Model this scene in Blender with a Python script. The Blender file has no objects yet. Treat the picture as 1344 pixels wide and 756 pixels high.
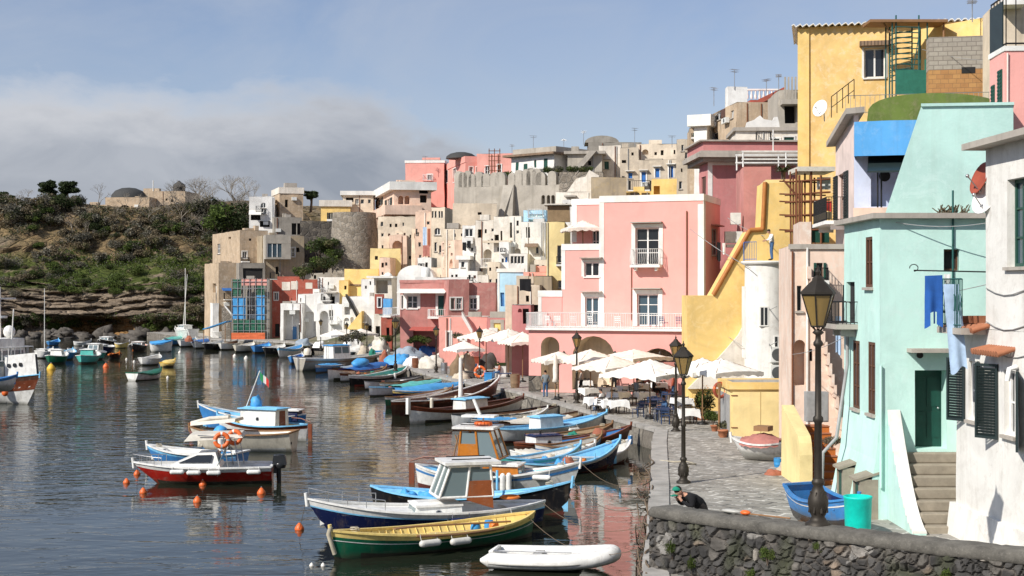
import bpy,bmesh,math,random
from mathutils import Vector,Matrix,noise
random.seed(7)
SC=bpy.context.scene
COL=SC.collection
F,CX,CY,EYE=1866.7,672.0,378.0,8.0
R=math.radians
V=Vector
def W(u,v,D):
 return V(((u-CX)/F*D,D,EYE-(v-CY)/F*D))
def at(u,v,z=0.0):
 return W(u,v,(EYE-z)*F/(v-CY))
def isect(u,P,d):
 k=(u-CX)/F
 t=(k*P[1]-P[0])/(d[0]-k*d[1])
 return t,P[1]+d[1]*t
# ------------------------------------------------------------------ mesh builder
class MB:
 def __init__(s,X=None):
  s.v=[];s.f=[];s.m=[];s.sm=[];s.X=X
 def add(s,vs,fs,mi=0,sm=False):
  o=len(s.v)
  if s.X is not None:
   s.v.extend([s.X@V(p)for p in vs])
  else:
   s.v.extend([V(p)for p in vs])
  for f in fs:
   s.f.append([i+o for i in f]);s.m.append(mi);s.sm.append(sm)
  return s
 def quad(s,a,b,c,d,mi=0):
  return s.add([a,b,c,d],[(0,1,2,3)],mi)
 def hexa(s,p,mi=0):
  return s.add(p,[(0,3,2,1),(4,5,6,7),(0,1,5,4),(1,2,6,5),(2,3,7,6),(3,0,4,7)],mi)
 def box(s,x0,x1,y0,y1,z0,z1,mi=0):
  return s.hexa([(x0,y0,z0),(x1,y0,z0),(x1,y1,z0),(x0,y1,z0),(x0,y0,z1),(x1,y0,z1),(x1,y1,z1),(x0,y1,z1)],mi)
 def cyl(s,p0,p1,r0,r1=None,n=8,mi=0,sm=True,cap=True):
  p0=V(p0);p1=V(p1);r1=r0 if r1 is None else r1
  d=(p1-p0)
  if d.length<1e-6:return s
  d.normalize()
  a=d.orthogonal().normalized();b=d.cross(a)
  vs=[]
  for p,r in((p0,r0),(p1,r1)):
   for i in range(n):
    t=2*math.pi*i/n
    vs.append(p+a*(r*math.cos(t))+b*(r*math.sin(t)))
  s.add(vs,[(i,(i+1)%n,n+(i+1)%n,n+i)for i in range(n)],mi,sm)
  if cap:
   s.add(vs,[tuple(range(n-1,-1,-1)),tuple(range(n,2*n))],mi)
  return s
 def tube(s,pts,r,n=6,mi=0,r1=None):
  pts=[V(p)for p in pts];k=len(pts)
  rs=[r+((r1 if r1 is not None else r)-r)*i/max(1,k-1)for i in range(k)]
  vs=[];a=None
  for i,p in enumerate(pts):
   d=pts[min(i+1,k-1)]-pts[max(i-1,0)]
   if d.length<1e-9:d=V((0,0,1))
   d.normalize()
   if a is None:a=d.orthogonal().normalized()
   a=(a-d*a.dot(d))
   if a.length<1e-6:a=d.orthogonal()
   a.normalize();b=d.cross(a)
   for j in range(n):
    t=2*math.pi*j/n
    vs.append(p+a*(rs[i]*math.cos(t))+b*(rs[i]*math.sin(t)))
  fs=[]
  for i in range(k-1):
   for j in range(n):
    fs.append((i*n+j,i*n+(j+1)%n,(i+1)*n+(j+1)%n,(i+1)*n+j))
  s.add(vs,fs,mi,True)
  return s.add(vs,[tuple(range(n-1,-1,-1)),tuple(range((k-1)*n,k*n))],mi)
 def lathe(s,prof,n=12,mi=0,c=(0,0,0),sm=True,ph=0.0):
  vs=[];k=len(prof)
  for r,z in prof:
   for j in range(n):
    t=2*math.pi*j/n+ph
    vs.append((c[0]+r*math.cos(t),c[1]+r*math.sin(t),c[2]+z))
  fs=[(i*n+j,i*n+(j+1)%n,(i+1)*n+(j+1)%n,(i+1)*n+j)for i in range(k-1)for j in range(n)]
  s.add(vs,fs,mi,sm)
  return s.add(vs,[tuple(range(n-1,-1,-1)),tuple(range((k-1)*n,k*n))],mi)
 def ell(s,c,r,nu=10,nv=6,mi=0,half=False,amp=0.0,seed=0.0):
  vs=[];c=V(c)
  for i in range(nv+1):
   th=(math.pi/2 if half else math.pi)*i/nv
   for j in range(nu):
    ph=2*math.pi*j/nu
    d=V((math.sin(th)*math.cos(ph),math.sin(th)*math.sin(ph),math.cos(th)))
    k=1+(amp*noise.noise(d*1.7+V((seed,seed*.7,1)))if amp else 0)
    if amp:k+=.5*amp*noise.noise(d*4.1+V((seed,3,seed)))
    vs.append((c.x+d.x*r[0]*k,c.y+d.y*r[1]*k,c.z+d.z*r[2]*k))
  fs=[(i*nu+j,(i+1)*nu+j,(i+1)*nu+(j+1)%nu,i*nu+(j+1)%nu)for i in range(nv)for j in range(nu)]
  return s.add(vs,fs,mi,True)
 def prism(s,poly,d,mi=0):
  """polygon (list of 3-D points) pushed along vector d"""
  n=len(poly);d=V(d);vs=[V(p)for p in poly]+[V(p)+d for p in poly]
  return s.add(vs,[tuple(range(n-1,-1,-1)),tuple(range(n,2*n))]+[(i,(i+1)%n,n+(i+1)%n,n+i)for i in range(n)],mi)
 def build(s,name,mats,parent=None,bevel=0):
  me=bpy.data.meshes.new(name)
  me.from_pydata([tuple(p)for p in s.v],[],s.f)
  if not isinstance(mats,(list,tuple)):mats=[mats]
  for m in mats:me.materials.append(M[m]if isinstance(m,str)else m)
  me.polygons.foreach_set('material_index',s.m)
  me.polygons.foreach_set('use_smooth',s.sm)
  me.validate();me.update()
  o=bpy.data.objects.new(name,me);COL.objects.link(o)
  if parent is not None:o.parent=parent
  if bevel:
   b=o.modifiers.new('b','BEVEL');b.width=bevel;b.segments=2;b.limit_method='ANGLE'
  return o
def tag(o,label=None,cat=None,group=None,kind=None):
 if label:o['label']=label
 if cat:o['category']=cat
 if group:o['group']=group
 if kind:o['kind']=kind
 return o
def thing(name,label,cat,loc=(0,0,0),rz=0.0,group=None):
 o=bpy.data.objects.new(name,None);COL.objects.link(o)
 o.location=loc;o.rotation_euler=(0,0,rz);o.empty_display_size=.2
 return tag(o,label,cat,group)
KIDS={}
def copy_tree(o,parent=None):
 c=o.copy();COL.objects.link(c)
 if parent is not None:c.parent=parent
 for ch in list(o.children):copy_tree(ch,c)
 return c
# ------------------------------------------------------------------ materials
M={}
class N:
 def __init__(s,name):
  m=bpy.data.materials.new(name);m.use_nodes=True
  s.m=m;s.t=m.node_tree;s.n=s.t.nodes;s.b=s.n['Principled BSDF']
 def node(s,ty,**kw):
  x=s.n.new(ty)
  for k,v in kw.items():
   if k.startswith('_'):setattr(x,k[1:],v)
   else:x.inputs[k.replace('__',' ')].default_value=v
  return x
 def l(s,a,b):s.t.links.new(a,b)
 def ramp(s,src,a,b,c0=(0,0,0,1),c1=(1,1,1,1)):
  r=s.node('ShaderNodeValToRGB');r.color_ramp.elements[0].position=a;r.color_ramp.elements[1].position=b
  r.color_ramp.elements[0].color=c0;r.color_ramp.elements[1].color=c1
  s.l(src,r.inputs[0]);return r.outputs[0]
 def mix(s,f,a,b,mode='MIX'):
  x=s.node('ShaderNodeMix',_data_type='RGBA',_blend_type=mode)
  for k,v in((0,f),(6,a),(7,b)):
   if hasattr(v,'is_output'):s.l(v,x.inputs[k])
   else:x.inputs[k].default_value=v if k==0 else(tuple(v)+(1,)if len(v)==3 else v)
  return x.outputs[2]
 def math(s,op,a,b=0.0):
  x=s.node('ShaderNodeMath',_operation=op)
  for k,v in((0,a),(1,b)):
   if hasattr(v,'is_output'):s.l(v,x.inputs[k])
   else:x.inputs[k].default_value=v
  return x.outputs[0]
 def coords(s,scale=(1,1,1),rnd=True):
  tc=s.node('ShaderNodeTexCoord');mp=s.node('ShaderNodeMapping');mp.inputs['Scale'].default_value=scale
  if rnd:
   oi=s.node('ShaderNodeObjectInfo');va=s.node('ShaderNodeVectorMath',_operation='MULTIPLY_ADD')
   s.l(oi.outputs['Random'],va.inputs[0]);va.inputs[1].default_value=(37,53,71);s.l(tc.outputs['Object'],va.inputs[2])
   s.l(va.outputs[0],mp.inputs[0])
  else:s.l(tc.outputs['Object'],mp.inputs[0])
  return mp.outputs[0]
 def noise(s,co,sc,det=5,rough=.6,dist=0):
  x=s.node('ShaderNodeTexNoise',Scale=sc,Detail=det,Roughness=rough,Distortion=dist);s.l(co,x.inputs['Vector']);return x.outputs['Fac']
 def bump(s,h,st=.3,dist=.05):
  b=s.node('ShaderNodeBump',Strength=st,Distance=dist);s.l(h,b.inputs['Height']);s.l(b.outputs[0],s.b.inputs['Normal'])
def sc3(c,k):return tuple(min(1,x*k)for x in c)
def lum(c,k=.5):
 l=(c[0]*.3+c[1]*.6+c[2]*.1);return tuple(x+(l-x)*k for x in c)
def wall_mat(key,col,stain=.35,patch=.25,pcol=None,streak=.4,dark=(.10,.09,.08),rough=.9,fine=.10):
 n=N(key+'_plaster');co=n.coords();pcol=pcol or tuple(.55*a+.45*b for a,b in zip(col,(.50,.45,.38)))
 big=n.noise(co,.45,7,.65,.6)
 c=n.mix(n.ramp(big,.38,.62),sc3(col,1+fine),sc3(col,1-1.6*fine))
 med=n.noise(co,2.6,8,.7)
 c=n.mix(n.math('MULTIPLY',n.ramp(med,.50,.66),patch),c,pcol)
 pt=n.noise(co,.9,9,.72,1.2)
 c=n.mix(n.math('MULTIPLY',n.ramp(pt,.58,.62),patch),c,pcol)
 stc=n.coords((2.2,2.2,.16));st=n.noise(stc,1.0,6,.65)
 c=n.mix(n.math('MULTIPLY',n.ramp(st,.50,.74),streak),c,dark)
 bl=n.noise(co,.7,10,.75,.4)
 c=n.mix(n.math('MULTIPLY',n.ramp(bl,.55,.75),stain),c,dark)
 n.l(c,n.b.inputs['Base Color']);n.b.inputs['Roughness'].default_value=rough;n.b.inputs['Specular IOR Level'].default_value=.25
 n.bump(n.math('ADD',med,n.noise(co,14,4,.6)),.22,.03)
 M[key]=n.m
def mat(key,col,rough=.6,metal=0.0,var=.18,scale=3.0,spec=.4,bump=0.0,trans=0.0,coat=0.0):
 n=N(key);co=n.coords()
 f=n.noise(co,scale,6,.65)
 c=n.mix(n.ramp(f,.3,.7),sc3(col,1-var),sc3(col,1+var))
 f2=n.noise(co,scale*6,5,.7)
 c=n.mix(n.math('MULTIPLY',n.ramp(f2,.55,.75),var),c,sc3(lum(col,.4),.55))
 n.l(c,n.b.inputs['Base Color']);b=n.b
 b.inputs['Roughness'].default_value=rough;b.inputs['Metallic'].default_value=metal;b.inputs['Specular IOR Level'].default_value=spec
 if coat:b.inputs['Coat Weight'].default_value=coat
 if trans:b.inputs['Transmission Weight'].default_value=trans
 if bump:n.bump(f2,bump,.03)
 M[key]=n.m
wall_mat('pink',(.82,.39,.345),.03,.10,(.82,.45,.40),.05,fine=.03)
wall_mat('dark_pink',(.56,.25,.22),.12,.2,None,.25)  # darker pink plaster, the stained wall's own colour
wall_mat('salmon',(.77,.36,.30),.08,.2,None,.14,fine=.06)
wall_mat('red_pink',(.56,.23,.22),.10,.2,None,.15,fine=.06)
wall_mat('old_red',(.46,.20,.175),.18,.3,None,.3)
wall_mat('brick_red',(.42,.105,.07),.25,.3,None,.3)
wall_mat('peach',(.78,.565,.435),.10,.3,(.70,.60,.50),.2)
wall_mat('peach_old',(.79,.60,.48),.16,.75,(.80,.72,.63),.32,(.34,.25,.18),fine=.08)
wall_mat('cream',(.78,.66,.51),.18,.45,(.64,.52,.38),.3,(.26,.20,.14))
wall_mat('white_old',(.78,.76,.71),.16,.5,(.58,.55,.50),.30,(.30,.27,.22),fine=.06)
wall_mat('oldcream',(.72,.61,.47),.26,.55,(.60,.50,.37),.38,(.22,.17,.12))
wall_mat('greige',(.54,.46,.36),.3,.55,(.66,.56,.42),.45,(.16,.13,.10))
wall_mat('white',(.80,.78,.74),.10,.2,(.62,.58,.52),.18)
wall_mat('dirty_white',(.76,.70,.61),.24,.45,(.58,.51,.41),.38,(.24,.20,.15))
wall_mat('tan',(.50,.38,.26),.5,.7,(.60,.50,.38),.4)
wall_mat('ochre_grey',(.42,.34,.24),.45,.5,(.50,.38,.20),.55)
wall_mat('grey',(.33,.30,.255),.4,.5,(.25,.22,.19),.4)
wall_mat('concrete',(.44,.40,.34),.28,.4,(.36,.32,.26),.4,(.16,.14,.11))
wall_mat('yellow',(.83,.575,.21),.09,.45,(.82,.63,.32),.12)
wall_mat('pale_yellow',(.82,.66,.32),.06,.2,(.76,.64,.36),.1)
wall_mat('big_yellow',(.83,.56,.22),.05,.6,(.82,.65,.41),.10)
wall_mat('teal',(.54,.785,.71),.10,.45,(.62,.82,.76),.16,(.26,.30,.24),fine=.06)
wall_mat('blue',(.11,.38,.74),.08,.3,(.25,.48,.74),.2,fine=.07)
wall_mat('pale_blue',(.46,.70,.84),.08,.2,None,.12)
wall_mat('lilac',(.56,.62,.78),.08,.2,None,.1)
wall_mat('stucco_pink',(.76,.62,.56),.10,.3,(.66,.56,.48),.2)
wall_mat('moss_green',(.15,.21,.05),.3,.6,(.26,.26,.12),.3,fine=.15)
wall_mat('trim',(.80,.78,.73),.10,.15,None,.12)
wall_mat('cornice_grey',(.42,.38,.33),.3,.3,None,.4)
def rubble_mat(key,c0,c1,sc=1.6,mort=(.30,.27,.23),edge=.08):
 n=N(key);co=n.coords()
 vo=n.node('ShaderNodeTexVoronoi',Scale=sc);n.l(co,vo.inputs['Vector'])
 ve=n.node('ShaderNodeTexVoronoi',Scale=sc,_feature='DISTANCE_TO_EDGE');n.l(co,ve.inputs['Vector'])
 c=n.mix(vo.outputs['Color'],c0,c1)
 sp=n.node('ShaderNodeSeparateColor');n.l(vo.outputs['Color'],sp.inputs[0])
 c=n.mix(sp.outputs[0],c0,c1)
 f=n.noise(co,7,8,.7);c=n.mix(n.ramp(f,.4,.7),c,sc3(c0,.6))
 e=n.ramp(ve.outputs['Distance'],0,edge)
 c=n.mix(e,mort,c);n.l(c,n.b.inputs['Base Color']);n.b.inputs['Roughness'].default_value=.95
 n.bump(n.math('ADD',e,n.math('MULTIPLY',f,.6)),.8,.08);M[key]=n.m
rubble_mat('rubble',(.20,.17,.13),(.42,.36,.29),1.7)
rubble_mat('dark_rubble',(.07,.06,.05),(.22,.19,.15),1.3,(.10,.09,.08))
rubble_mat('quay_stone',(.17,.15,.125),(.33,.30,.25),.55,(.10,.09,.075),.05)
def brick_mat(key,c0,c1,mort,w,h,msz=.012):
 n=N(key);tc=n.node('ShaderNodeTexCoord');sx=n.node('ShaderNodeSeparateXYZ');n.l(tc.outputs['Object'],sx.inputs[0])
 cb=n.node('ShaderNodeCombineXYZ');n.l(n.math('ADD',sx.outputs[0],sx.outputs[1]),cb.inputs[0]);n.l(sx.outputs[2],cb.inputs[1])
 b=n.node('ShaderNodeTexBrick',Scale=1.0);n.l(cb.outputs[0],b.inputs['Vector'])
 b.inputs['Brick Width'].default_value=w;b.inputs['Row Height'].default_value=h;b.inputs['Mortar Size'].default_value=msz
 b.inputs['Color1'].default_value=c0+(1,);b.inputs['Color2'].default_value=c1+(1,);b.inputs['Mortar'].default_value=mort+(1,)
 f=n.noise(n.coords(),3,8,.7);c=n.mix(n.math('MULTIPLY',n.ramp(f,.45,.7),.5),b.outputs[0],sc3(c0,.55))
 n.l(c,n.b.inputs['Base Color']);n.b.inputs['Roughness'].default_value=.95;n.bump(n.math('SUBTRACT',1.0,b.outputs[1]),.5,.02);M[key]=n.m
brick_mat('block_grey',(.40,.36,.30),(.33,.29,.24),(.22,.19,.16),.5,.25,.02)
brick_mat('block_tan',(.50,.27,.10),(.42,.21,.08),(.30,.17,.08),.42,.25,.012)
brick_mat('terracotta_tile',(.42,.15,.06),(.34,.11,.05),(.14,.06,.03),.18,3.0,.02)
brick_mat('old_tile',(.30,.20,.13),(.22,.15,.10),(.10,.07,.05),.20,3.0,.03)
for k,c,r,me in(('frame_white',(.78,.77,.74),.5,0),('frame_brown',(.12,.055,.03),.5,0),('frame_grey',(.35,.35,.34),.5,0),('shutter_green',(.015,.07,.05),.5,0),('shutter_dark',(.018,.03,.03),.45,0),('shutter_blue',(.03,.14,.42),.5,0),('shutter_brown',(.10,.045,.03),.6,0),('shutter_white',(.66,.66,.62),.6,0),('door_green',(.008,.055,.04),.4,0),('door_blue',(.07,.20,.42),.5,0),('iron',(.02,.02,.02),.5,.4),('rail_white',(.72,.72,.70),.5,0),('rail_green',(.02,.10,.09),.5,.1),('lamp_iron',(.045,.038,.03),.55,.5),('rust',(.20,.075,.035),.85,.1),('pipe_orange',(.45,.17,.04),.6,0),('steel',(.45,.45,.45),.35,.8),('awning_white',(.78,.75,.68),.8,0),('awning_red',(.42,.10,.08),.8,0),('cloth_white',(.84,.83,.80),.85,0),('parasol',(.84,.81,.74),.85,0),('parasol_cream',(.82,.74,.64),.85,0),('tarp_blue',(.07,.33,.66),.55,0),('tarp_blue_dark',(.03,.13,.38),.6,0),('tarp_pale',(.62,.58,.50),.8,0),('tarp_grey',(.28,.33,.38),.7,0),('net_brown',(.22,.15,.09),.95,0),('net_red',(.34,.12,.07),.95,0),('net_dark',(.07,.06,.055),.95,0),('net_cream',(.55,.47,.36),.95,0),('net_green',(.02,.19,.13),.9,0),('net_orange',(.62,.15,.06),.9,0),('wood',(.26,.14,.065),.7,0),('wood_pale',(.45,.33,.20),.8,0),('wood_grey',(.24,.21,.17),.9,0),('varnish',(.46,.155,.015),.28,0),('mahogany',(.17,.045,.02),.3,0),('b_white',(.78,.77,.73),.35,0),('b_cream',(.72,.66,.54),.4,0),('b_navy',(.008,.014,.06),.25,0),('b_green',(.008,.12,.06),.35,0),('b_yellow',(.80,.60,.20),.5,0),('b_red',(.40,.018,.012),.3,0),('b_blue',(.05,.22,.52),.4,0),('b_sky',(.22,.55,.82),.45,0),('b_black',(.012,.012,.014),.35,0),('b_brown',(.075,.03,.018),.4,0),('b_teal',(.10,.48,.42),.4,0),('b_grey',(.42,.41,.38),.5,0),('b_orange',(.75,.20,.03),.5,0),('antifoul',(.10,.025,.018),.7,0),('rubber',(.62,.60,.55),.45,0),('buoy_orange',(.74,.145,.03),.45,0),('buoy_yellow',(.80,.48,.05),.5,0),('buoy_white',(.78,.74,.66),.5,0),('engine_black',(.02,.021,.022),.3,0),('rope',(.45,.40,.30),.9,0),('rope_dark',(.15,.11,.075),.95,0),('terracotta',(.38,.15,.075),.85,0),('teak_red',(.27,.075,.022),.35,0),('plastic_teal',(.0,.58,.47),.5,0),('plastic_blue',(.04,.26,.56),.45,0),('chair_blue',(.025,.05,.12),.5,0),('chair_dark',(.05,.04,.035),.6,0),('reed',(.26,.18,.10),.95,0),('jeans',(.055,.12,.24),.9,0),('sweater_grey',(.20,.23,.25),.95,0),('shirt_white',(.75,.73,.70),.9,0),('shirt_cream',(.60,.50,.40),.9,0),('black_cloth',(.012,.012,.014),.95,0),('skin',(.50,.27,.18),.6,0),('hair',(.02,.014,.01),.7,0),('cap_green',(.01,.22,.14),.9,0),('towel',(.42,.56,.74),.95,0),('laundry_blue',(.02,.10,.36),.95,0),('laundry_red',(.45,.04,.03),.95,0),('bark',(.13,.095,.07),.95,0),('bark_pale',(.30,.26,.21),.95,0),('dish_red',(.34,.075,.04),.5,0),('ac_white',(.70,.70,.66),.5,0),('grille',(.08,.085,.085),.6,0),('mesh_green',(.03,.17,.12),.9,0),('flag_green',(.02,.22,.08),.9,0),('flag_red',(.5,.03,.02),.9,0),('roof_grey',(.40,.38,.35),.9,0),('step_stone',(.30,.26,.20),.95,0),('step_tile',(.55,.17,.035),.7,0),('dome_dark',(.05,.05,.048),.8,0),('soil',(.05,.035,.025),.95,0),('aqua_glass',(.50,.70,.70),.3,0),('mattress',(.42,.17,.14),.95,0)):
 mat(k,c,r,me,bump=.15 if r>.75 else 0)
def boat_mat(key):
 m=M[key];t=m.node_tree;n=N.__new__(N);n.m=m;n.t=t;n.n=t.nodes;n.b=t.nodes['Principled BSDF'];src=n.b.inputs['Base Color'].links[0].from_socket
 st=n.noise(n.coords((3.5,3.5,.5)),1.0,7,.7);sc_=n.noise(n.coords((1.4,1.4,5)),1.0,8,.75,.5);c=n.mix(n.math('MULTIPLY',n.ramp(st,.52,.74),.40),src,(.20,.15,.10));c=n.mix(n.math('MULTIPLY',n.ramp(sc_,.58,.66),.30),c,(.45,.42,.36))
 sx=n.node('ShaderNodeSeparateXYZ');tc=n.node('ShaderNodeTexCoord');n.l(tc.outputs['Object'],sx.inputs[0]);wl=n.ramp(n.math('ADD',sx.outputs[2],n.math('MULTIPLY',n.math('SUBTRACT',st,.5),.35)),.06,.22,(1,1,1,1),(0,0,0,1));c=n.mix(n.math('MULTIPLY',wl,.55),c,(.10,.095,.06));n.l(c,n.b.inputs['Base Color']);n.bump(sc_,.15,.02)
for k in('b_white','b_cream','b_navy','b_green','b_yellow','b_red','b_blue','b_sky','b_black','b_brown','b_teal','b_grey','mahogany','varnish','teak_red'):boat_mat(k)
def glass_mat(key,col,rough=.06,emit=None):
 n=N(key);n.b.inputs['Base Color'].default_value=col+(1,);n.b.inputs['Roughness'].default_value=rough;n.b.inputs['Specular IOR Level'].default_value=.7
 M[key]=n.m
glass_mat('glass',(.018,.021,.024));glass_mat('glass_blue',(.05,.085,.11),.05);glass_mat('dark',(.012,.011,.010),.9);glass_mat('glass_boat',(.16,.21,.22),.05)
n=N('lamp_glass');n.b.inputs['Base Color'].default_value=(.45,.30,.10,1);n.b.inputs['Roughness'].default_value=.25;n.b.inputs['Transmission Weight'].default_value=.5;M['lamp_glass']=n.m
def net_mat(key,base):
 n=N(key);co=n.coords((1,1,1),False);w=n.node('ShaderNodeTexNoise',Scale=1.2,Detail=5);n.l(co,w.inputs['Vector']);sx=n.node('ShaderNodeSeparateXYZ');n.l(co,sx.inputs[0])
 g=lambda o:n.ramp(n.math('FRACT',n.math('MULTIPLY',o,1.15)),.0,.14,(1,1,1,1),(0,0,0,1))
 c=n.mix(n.ramp(w.outputs['Fac'],.35,.65),sc3(base,.6),sc3(base,1.3));c=n.mix(n.math('MULTIPLY',n.math('MAXIMUM',g(sx.outputs[0]),g(sx.outputs[2])),.5),c,(.30,.34,.30));n.l(c,n.b.inputs['Base Color']);n.b.inputs['Roughness'].default_value=.95
 tr=n.node('ShaderNodeBsdfTransparent');mx=n.node('ShaderNodeMixShader');n.l(n.ramp(w.outputs['Fac'],.3,.7,(.1,.1,.1,1),(.5,.5,.5,1)),mx.inputs[0]);n.l(n.b.outputs[0],mx.inputs[1]);n.l(tr.outputs[0],mx.inputs[2]);n.l(mx.outputs[0],n.n['Material Output'].inputs[0]);M[key]=n.m
net_mat('site_net',(.03,.16,.10))
def leaf_mat(key,c0,c1):
 n=N(key);co=n.coords();oi=n.node('ShaderNodeNewGeometry')
 c=n.mix(oi.outputs['Random Per Island'],c0,c1);f=n.noise(co,.5,3)
 c=n.mix(n.math('MULTIPLY',n.ramp(f,.45,.65),.5),c,sc3(c0,.7));n.l(c,n.b.inputs['Base Color']);n.b.inputs['Roughness'].default_value=.7
 n.b.inputs['Specular IOR Level'].default_value=.2
 tr=n.node('ShaderNodeBsdfTranslucent');n.l(c,tr.inputs[0]);mx=n.node('ShaderNodeMixShader',Fac=.25);n.l(n.b.outputs[0],mx.inputs[1]);n.l(tr.outputs[0],mx.inputs[2])
 n.l(mx.outputs[0],n.n['Material Output'].inputs[0]);M[key]=n.m
leaf_mat('leaf_green',(.065,.10,.022),(.13,.18,.04));leaf_mat('leaf_olive',(.10,.105,.045),(.18,.17,.08));leaf_mat('leaf_dark',(.03,.045,.016),(.06,.08,.028));leaf_mat('leaf_bright',(.075,.105,.024),(.125,.155,.04));leaf_mat('leaf_grey',(.13,.125,.095),(.23,.21,.165));leaf_mat('twig',(.13,.105,.065),(.24,.195,.125));leaf_mat('flower',(.55,.16,.03),(.65,.35,.05))
# ------------------------------------------------------------------ camera, light, sky
cam=bpy.data.cameras.new('camera');co_=bpy.data.objects.new('camera',cam);COL.objects.link(co_)
co_.location=(0,0,EYE);co_.rotation_euler=(R(90),0,0);cam.lens=50;cam.sensor_width=36;cam.clip_end=3000;cam.clip_start=.5
SC.camera=co_
SUN=V((-.62,-.52,.62)).normalized()
sl=bpy.data.lights.new('sun','SUN');sl.energy=4.6;sl.angle=R(.5);sl.color=(1,.955,.88)
so=bpy.data.objects.new('sun',sl);COL.objects.link(so);so.rotation_euler=SUN.to_track_quat('Z','Y').to_euler();so.location=(-60,-40,80)
SC.view_settings.view_transform='Standard';SC.view_settings.look='None';SC.view_settings.exposure=.18;SC.view_settings.gamma=1
SC.cycles.use_denoising=True;SC.cycles.max_bounces=6;SC.cycles.caustics_reflective=False;SC.cycles.caustics_refractive=False
SC.cycles.sample_clamp_indirect=6
wd=bpy.data.worlds.new('World');SC.world=wd;wd.use_nodes=True
wt=wd.node_tree;wn=wt.nodes;bg=wn['Background']
class WN(N):
 def __init__(s):s.t=wt;s.n=wn
w=WN()
sky=w.node('ShaderNodeTexSky',_sky_type='NISHITA');sky.sun_disc=False;sky.sun_elevation=math.asin(SUN.z);sky.sun_rotation=math.atan2(SUN.x,SUN.y);sky.air_density=1.0;sky.dust_density=.4;sky.ozone_density=2.2
tc=w.node('ShaderNodeTexCoord');sx=w.node('ShaderNodeSeparateXYZ');w.l(tc.outputs['Generated'],sx.inputs[0])
az=w.math('ARCTAN2',sx.outputs[0],sx.outputs[1]);el=w.math('ARCSINE',sx.outputs[2])
cb=w.node('ShaderNodeCombineXYZ');w.l(w.math('MULTIPLY',az,1.0),cb.inputs[0]);w.l(w.math('MULTIPLY',el,2.2),cb.inputs[1])
def wnoise(sc,det=7,r=.55,d=.3):
 x=w.node('ShaderNodeTexNoise',Scale=sc,Detail=det,Roughness=r,Distortion=d);w.l(cb.outputs[0],x.inputs['Vector']);return x.outputs['Fac']
n1=wnoise(9);n2=wnoise(26,6);n3=wnoise(5,8,.6,.8)
# cloud bank: a stratocumulus deck low over the western horizon, its top about 8 degrees up, thinning out northwards
edge=w.math('ADD',w.math('MULTIPLY',w.math('SUBTRACT',n1,.5),.075),w.math('MULTIPLY',w.math('SUBTRACT',n2,.5),.03))
slope=w.math('MULTIPLY',w.ramp(w.math('ADD',w.math('MULTIPLY',az,1.6),.5),.34,.72),-.12)
top=w.math('ADD',w.math('ADD',edge,slope),.142)
mask=w.math('MULTIPLY',w.ramp(w.math('MULTIPLY',w.math('SUBTRACT',top,el),38),0,1),.93)
rim=w.ramp(w.math('MULTIPLY',w.math('SUBTRACT',top,el),13),0.0,.7,(1,1,1,1),(0,0,0,1))
rim=w.math('MULTIPLY',rim,w.ramp(w.math('ADD',w.math('MULTIPLY',az,1.4),.5),.18,.50,(1,1,1,1),(.25,.25,.25,1)))
cc=w.mix(w.ramp(n3,.40,.62),(2.75,3.05,3.65),(4.3,4.55,5.05))
cc=w.mix(rim,cc,(7.2,7.2,7.4))
skyc=w.mix(1.0,sky.outputs[0],(1.04,.95,1.02),'MULTIPLY')
cirr=w.math('MULTIPLY',w.ramp(n3,.28,.70),.55)
skyc=w.mix(cirr,skyc,(4.7,5.2,6.1))
w.l(w.mix(mask,skyc,cc),bg.inputs[0]);bg.inputs[1].default_value=.094
# ------------------------------------------------------------------ water
n=N('water');b=n.b;b.inputs['Base Color'].default_value=(.016,.019,.012,1);b.inputs['Roughness'].default_value=.03;b.inputs['IOR'].default_value=1.33;b.inputs['Specular IOR Level'].default_value=.5
h1=n.noise(n.coords((.50,1.05,1),False),1.0,3,.55,.4);h2=n.noise(n.coords((1.7,3.3,1),False),1.0,3,.6,.2);h3=n.noise(n.coords((.13,.3,1),False),1.0,2,.5)
gust=n.ramp(n.noise(n.coords((.05,.035,1),False),1.0,3,.5),.40,.60,(.22,.22,.22,1),(1,1,1,1))
h=n.math('ADD',n.math('ADD',n.math('MULTIPLY',h1,1.35),n.math('MULTIPLY',h2,.15)),n.math('MULTIPLY',h3,.7))
bp=n.node('ShaderNodeBump',Strength=1.0,Distance=.062);sxw=n.node('ShaderNodeSeparateXYZ');n.l(n.coords((1,1,1),False),sxw.inputs[0]);calm=n.ramp(n.math('ADD',n.math('MULTIPLY',sxw.outputs[0],.1),.5),.35,.72,(1,1,1,1),(.22,.22,.22,1));gust=n.math('MULTIPLY',gust,calm)
n.l(n.math('MULTIPLY',h,gust),bp.inputs['Height']);n.l(bp.outputs[0],b.inputs['Normal']);M['water']=n.m
tag(MB().quad((-900,-200,0),(400,-200,0),(400,1500,0),(-900,1500,0)).build('water','water'),kind='structure')
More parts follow.
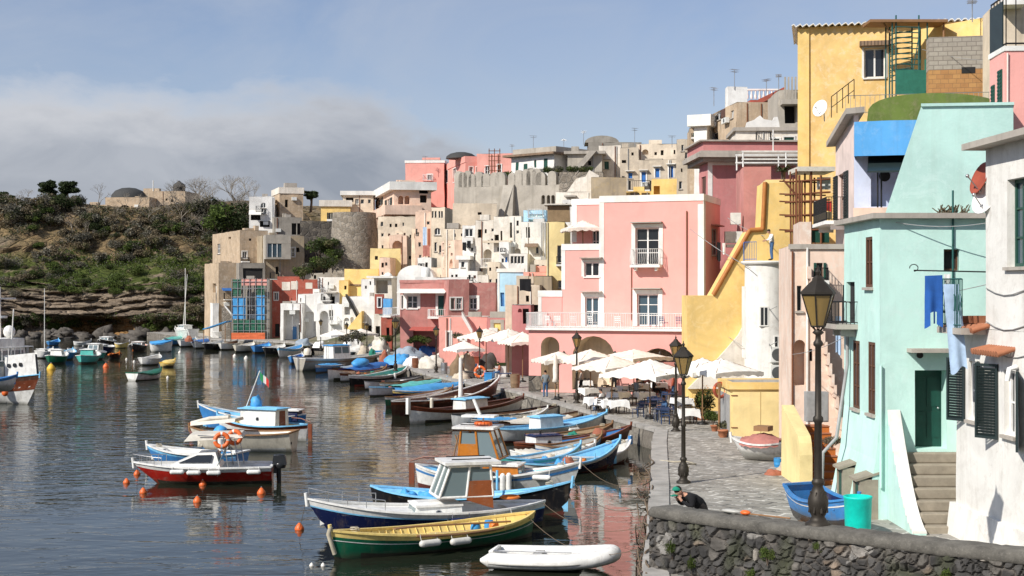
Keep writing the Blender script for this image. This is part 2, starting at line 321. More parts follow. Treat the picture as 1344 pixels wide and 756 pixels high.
# ------------------------------------------------------------------ quay
QZ=1.0
n=N('flagstone');co=n.coords((1,1,1),False)
wv=n.node('ShaderNodeTexNoise',Scale=.8,Detail=3);n.l(co,wv.inputs['Vector']);va=n.node('ShaderNodeVectorMath',_operation='MULTIPLY_ADD');n.l(wv.outputs['Color'],va.inputs[0]);va.inputs[1].default_value=(.35,.35,0);n.l(co,va.inputs[2])
mp=n.node('ShaderNodeMapping');mp.inputs['Rotation'].default_value=(0,0,R(38));n.l(va.outputs[0],mp.inputs[0])
br=n.node('ShaderNodeTexBrick',Scale=1.0);n.l(mp.outputs[0],br.inputs['Vector'])
for k,v in(('Brick Width',.95),('Row Height',.62),('Mortar Size',.06),('Mortar Smooth',.3)):br.inputs[k].default_value=v
br.inputs['Color1'].default_value=(.36,.335,.29,1);br.inputs['Color2'].default_value=(.235,.215,.185,1);br.inputs['Mortar'].default_value=(.10,.095,.085,1)
jm=n.math('MULTIPLY',br.outputs['Fac'],n.ramp(n.noise(co,1.7,5,.7),.44,.54))
c=n.mix(jm,br.outputs['Color'],(.66,.63,.57));f=n.noise(co,3,8,.7);c=n.mix(n.math('MULTIPLY',n.ramp(f,.45,.7),.5),c,(.20,.19,.175))
big=n.noise(co,.22,5,.6);c=n.mix(n.math('MULTIPLY',n.ramp(big,.42,.62),.4),c,(.27,.255,.23))
n.l(c,n.b.inputs['Base Color']);n.b.inputs['Roughness'].default_value=.8;n.bump(n.math('ADD',n.math('MULTIPLY',f,.4),n.math('SUBTRACT',1.0,br.outputs['Fac'])),.4,.03);M['flagstone']=n.m
mat('kerb_slab',(.36,.34,.31),.9,0,.3,1.2,bump=.3)
EDGE=[(2.2,20),(3.2,34.6),(4.9,50)]+[tuple(at(u,v,QZ)[:2])for u,v in((857,580),(860,564),(800,548),(740,532),(693,518),(664,511.5),(600,500),(559,491),(516,478),(498,471),(470,462),(430,455),(380,449.5),(330,447),(258,445))]
def smooth(pts,n=3):
 out=[]
 for i in range(len(pts)-1):
  p0=V(pts[max(i-1,0)]);p1=V(pts[i]);p2=V(pts[i+1]);p3=V(pts[min(i+2,len(pts)-1)])
  for k in range(n):
   t=k/n
   out.append(.5*((2*p1)+(p2-p0)*t+(2*p0-5*p1+4*p2-p3)*t*t+(3*p1-p0-3*p2+p3)*t**3))
 return out+[V(pts[-1])]
es=[V((p[0],p[1]))for p in EDGE]
mb=MB()
inner=[(60,20),(60,34),(60,50),(60,64),(60,71)]+[(60,p[1])for p in EDGE[5:]]
for i in range(len(es)-1):
 a,b_=es[i],es[i+1];c_,d_=inner[i+1],inner[i]
 mb.quad((a.x,a.y,QZ),(d_[0],d_[1],QZ),(c_[0],c_[1],QZ),(b_.x,b_.y,QZ))
mb.quad((es[-1].x,es[-1].y,QZ),(60,es[-1].y,QZ),(60,260,QZ),(-58,226,QZ))
tag(mb.build('quay_pavement','flagstone'),kind='structure')
mb=MB();rows=5;fine=[]
for i in range(len(es)-1):
 m_=max(2,int((es[i+1]-es[i]).length/.6))
 fine+=[es[i].lerp(es[i+1],k/m_)for k in range(m_)]
fine.append(es[-1]);fine.append(V((-58,226)))
for i,p in enumerate(fine):
 t=(fine[min(i+1,len(fine)-1)]-fine[max(i-1,0)]).normalized();nn=V((-t.y,t.x))
 for k in range(rows+1):
  z=QZ-2.2*k/rows;o=0 if k==0 else .10*noise.noise((p.x*.9,p.y*.9,z*1.3))+.10*k/rows
  mb.v.append(V((p.x+nn.x*o,p.y+nn.y*o,z-.004*(k==0))))
for i in range(len(fine)-1):
 for k in range(rows):
  a=i*(rows+1)+k;mb.f.append([a,a+1,a+rows+2,a+rows+1]);mb.m.append(0);mb.sm.append(False)
tag(mb.build('quay_face','quay_stone'),kind='structure')
# kerb slabs along the edge
mb=MB();acc=0;Lk=[]
for i in range(len(es)-1):
 a,b_=es[i],es[i+1];L=(b_-a).length;k=max(1,int(L/1.15));t=(b_-a)/L;nn=V((t.y,-t.x));wd_=.62 if i<4 else .5
 for j in range(k):
  p=a+t*(L*j/k+.012);q=a+t*(L*(j+1)/k-.012);hz=QZ+.05+random.uniform(-.012,.012);o=random.uniform(-.03,.03)
  mb.hexa([(p.x-nn.x*(.04+o),p.y-nn.y*(.04+o),QZ-.12),(q.x-nn.x*(.04+o),q.y-nn.y*(.04+o),QZ-.12),(q.x+nn.x*wd_,q.y+nn.y*wd_,QZ-.12),(p.x+nn.x*wd_,p.y+nn.y*wd_,QZ-.12),(p.x-nn.x*(.04+o),p.y-nn.y*(.04+o),hz),(q.x-nn.x*(.04+o),q.y-nn.y*(.04+o),hz),(q.x+nn.x*wd_,q.y+nn.y*wd_,hz),(p.x+nn.x*wd_,p.y+nn.y*wd_,hz)])
tag(mb.build('quay_kerb','kerb_slab'),kind='structure')
# ------------------------------------------------------------------ hillside
BASE=[(15,20),(14.5,40),(14.5,60),(14,75),(13,95),(0,120),(-13,150),(-28,180),(-42,205),(-58,232),(-75,262)]
def hz(s):
 P=((0,.8),(6,1.2),(10,2.5),(22,9.0),(34,18.5),(46,21.5),(140,24))
 for(a,za),(b_,zb)in zip(P,P[1:]):
  if s<=b_:return za+(zb-za)*(s-a)/(b_-a)
 return 24
n=N('hill_earth');co=n.coords((1,1,1),False);f=n.noise(co,.25,9,.7);g=n.noise(co,1.4,8,.7)
c=n.mix(n.ramp(f,.42,.58),(.20,.17,.12),(.06,.075,.025));c=n.mix(n.math('MULTIPLY',n.ramp(g,.45,.65),.5),c,(.10,.09,.06));n.l(c,n.b.inputs['Base Color']);n.b.inputs['Roughness'].default_value=1;n.bump(g,.6,.3);M['hill_earth']=n.m
mb=MB();bs=smooth(BASE,5);S_=[0,3,6,8,10,13,16,19,22,25,28,31,34,38,42,46,60,90,140]
for i,p in enumerate(bs):
 k=min(1,max(0,(p.y-75)/40));d=V((1,0)).lerp(V((.915,.403)),k).normalized()
 for s in S_:
  q=p+d*s;mb.v.append(V((q.x,q.y,hz(s)+(1.2*noise.noise((q.x*.12,q.y*.12,0))if s>8 else 0))))
m_=len(S_)
for i in range(len(bs)-1):
 for k in range(m_-1):
  a=i*m_+k;mb.f.append([a,a+1,a+m_+1,a+m_]);mb.m.append(0);mb.sm.append(True)
tag(mb.build('hillside','hill_earth'),kind='structure')
# ------------------------------------------------------------------ cliff
PROF=[(-1.2,225.5),(-.2,229),(.6,230.5),(1.2,232),(2.0,232.6),(3.0,231.6),(3.6,231.0),(5,232.2),(6.5,233.4),(7.8,234.6),(8.6,237),(10.2,241),(12.2,246),(14.2,249),(16.5,251.5),(19,254),(21.6,256),(23.2,259),(23.7,266),(23.8,300),(24,420)]
def cliff_pt(x,t):
 k=t*(len(PROF)-1);i=min(int(k),len(PROF)-2);f_=k-i
 z=PROF[i][0]+(PROF[i+1][0]-PROF[i][0])*f_;y=PROF[i][1]+(PROF[i+1][1]-PROF[i][1])*f_
 big=noise.noise((x*.045,z*.03,3.1));mid=noise.noise((x*.16,z*.16,1.7));
 y+=5*big+2.2*mid
 if 2.6<z<9.4:q_=(z*.85+1.2*noise.noise((x*.06,z*.1,2))+.35*noise.noise((x*.3,0,6)))%1.0;y+=1.5*q_*q_*(1+noise.noise((x*.13,z*.5,3)))-.6-1.1*min(.55,(lambda d:d[1]-d[0])(noise.voronoi((x*.42,z*.95,0))[0]))
 if 3<z<9:y+=.9*noise.noise((x*.22,z*1.7,9))+.7*noise.noise((x*.5,z*3.2,2))+.5*abs(noise.noise((x*.9,z*1.1,5)))
 elif z>=9 and z<22.6:y+=1.5*noise.noise((x*.33,z*.4,4))+.7*noise.noise((x*.9,z*.9,8))
 else:y+=.9*noise.noise((x*.5,z*.8,6))
 cave=max(0,1-((x+68)/7.5)**2)
 if z<3.4 and z>-.5:y+=5.5*cave*min(1,max(0,(3.4-z)/.8))
 z+=(.5 if z>8 else .15)*noise.noise((x*.12,y*.1,7))+(1.3*noise.noise((x*.05,0,5))if z>12 else 0)
 y+=max(0,x+62)*.25 if z>4 else 0
 return V((x,y,z))
n=N('cliff_rock');co=n.coords((1,1,1),False);geo=n.node('ShaderNodeNewGeometry');sn=n.node('ShaderNodeSeparateXYZ');n.l(geo.outputs['Normal'],sn.inputs[0]);sp=n.node('ShaderNodeSeparateXYZ');n.l(co,sp.inputs[0])
st=n.noise(n.coords((.12,.12,1.6),False),1.0,8,.7,.6);f=n.noise(co,.5,9,.7);g=n.noise(co,.13,6,.65,.5)
vc=n.node('ShaderNodeTexVoronoi',Scale=1.0);n.l(n.coords((.38,.38,1.1),False),vc.inputs['Vector'])
c=n.mix(n.ramp(n.math('ADD',n.math('MULTIPLY',st,.7),n.math('MULTIPLY',vc.outputs['Color'],.3)),.36,.62),(.37,.29,.21),(.16,.122,.09));c=n.mix(n.math('MULTIPLY',n.ramp(f,.45,.68),.5),c,(.30,.245,.18))
hi=n.ramp(n.math('MULTIPLY',sp.outputs[2],.04),.38,.52)
soil=n.mix(n.ramp(f,.4,.6),(.34,.235,.13),(.15,.11,.065));c=n.mix(n.math('MULTIPLY',hi,n.ramp(g,.40,.50)),c,soil)
lo=n.ramp(n.math('MULTIPLY',sp.outputs[2],.1),.22,.33,(1,1,1,1),(0,0,0,1));cv=n.ramp(n.math('ABSOLUTE',n.math('MULTIPLY',n.math('ADD',sp.outputs[0],68),.1)),.55,.85,(1,1,1,1),(0,0,0,1))
c=n.mix(n.math('MULTIPLY',lo,cv),c,(.36,.21,.09))
gr=n.math('MULTIPLY',n.ramp(n.math('ADD',sn.outputs[2],n.math('MULTIPLY',n.math('SUBTRACT',f,.5),.9)),.30,.52),n.math('SUBTRACT',n.ramp(n.math('MULTIPLY',sp.outputs[2],.04),.28,.34),n.math('MULTIPLY',n.ramp(n.math('ADD',n.math('MULTIPLY',sp.outputs[2],.04),n.math('MULTIPLY',n.math('SUBTRACT',g,.5),.5)),.50,.60),.85)))
gr=n.math('MULTIPLY',gr,n.ramp(n.noise(co,.17,5,.6),.38,.50))
c=n.mix(gr,c,n.mix(n.ramp(f,.35,.65),(.06,.082,.02),(.11,.13,.036)))
n.l(c,n.b.inputs['Base Color']);n.b.inputs['Roughness'].default_value=1;n.b.inputs['Specular IOR Level'].default_value=.1;vb=n.node('ShaderNodeTexVoronoi',Scale=1.0,_feature='DISTANCE_TO_EDGE');n.l(n.coords((.38,.38,1.1),False),vb.inputs['Vector']);n.bump(n.math('ADD',n.math('ADD',n.noise(co,1.6,8,.7),st),n.math('MULTIPLY',n.ramp(vb.outputs['Distance'],0,.12),.7)),1.0,.6);M['cliff_rock']=n.m
mb=MB();nx,nt=330,190;X0,X1=-175,-28
for i in range(nx+1):
 for k in range(nt+1):mb.v.append(cliff_pt(X0+(X1-X0)*i/nx,(k/nt)**.92))
for i in range(nx):
 for k in range(nt):
  a=i*(nt+1)+k;mb.f.append([a,a+nt+1,a+nt+2,a+1]);mb.m.append(0);mb.sm.append(True)
tag(mb.build('cliff','cliff_rock'),kind='structure')
def cliff_at(u,v):
 """first cliff point seen through a column/row of the picture"""
 best=None
 for k in range(0,150):
  t=k/150;
  D=240
  for _ in range(4):
   p=cliff_pt((u-CX)/F*D,t);D=p.y
  vv=CY-(p.z-EYE)/p.y*F
  if vv<=v:return p
 return p
# ------------------------------------------------------------------ houses
def bal_rail(mb,pts,z0,z1,st=.16,r=.018,n=4):
 for a,b in zip(pts,pts[1:]):
  a=V(a);b=V(b);L=(b-a).length;k=max(1,int(L/st))
  for i in range(k+1):
   q_=a.lerp(b,i/k);mb.cyl((q_.x,q_.y,z0),(q_.x,q_.y,z1),r,n=n,cap=False)
  for z in(z0+.08,z1):mb.cyl((a.x,a.y,z),(b.x,b.y,z),r*1.5,n=5)
class House:
 def __init__(s,name,label,m,uL,uR,vT,vB,D,yaw=0,side=None,depth=7,ext=5,cat='house',group=None,zb=None,cor=None,roof='roof_grey',par=.35):
  k=(uL-CX)/F;s.P=V((k*D,D));a=R(yaw);s.d=V((math.cos(a),math.sin(a)));s.nb=V((-s.d.y,s.d.x))
  s.w,_=isect(uR,s.P,s.d);s.zt=EYE-(vT-CY)*D/F
  s.z0=zb if zb is not None else EYE-(vB-CY)*D/F-ext
  s.h=s.zt-s.z0;s.dep=depth
  if side:
   o=s.P+s.d*s.w if side[0]=='R' else s.P
   s.dep=max(1.0,min(22,isect(side[1],o,s.nb)[0]))
  s.far=D>105
  s.e=thing(name,label,cat,(s.P.x,s.P.y,s.z0),a,group)
  s.ops={'F':[],'L':[],'R':[]};s.m=m;s.cor=cor;s.roofm=roof;s.par=par;s.done=False;s.nm=None;s.wob=.085 if D>105 else .02
 def fr(s,f):
  return{'F':(V((0,0,0)),V((1,0,0)),V((0,-1,0)),s.w),'R':(V((s.w,0,0)),V((0,1,0)),V((1,0,0)),s.dep),'L':(V((0,0,0)),V((0,1,0)),V((-1,0,0)),s.dep)}[f]
 def pix(s,f,u,v):
  o,sd,out,_=s.fr(f)
  d2=s.d if f=='F' else s.nb;p2=s.P+s.d*s.w if f=='R' else s.P
  t,D=isect(u,p2,d2);return t,EYE-(v-CY)*D/F-s.z0
 def rect(s,f,u0,v0,u1,v1):
  a=s.pix(f,u0,(v0+v1)/2);b=s.pix(f,u1,(v0+v1)/2);um=(u0+u1)/2
  z1=s.pix(f,um,v0)[1];z0=s.pix(f,um,v1)[1]
  return min(a[0],b[0]),z0,max(a[0],b[0]),z1
 def pt(s,f,t,dep,z):
  o,sd,out,_=s.fr(f);p=o+sd*t-out*dep;return V((p.x,p.y,z))
 def fbox(s,mb,f,t0,t1,d0,d1,z0,z1,mi=0):
  mb.hexa([s.pt(f,t0,d0,z0),s.pt(f,t1,d0,z0),s.pt(f,t1,d1,z0),s.pt(f,t0,d1,z0),s.pt(f,t0,d0,z1),s.pt(f,t1,d0,z1),s.pt(f,t1,d1,z1),s.pt(f,t0,d1,z1)],mi)
 def hole(s,f,x0,z0,x1,z1,r=.25,arch=False,niche=False):
  W_=s.fr(f)[3];x0=max(x0,.05);x1=min(x1,W_-.05);z0=max(z0,.02);z1=min(z1,s.h-.06)
  if x1-x0<.12 or z1-z0<.12:return None
  for o in s.ops[f]:
   if not(x1<o[0]or x0>o[2]or z1<o[1]or z0>o[3]):return None
  s.ops[f].append((x0,z0,x1,z1,r,arch,niche));return x0,z0,x1,z1
 def win(s,f,u0,v0,u1,v1,kind='win',fm='frame_white',sm='shutter_green',trim=None,tw=.12,r=.22,sill=True,hood=None,arch=False,glass='glass',bars=1,label=None,lv=True):
  q=s.hole(f,*s.rect(f,u0,v0,u1,v1),r,arch)
  if not q:return None
  x0,z0,x1,z1=q;w,h=x1-x0,z1-z0;far=s.far
  t=min(.09,w*.12)
  mb=MB()
  if kind=='door':
   s.fbox(mb,f,x0,x1,r-.07,r-.002,z0,z1)
   if not far:
    for a,b in((.12,.45),(.52,.9)):
     for l,rr in((.08,.46),(.54,.92)):s.fbox(mb,f,x0+l*w,x0+rr*w,r-.09,r-.071,z0+a*h,z0+b*h)
   o=mb.build('door',sm,s.e)
   if not far:
    k=MB();k.ell(s.pt(f,x0+.88*w,r-.12,z0+.5*h),(.035,)*3,8,5);k.build('handle','steel',o)
  elif kind=='shut':
   for a,b in((0,.495),(.505,1)):
    s.fbox(mb,f,x0+a*w,x0+b*w,r-.16,r-.10,z0,z1)
    if not far:
     for i in range(int(h/.12)):
      s.fbox(mb,f,x0+a*w+.06,x0+b*w-.06,r-.19,r-.162,z0+.06+i*.12,z0+.12+i*.12)
   o=mb.build('shutter',sm,s.e)
  else:
   s.fbox(mb,f,x0,x0+t,r-.10,r-.01,z0,z1);s.fbox(mb,f,x1-t,x1,r-.10,r-.01,z0,z1)
   s.fbox(mb,f,x0+t,x1-t,r-.10,r-.01,z1-t,z1);s.fbox(mb,f,x0+t,x1-t,r-.10,r-.01,z0,z0+t)
   if w>.5:s.fbox(mb,f,x0+w/2-t*.55,x0+w/2+t*.55,r-.105,r-.012,z0+t,z1-t)
   for i in range(bars):
    zz=z0+h*(i+1)/(bars+1)
    if h>1.1 and w>.5:
     s.fbox(mb,f,x0+t,x0+w/2-t*.55,r-.09,r-.013,zz-.025,zz+.025);s.fbox(mb,f,x0+w/2+t*.55,x1-t,r-.09,r-.013,zz-.025,zz+.025)
   o=mb.build('window',fm,s.e)
   g=MB();g.quad(s.pt(f,x0,r-.05,z0),s.pt(f,x1,r-.05,z0),s.pt(f,x1,r-.05,z1),s.pt(f,x0,r-.05,z1));g.build('pane',glass,o)
   if kind=='open':
    for a,b in((x0-w*.52,x0-.02),(x1+.02,x1+w*.52)):
     k=MB();s.fbox(k,f,a,b,-.07,-.02,z0,z1)
     if not far:
      for i in range(int(h/.12)):s.fbox(k,f,a+.05,b-.05,-.10,-.072,z0+.05+i*.12,z0+.11+i*.12)
     k.build('shutter',sm,o)
  if trim:
   k=MB();p=-.045
   s.fbox(k,f,x0-tw,x0-.003,p,.02,z0,z1);s.fbox(k,f,x1+.003,x1+tw,p,.02,z0,z1);s.fbox(k,f,x0-tw,x1+tw,p-.01,.02,z1+.003,z1+tw)
   k.build('surround',trim,o)
  if sill and kind in('win','open','shut'):
   k=MB();s.fbox(k,f,x0-.08,x1+.08,-.10,r*.5,z0-.09,z0-.004);k.build('sill','trim' if trim else 'cornice_grey',o)
  if hood:
   k=MB();s.fbox(k,f,x0-.25,x1+.25,-.45,.01,z1+tw+.05,z1+tw+.13);k.build('hood',hood,o)
  if label:o['label']=label
  return o
 def arch(s,f,u0,v0,u1,v1,r=1.2,m=None):
  q=s.hole(f,*s.rect(f,u0,v0,u1,v1),r,True,True);return q
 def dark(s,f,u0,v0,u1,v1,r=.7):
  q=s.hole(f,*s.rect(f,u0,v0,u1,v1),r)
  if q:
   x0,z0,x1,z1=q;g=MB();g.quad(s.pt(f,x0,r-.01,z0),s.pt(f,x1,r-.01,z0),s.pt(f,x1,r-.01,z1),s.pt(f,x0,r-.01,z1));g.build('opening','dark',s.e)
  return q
 def balcony(s,f,u0,v0,u1,v1,slab='trim',rail='iron',out=.9,vs=None,bulge=False,solid=None):
  """rail spans rows v0..v1, slab below row v1"""
  x0,z0,x1,z1=s.rect(f,u0,v0,u1,v1);mb=MB();s.fbox(mb,f,x0,x1,-out,.05,z0-.16,z0)
  if s.far is False:
   for t in(x0+.25,x1-.4):s.fbox(mb,f,t,t+.15,-out*.7,.05,z0-.4,z0-.161)
  o=mb.build('balcony',slab,s.e);k=MB();n_=0
  if solid:s.fbox(k,f,x0,x1,-out,-out+.1,z0+.002,z1);s.fbox(k,f,x0,x0+.1,-out+.1,.0,z0+.002,z1);s.fbox(k,f,x1-.1,x1,-out+.1,0,z0+.002,z1);k.build('parapet',solid,o);return o
  rr=.022 if s.far else .014;stp=.22 if s.far else .13
  def bar(p):
   a=s.pt(f,p[0],-p[1],z0);b=s.pt(f,p[0],-p[1],z1)
   if bulge:
    ox=s.fr(f)[2]*.14;k.tube([a,a+ox+V((0,0,.25*(z1-z0))),a.lerp(b,.55)+ox*.4,b],rr,4)
   else:k.cyl(a,b,rr,n=4,cap=False)
  t=x0+.04
  while t<x1:bar((t,out-.05));t+=stp
  t=0.1
  while t<out-.05:bar((x0+.04,t));bar((x1-.04,t));t+=stp
  for zz in(z1,z0+.06):
   k.tube([s.pt(f,x0+.04,0,zz),s.pt(f,x0+.04,-out+.05,zz),s.pt(f,x1-.04,-out+.05,zz),s.pt(f,x1-.04,0,zz)],rr*1.4,4)
  k.build('railing',rail,o);return o
 def band(s,f,v,h=.12,out=.06,m='trim',name='moulding'):
  z=s.pix(f,CX,v)[1]if 0 else EYE-(v-CY)*s.P.y/F-s.z0;mb=MB();s.fbox(mb,f,-.0,s.fr(f)[3],-out,.02,z,z+h);return mb.build(name,m,s.e)
 def strip(s,f,u0,u1,v0,v1,m='trim',out=.03,name='pilaster'):
  x0,z0,x1,z1=s.rect(f,u0,v0,u1,v1);mb=MB();s.fbox(mb,f,x0,x1,-out,.02,z0,z1);return mb.build(name,m,s.e)
 def pipe(s,f,u,v0,v1,r=.05,m='frame_grey'):
  x0,z0=s.pix(f,u,v1);_,z1=s.pix(f,u,v0);mb=MB();mb.cyl(s.pt(f,x0,-r-.02,max(0,z0)),s.pt(f,x0,-r-.02,z1),r,n=6);return mb.build('drainpipe',m,s.e)
 def ac(s,f,u0,v0,u1,v1):
  x0,z0,x1,z1=s.rect(f,u0,v0,u1,v1);mb=MB();s.fbox(mb,f,x0,x1,-.38,-.05,z0,z1);o=mb.build('air_conditioner','ac_white',s.e)
  k=MB();c=s.pt(f,x0+(x1-x0)*.42,-.385,(z0+z1)/2);out=s.fr(f)[2];k.cyl(c,c+out*.02,(z1-z0)*.38,n=14);k.build('fan_grille','grille',o);return o
 def awning(s,f,u0,v0,u1,v1,m='awning_white',out=1.4):
  x0,z0,x1,z1=s.rect(f,u0,v0,u1,v1);mb=MB();a=s.pt(f,x0,0,z1);b=s.pt(f,x1,0,z1);c=s.pt(f,x1,-out,z0);d=s.pt(f,x0,-out,z0)
  mb.prism([a,b,c,d],(0,0,-.06));return mb.build('awning',m,s.e)
 def face(s,mb,f):
  o,sd,out,W_=s.fr(f);ops=s.ops[f]
  j=lambda t,z:s.pt(f,t,0,z)
  xs=sorted({0,W_,*[q for o_ in ops for q in(o_[0],o_[2])]});zs=sorted({0,s.h,*[q for o_ in ops for q in(o_[1],o_[3])]})
  for a,b in zip(xs,xs[1:]):
   for c,d in zip(zs,zs[1:]):
    na=max(1,min(8,int((b-a)/1.3)));nc=max(1,min(9,int((d-c)/1.3)))
    mx,mz=(a+b)/2,(c+d)/2
    if any(q[0]<mx<q[2]and q[1]<mz<q[3]for q in ops):continue
    g=[[j(a+(b-a)*p_/na,c+(d-c)*q_/nc)for q_ in range(nc+1)]for p_ in range(na+1)]
    for p_ in range(na):
     for q_ in range(nc):mb.quad(g[p_][q_],g[p_+1][q_],g[p_+1][q_+1],g[p_][q_+1])
  for x0,z0,x1,z1,r,ar,niche in ops:
   P_=lambda t,dp,z:s.pt(f,t,dp,z)
   if ar:
    rad=min((x1-x0)/2,z1-z0-.05);xm=(x0+x1)/2;zs_=z1-rad;k=10
    arc=[(xm-(x1-x0)/2*math.cos(math.pi*i/k),zs_+rad*math.sin(math.pi*i/k))for i in range(k+1)]
    h_=k//2
    for i in range(h_):mb.add([j(x0,z1),j(*arc[i]),j(*arc[i+1])],[(0,1,2)])
    for i in range(h_,k):mb.add([j(x1,z1),j(*arc[i]),j(*arc[i+1])],[(0,1,2)])
    out_=[(x0,z0)]+arc+[(x1,z0)]
   else:out_=[(x0,z0),(x0,z1),(x1,z1),(x1,z0)]
   for p,q in zip(out_,out_[1:]+out_[:1]):mb.quad(P_(p[0],0,p[1]),P_(q[0],0,q[1]),P_(q[0],r,q[1]),P_(p[0],r,p[1]),1 if niche else 0)
   if niche:mb.add([P_(p[0],r,p[1])for p in out_],[tuple(range(len(out_)))],1)
 def block(s,x0,x1,y0,y1,z0,z1,m=None,name='wall'):
  mb=MB();mb.box(x0,x1,y0,y1,z0,z1);return mb.build(name,m or s.m,s.e)
 def finish(s):
  if s.done:return s
  s.done=True
  mb=MB()
  for f in 'FRL':s.face(mb,f)
  mb.quad((0,s.dep,0),(s.w,s.dep,0),(s.w,s.dep,s.h),(0,s.dep,s.h))
  j=lambda:random.uniform(-.03,.03)
  if s.wob:
   k=random.uniform(0,50)
   for v in mb.v:v+=V((noise.noise((v.x*.6,v.y*.6,v.z*.6+k)),noise.noise((v.x*.6+9,v.y*.6,v.z*.6+k)),1.3*noise.noise((v.x*.9,v.y*.9+5,v.z*.3+k))if v.z>s.h-.01 else 0))*s.wob
  s.wall=mb.build('wall',[s.m,s.nm or s.m],s.e)
  r=MB();t=.22;zr=s.h-s.par
  r.quad((t,t,zr),(s.w-t,t,zr),(s.w-t,s.dep-t,zr),(t,s.dep-t,zr))
  for(a,b)in(((0,0),(t,t)),((s.w,0),(s.w-t,t)),((s.w,s.dep),(s.w-t,s.dep-t)),((0,s.dep),(t,s.dep-t))):pass
  o4=[(0,0),(s.w,0),(s.w,s.dep),(0,s.dep)];i4=[(t,t),(s.w-t,t),(s.w-t,s.dep-t),(t,s.dep-t)]
  for i in range(4):
   a,b,c,d=o4[i],o4[(i+1)%4],i4[(i+1)%4],i4[i]
   r.quad((*a,s.h),(*b,s.h),(*c,s.h),(*d,s.h));r.quad((*d,s.h),(*c,s.h),(*c,zr),(*d,zr))
  s.roof=r.build('roof',s.roofm,s.e)
  if s.far and s.w>2 and s.dep>3.5 and 'category' in s.e and s.e['category']=='house':
   for _ in range(random.choice((0,1,1,2))):
    bw_=random.uniform(.5,.8+.35*s.w);x=random.uniform(.1,max(.2,s.w-bw_-.1));bh=random.uniform(.2,.8);by=random.uniform(.3,2.2);q=MB();q.box(x,x+bw_,by,by+random.uniform(.6,1.4),zr-.02,s.h+bh);q.build('chimney',random.choice((s.m,s.m,s.m,'cornice_grey')),s.e)
   for _ in range(random.choice((0,1,2))):
    x=random.uniform(.2,s.w-.2);q=MB();q.cyl((x,-.05,s.h*random.uniform(.0,.5)),(x,-.05,s.h-.1),.05,n=5);q.build('drainpipe',random.choice(('frame_grey','rust','trim')),s.e)
   if random.random()<.5:
    bw_=random.uniform(.9,1.6);x=random.uniform(.2,max(.3,s.w-bw_-.2));z=s.h*random.uniform(.35,.75);q=MB();q.box(x,x+bw_,-.7,-.003,z,z+.12);o=q.build('balcony',random.choice(('trim',s.m)),s.e);q=MB();bal_rail(q,[(x+.04,-.02),(x+.04,-.66),(x+bw_-.04,-.66),(x+bw_-.04,-.02)],z+.12,z+1.0,.16,.018);q.build('railing',random.choice(('iron','rail_white')),o)
   if random.random()<.35:
    x=random.uniform(.2,max(.3,s.w-1.6));z=s.h*random.uniform(.5,.85);q=MB();q.hexa([(x,-.9,z-.35),(x+1.3,-.9,z-.35),(x+1.3,-.003,z),(x,-.003,z),(x,-.9,z-.30),(x+1.3,-.9,z-.30),(x+1.3,-.003,z+.05),(x,-.003,z+.05)]);q.build('awning',random.choice(('awning_white','tarp_blue_dark','old_tile')),s.e)
   for _ in range(random.choice((0,1,1,2))):
    x=random.uniform(.2,max(.3,s.w-1.2));z=s.h*random.uniform(.3,.85);q=MB();q.box(x,x+.75,-.32,-.003,z,z+.5);q.build('air_conditioner','ac_white',s.e)
  if s.cor:
   m,h,ov=s.cor;k=MB()
   for(x0,x1,y0,y1)in((-ov,s.w+ov,-ov,.15),(-ov,s.w+ov,s.dep-.15,s.dep+ov),(-ov,.15,.152,s.dep-.152),(s.w-.15,s.w+ov,.152,s.dep-.152)):k.box(x0,x1,y0,y1,s.h-h,s.h+.04)
   k.build('cornice',m,s.e)
  return s
HS={}
QS={'q%d'%i for i in range(1,15)}|{'q9b'};TS={'t1','t1b','t2','t3','t4','t5','t6'}
def H(key,*a,**k):
 a=list(a)
 if key in QS:a[7]+=14
 if key in TS:a[7]+=11
 h=House(*a,**k);HS[key]=h;return h
def antenna(u,v0,v1,D,label,kind=0):
 p=W(u,v1,D);hgt=(v1-v0)*D/F;t=thing('antenna',label,'antenna',p,random.uniform(0,3),'rooftop aerials')
 mb=MB();mb.cyl((0,0,-.3),(0,0,hgt),.035,n=5);mb.build('mast','steel',t);mb=MB()
 for q,l in((.98,.7),(.85,.55)):
  l*=.6;mb.cyl((-l,0,hgt*q),(l,0,hgt*q),.016,n=4)
  for i in range(6):x=-l+2*l*i/5;mb.cyl((x,-.25,hgt*q),(x,.25,hgt*q),.011,n=4)
 mb.build('elements','steel',t);return t
def dish(loc,aim,r,label,m='frame_white',arm=True):
 t=thing('satellite_dish',label,'satellite dish',loc);a=V(aim).normalized();q=V((0,0,1)).rotation_difference(a).to_matrix().to_4x4()
 mb=MB(q);mb.lathe([(0,0),(r*.5,.06*r),(r*.85,.19*r),(r,.27*r),(r*.97,.30*r),(r*.83,.22*r),(r*.5,.09*r),(0.001,.03*r)],20);mb.build('reflector',m,t)
 if arm:
  mb=MB();p=a*(r*1.05)+V((0,0,-r*.15));mb.tube([V((0,0,-r*.9))+a*.02,p],.018,5);mb.ell(p,(.055,.055,.055),8,5);mb.tube([-a*.01,-a*.25,-a*.3+V((0,0,-.6))],.03,5);mb.build('feed_arm','steel',t)
 return t
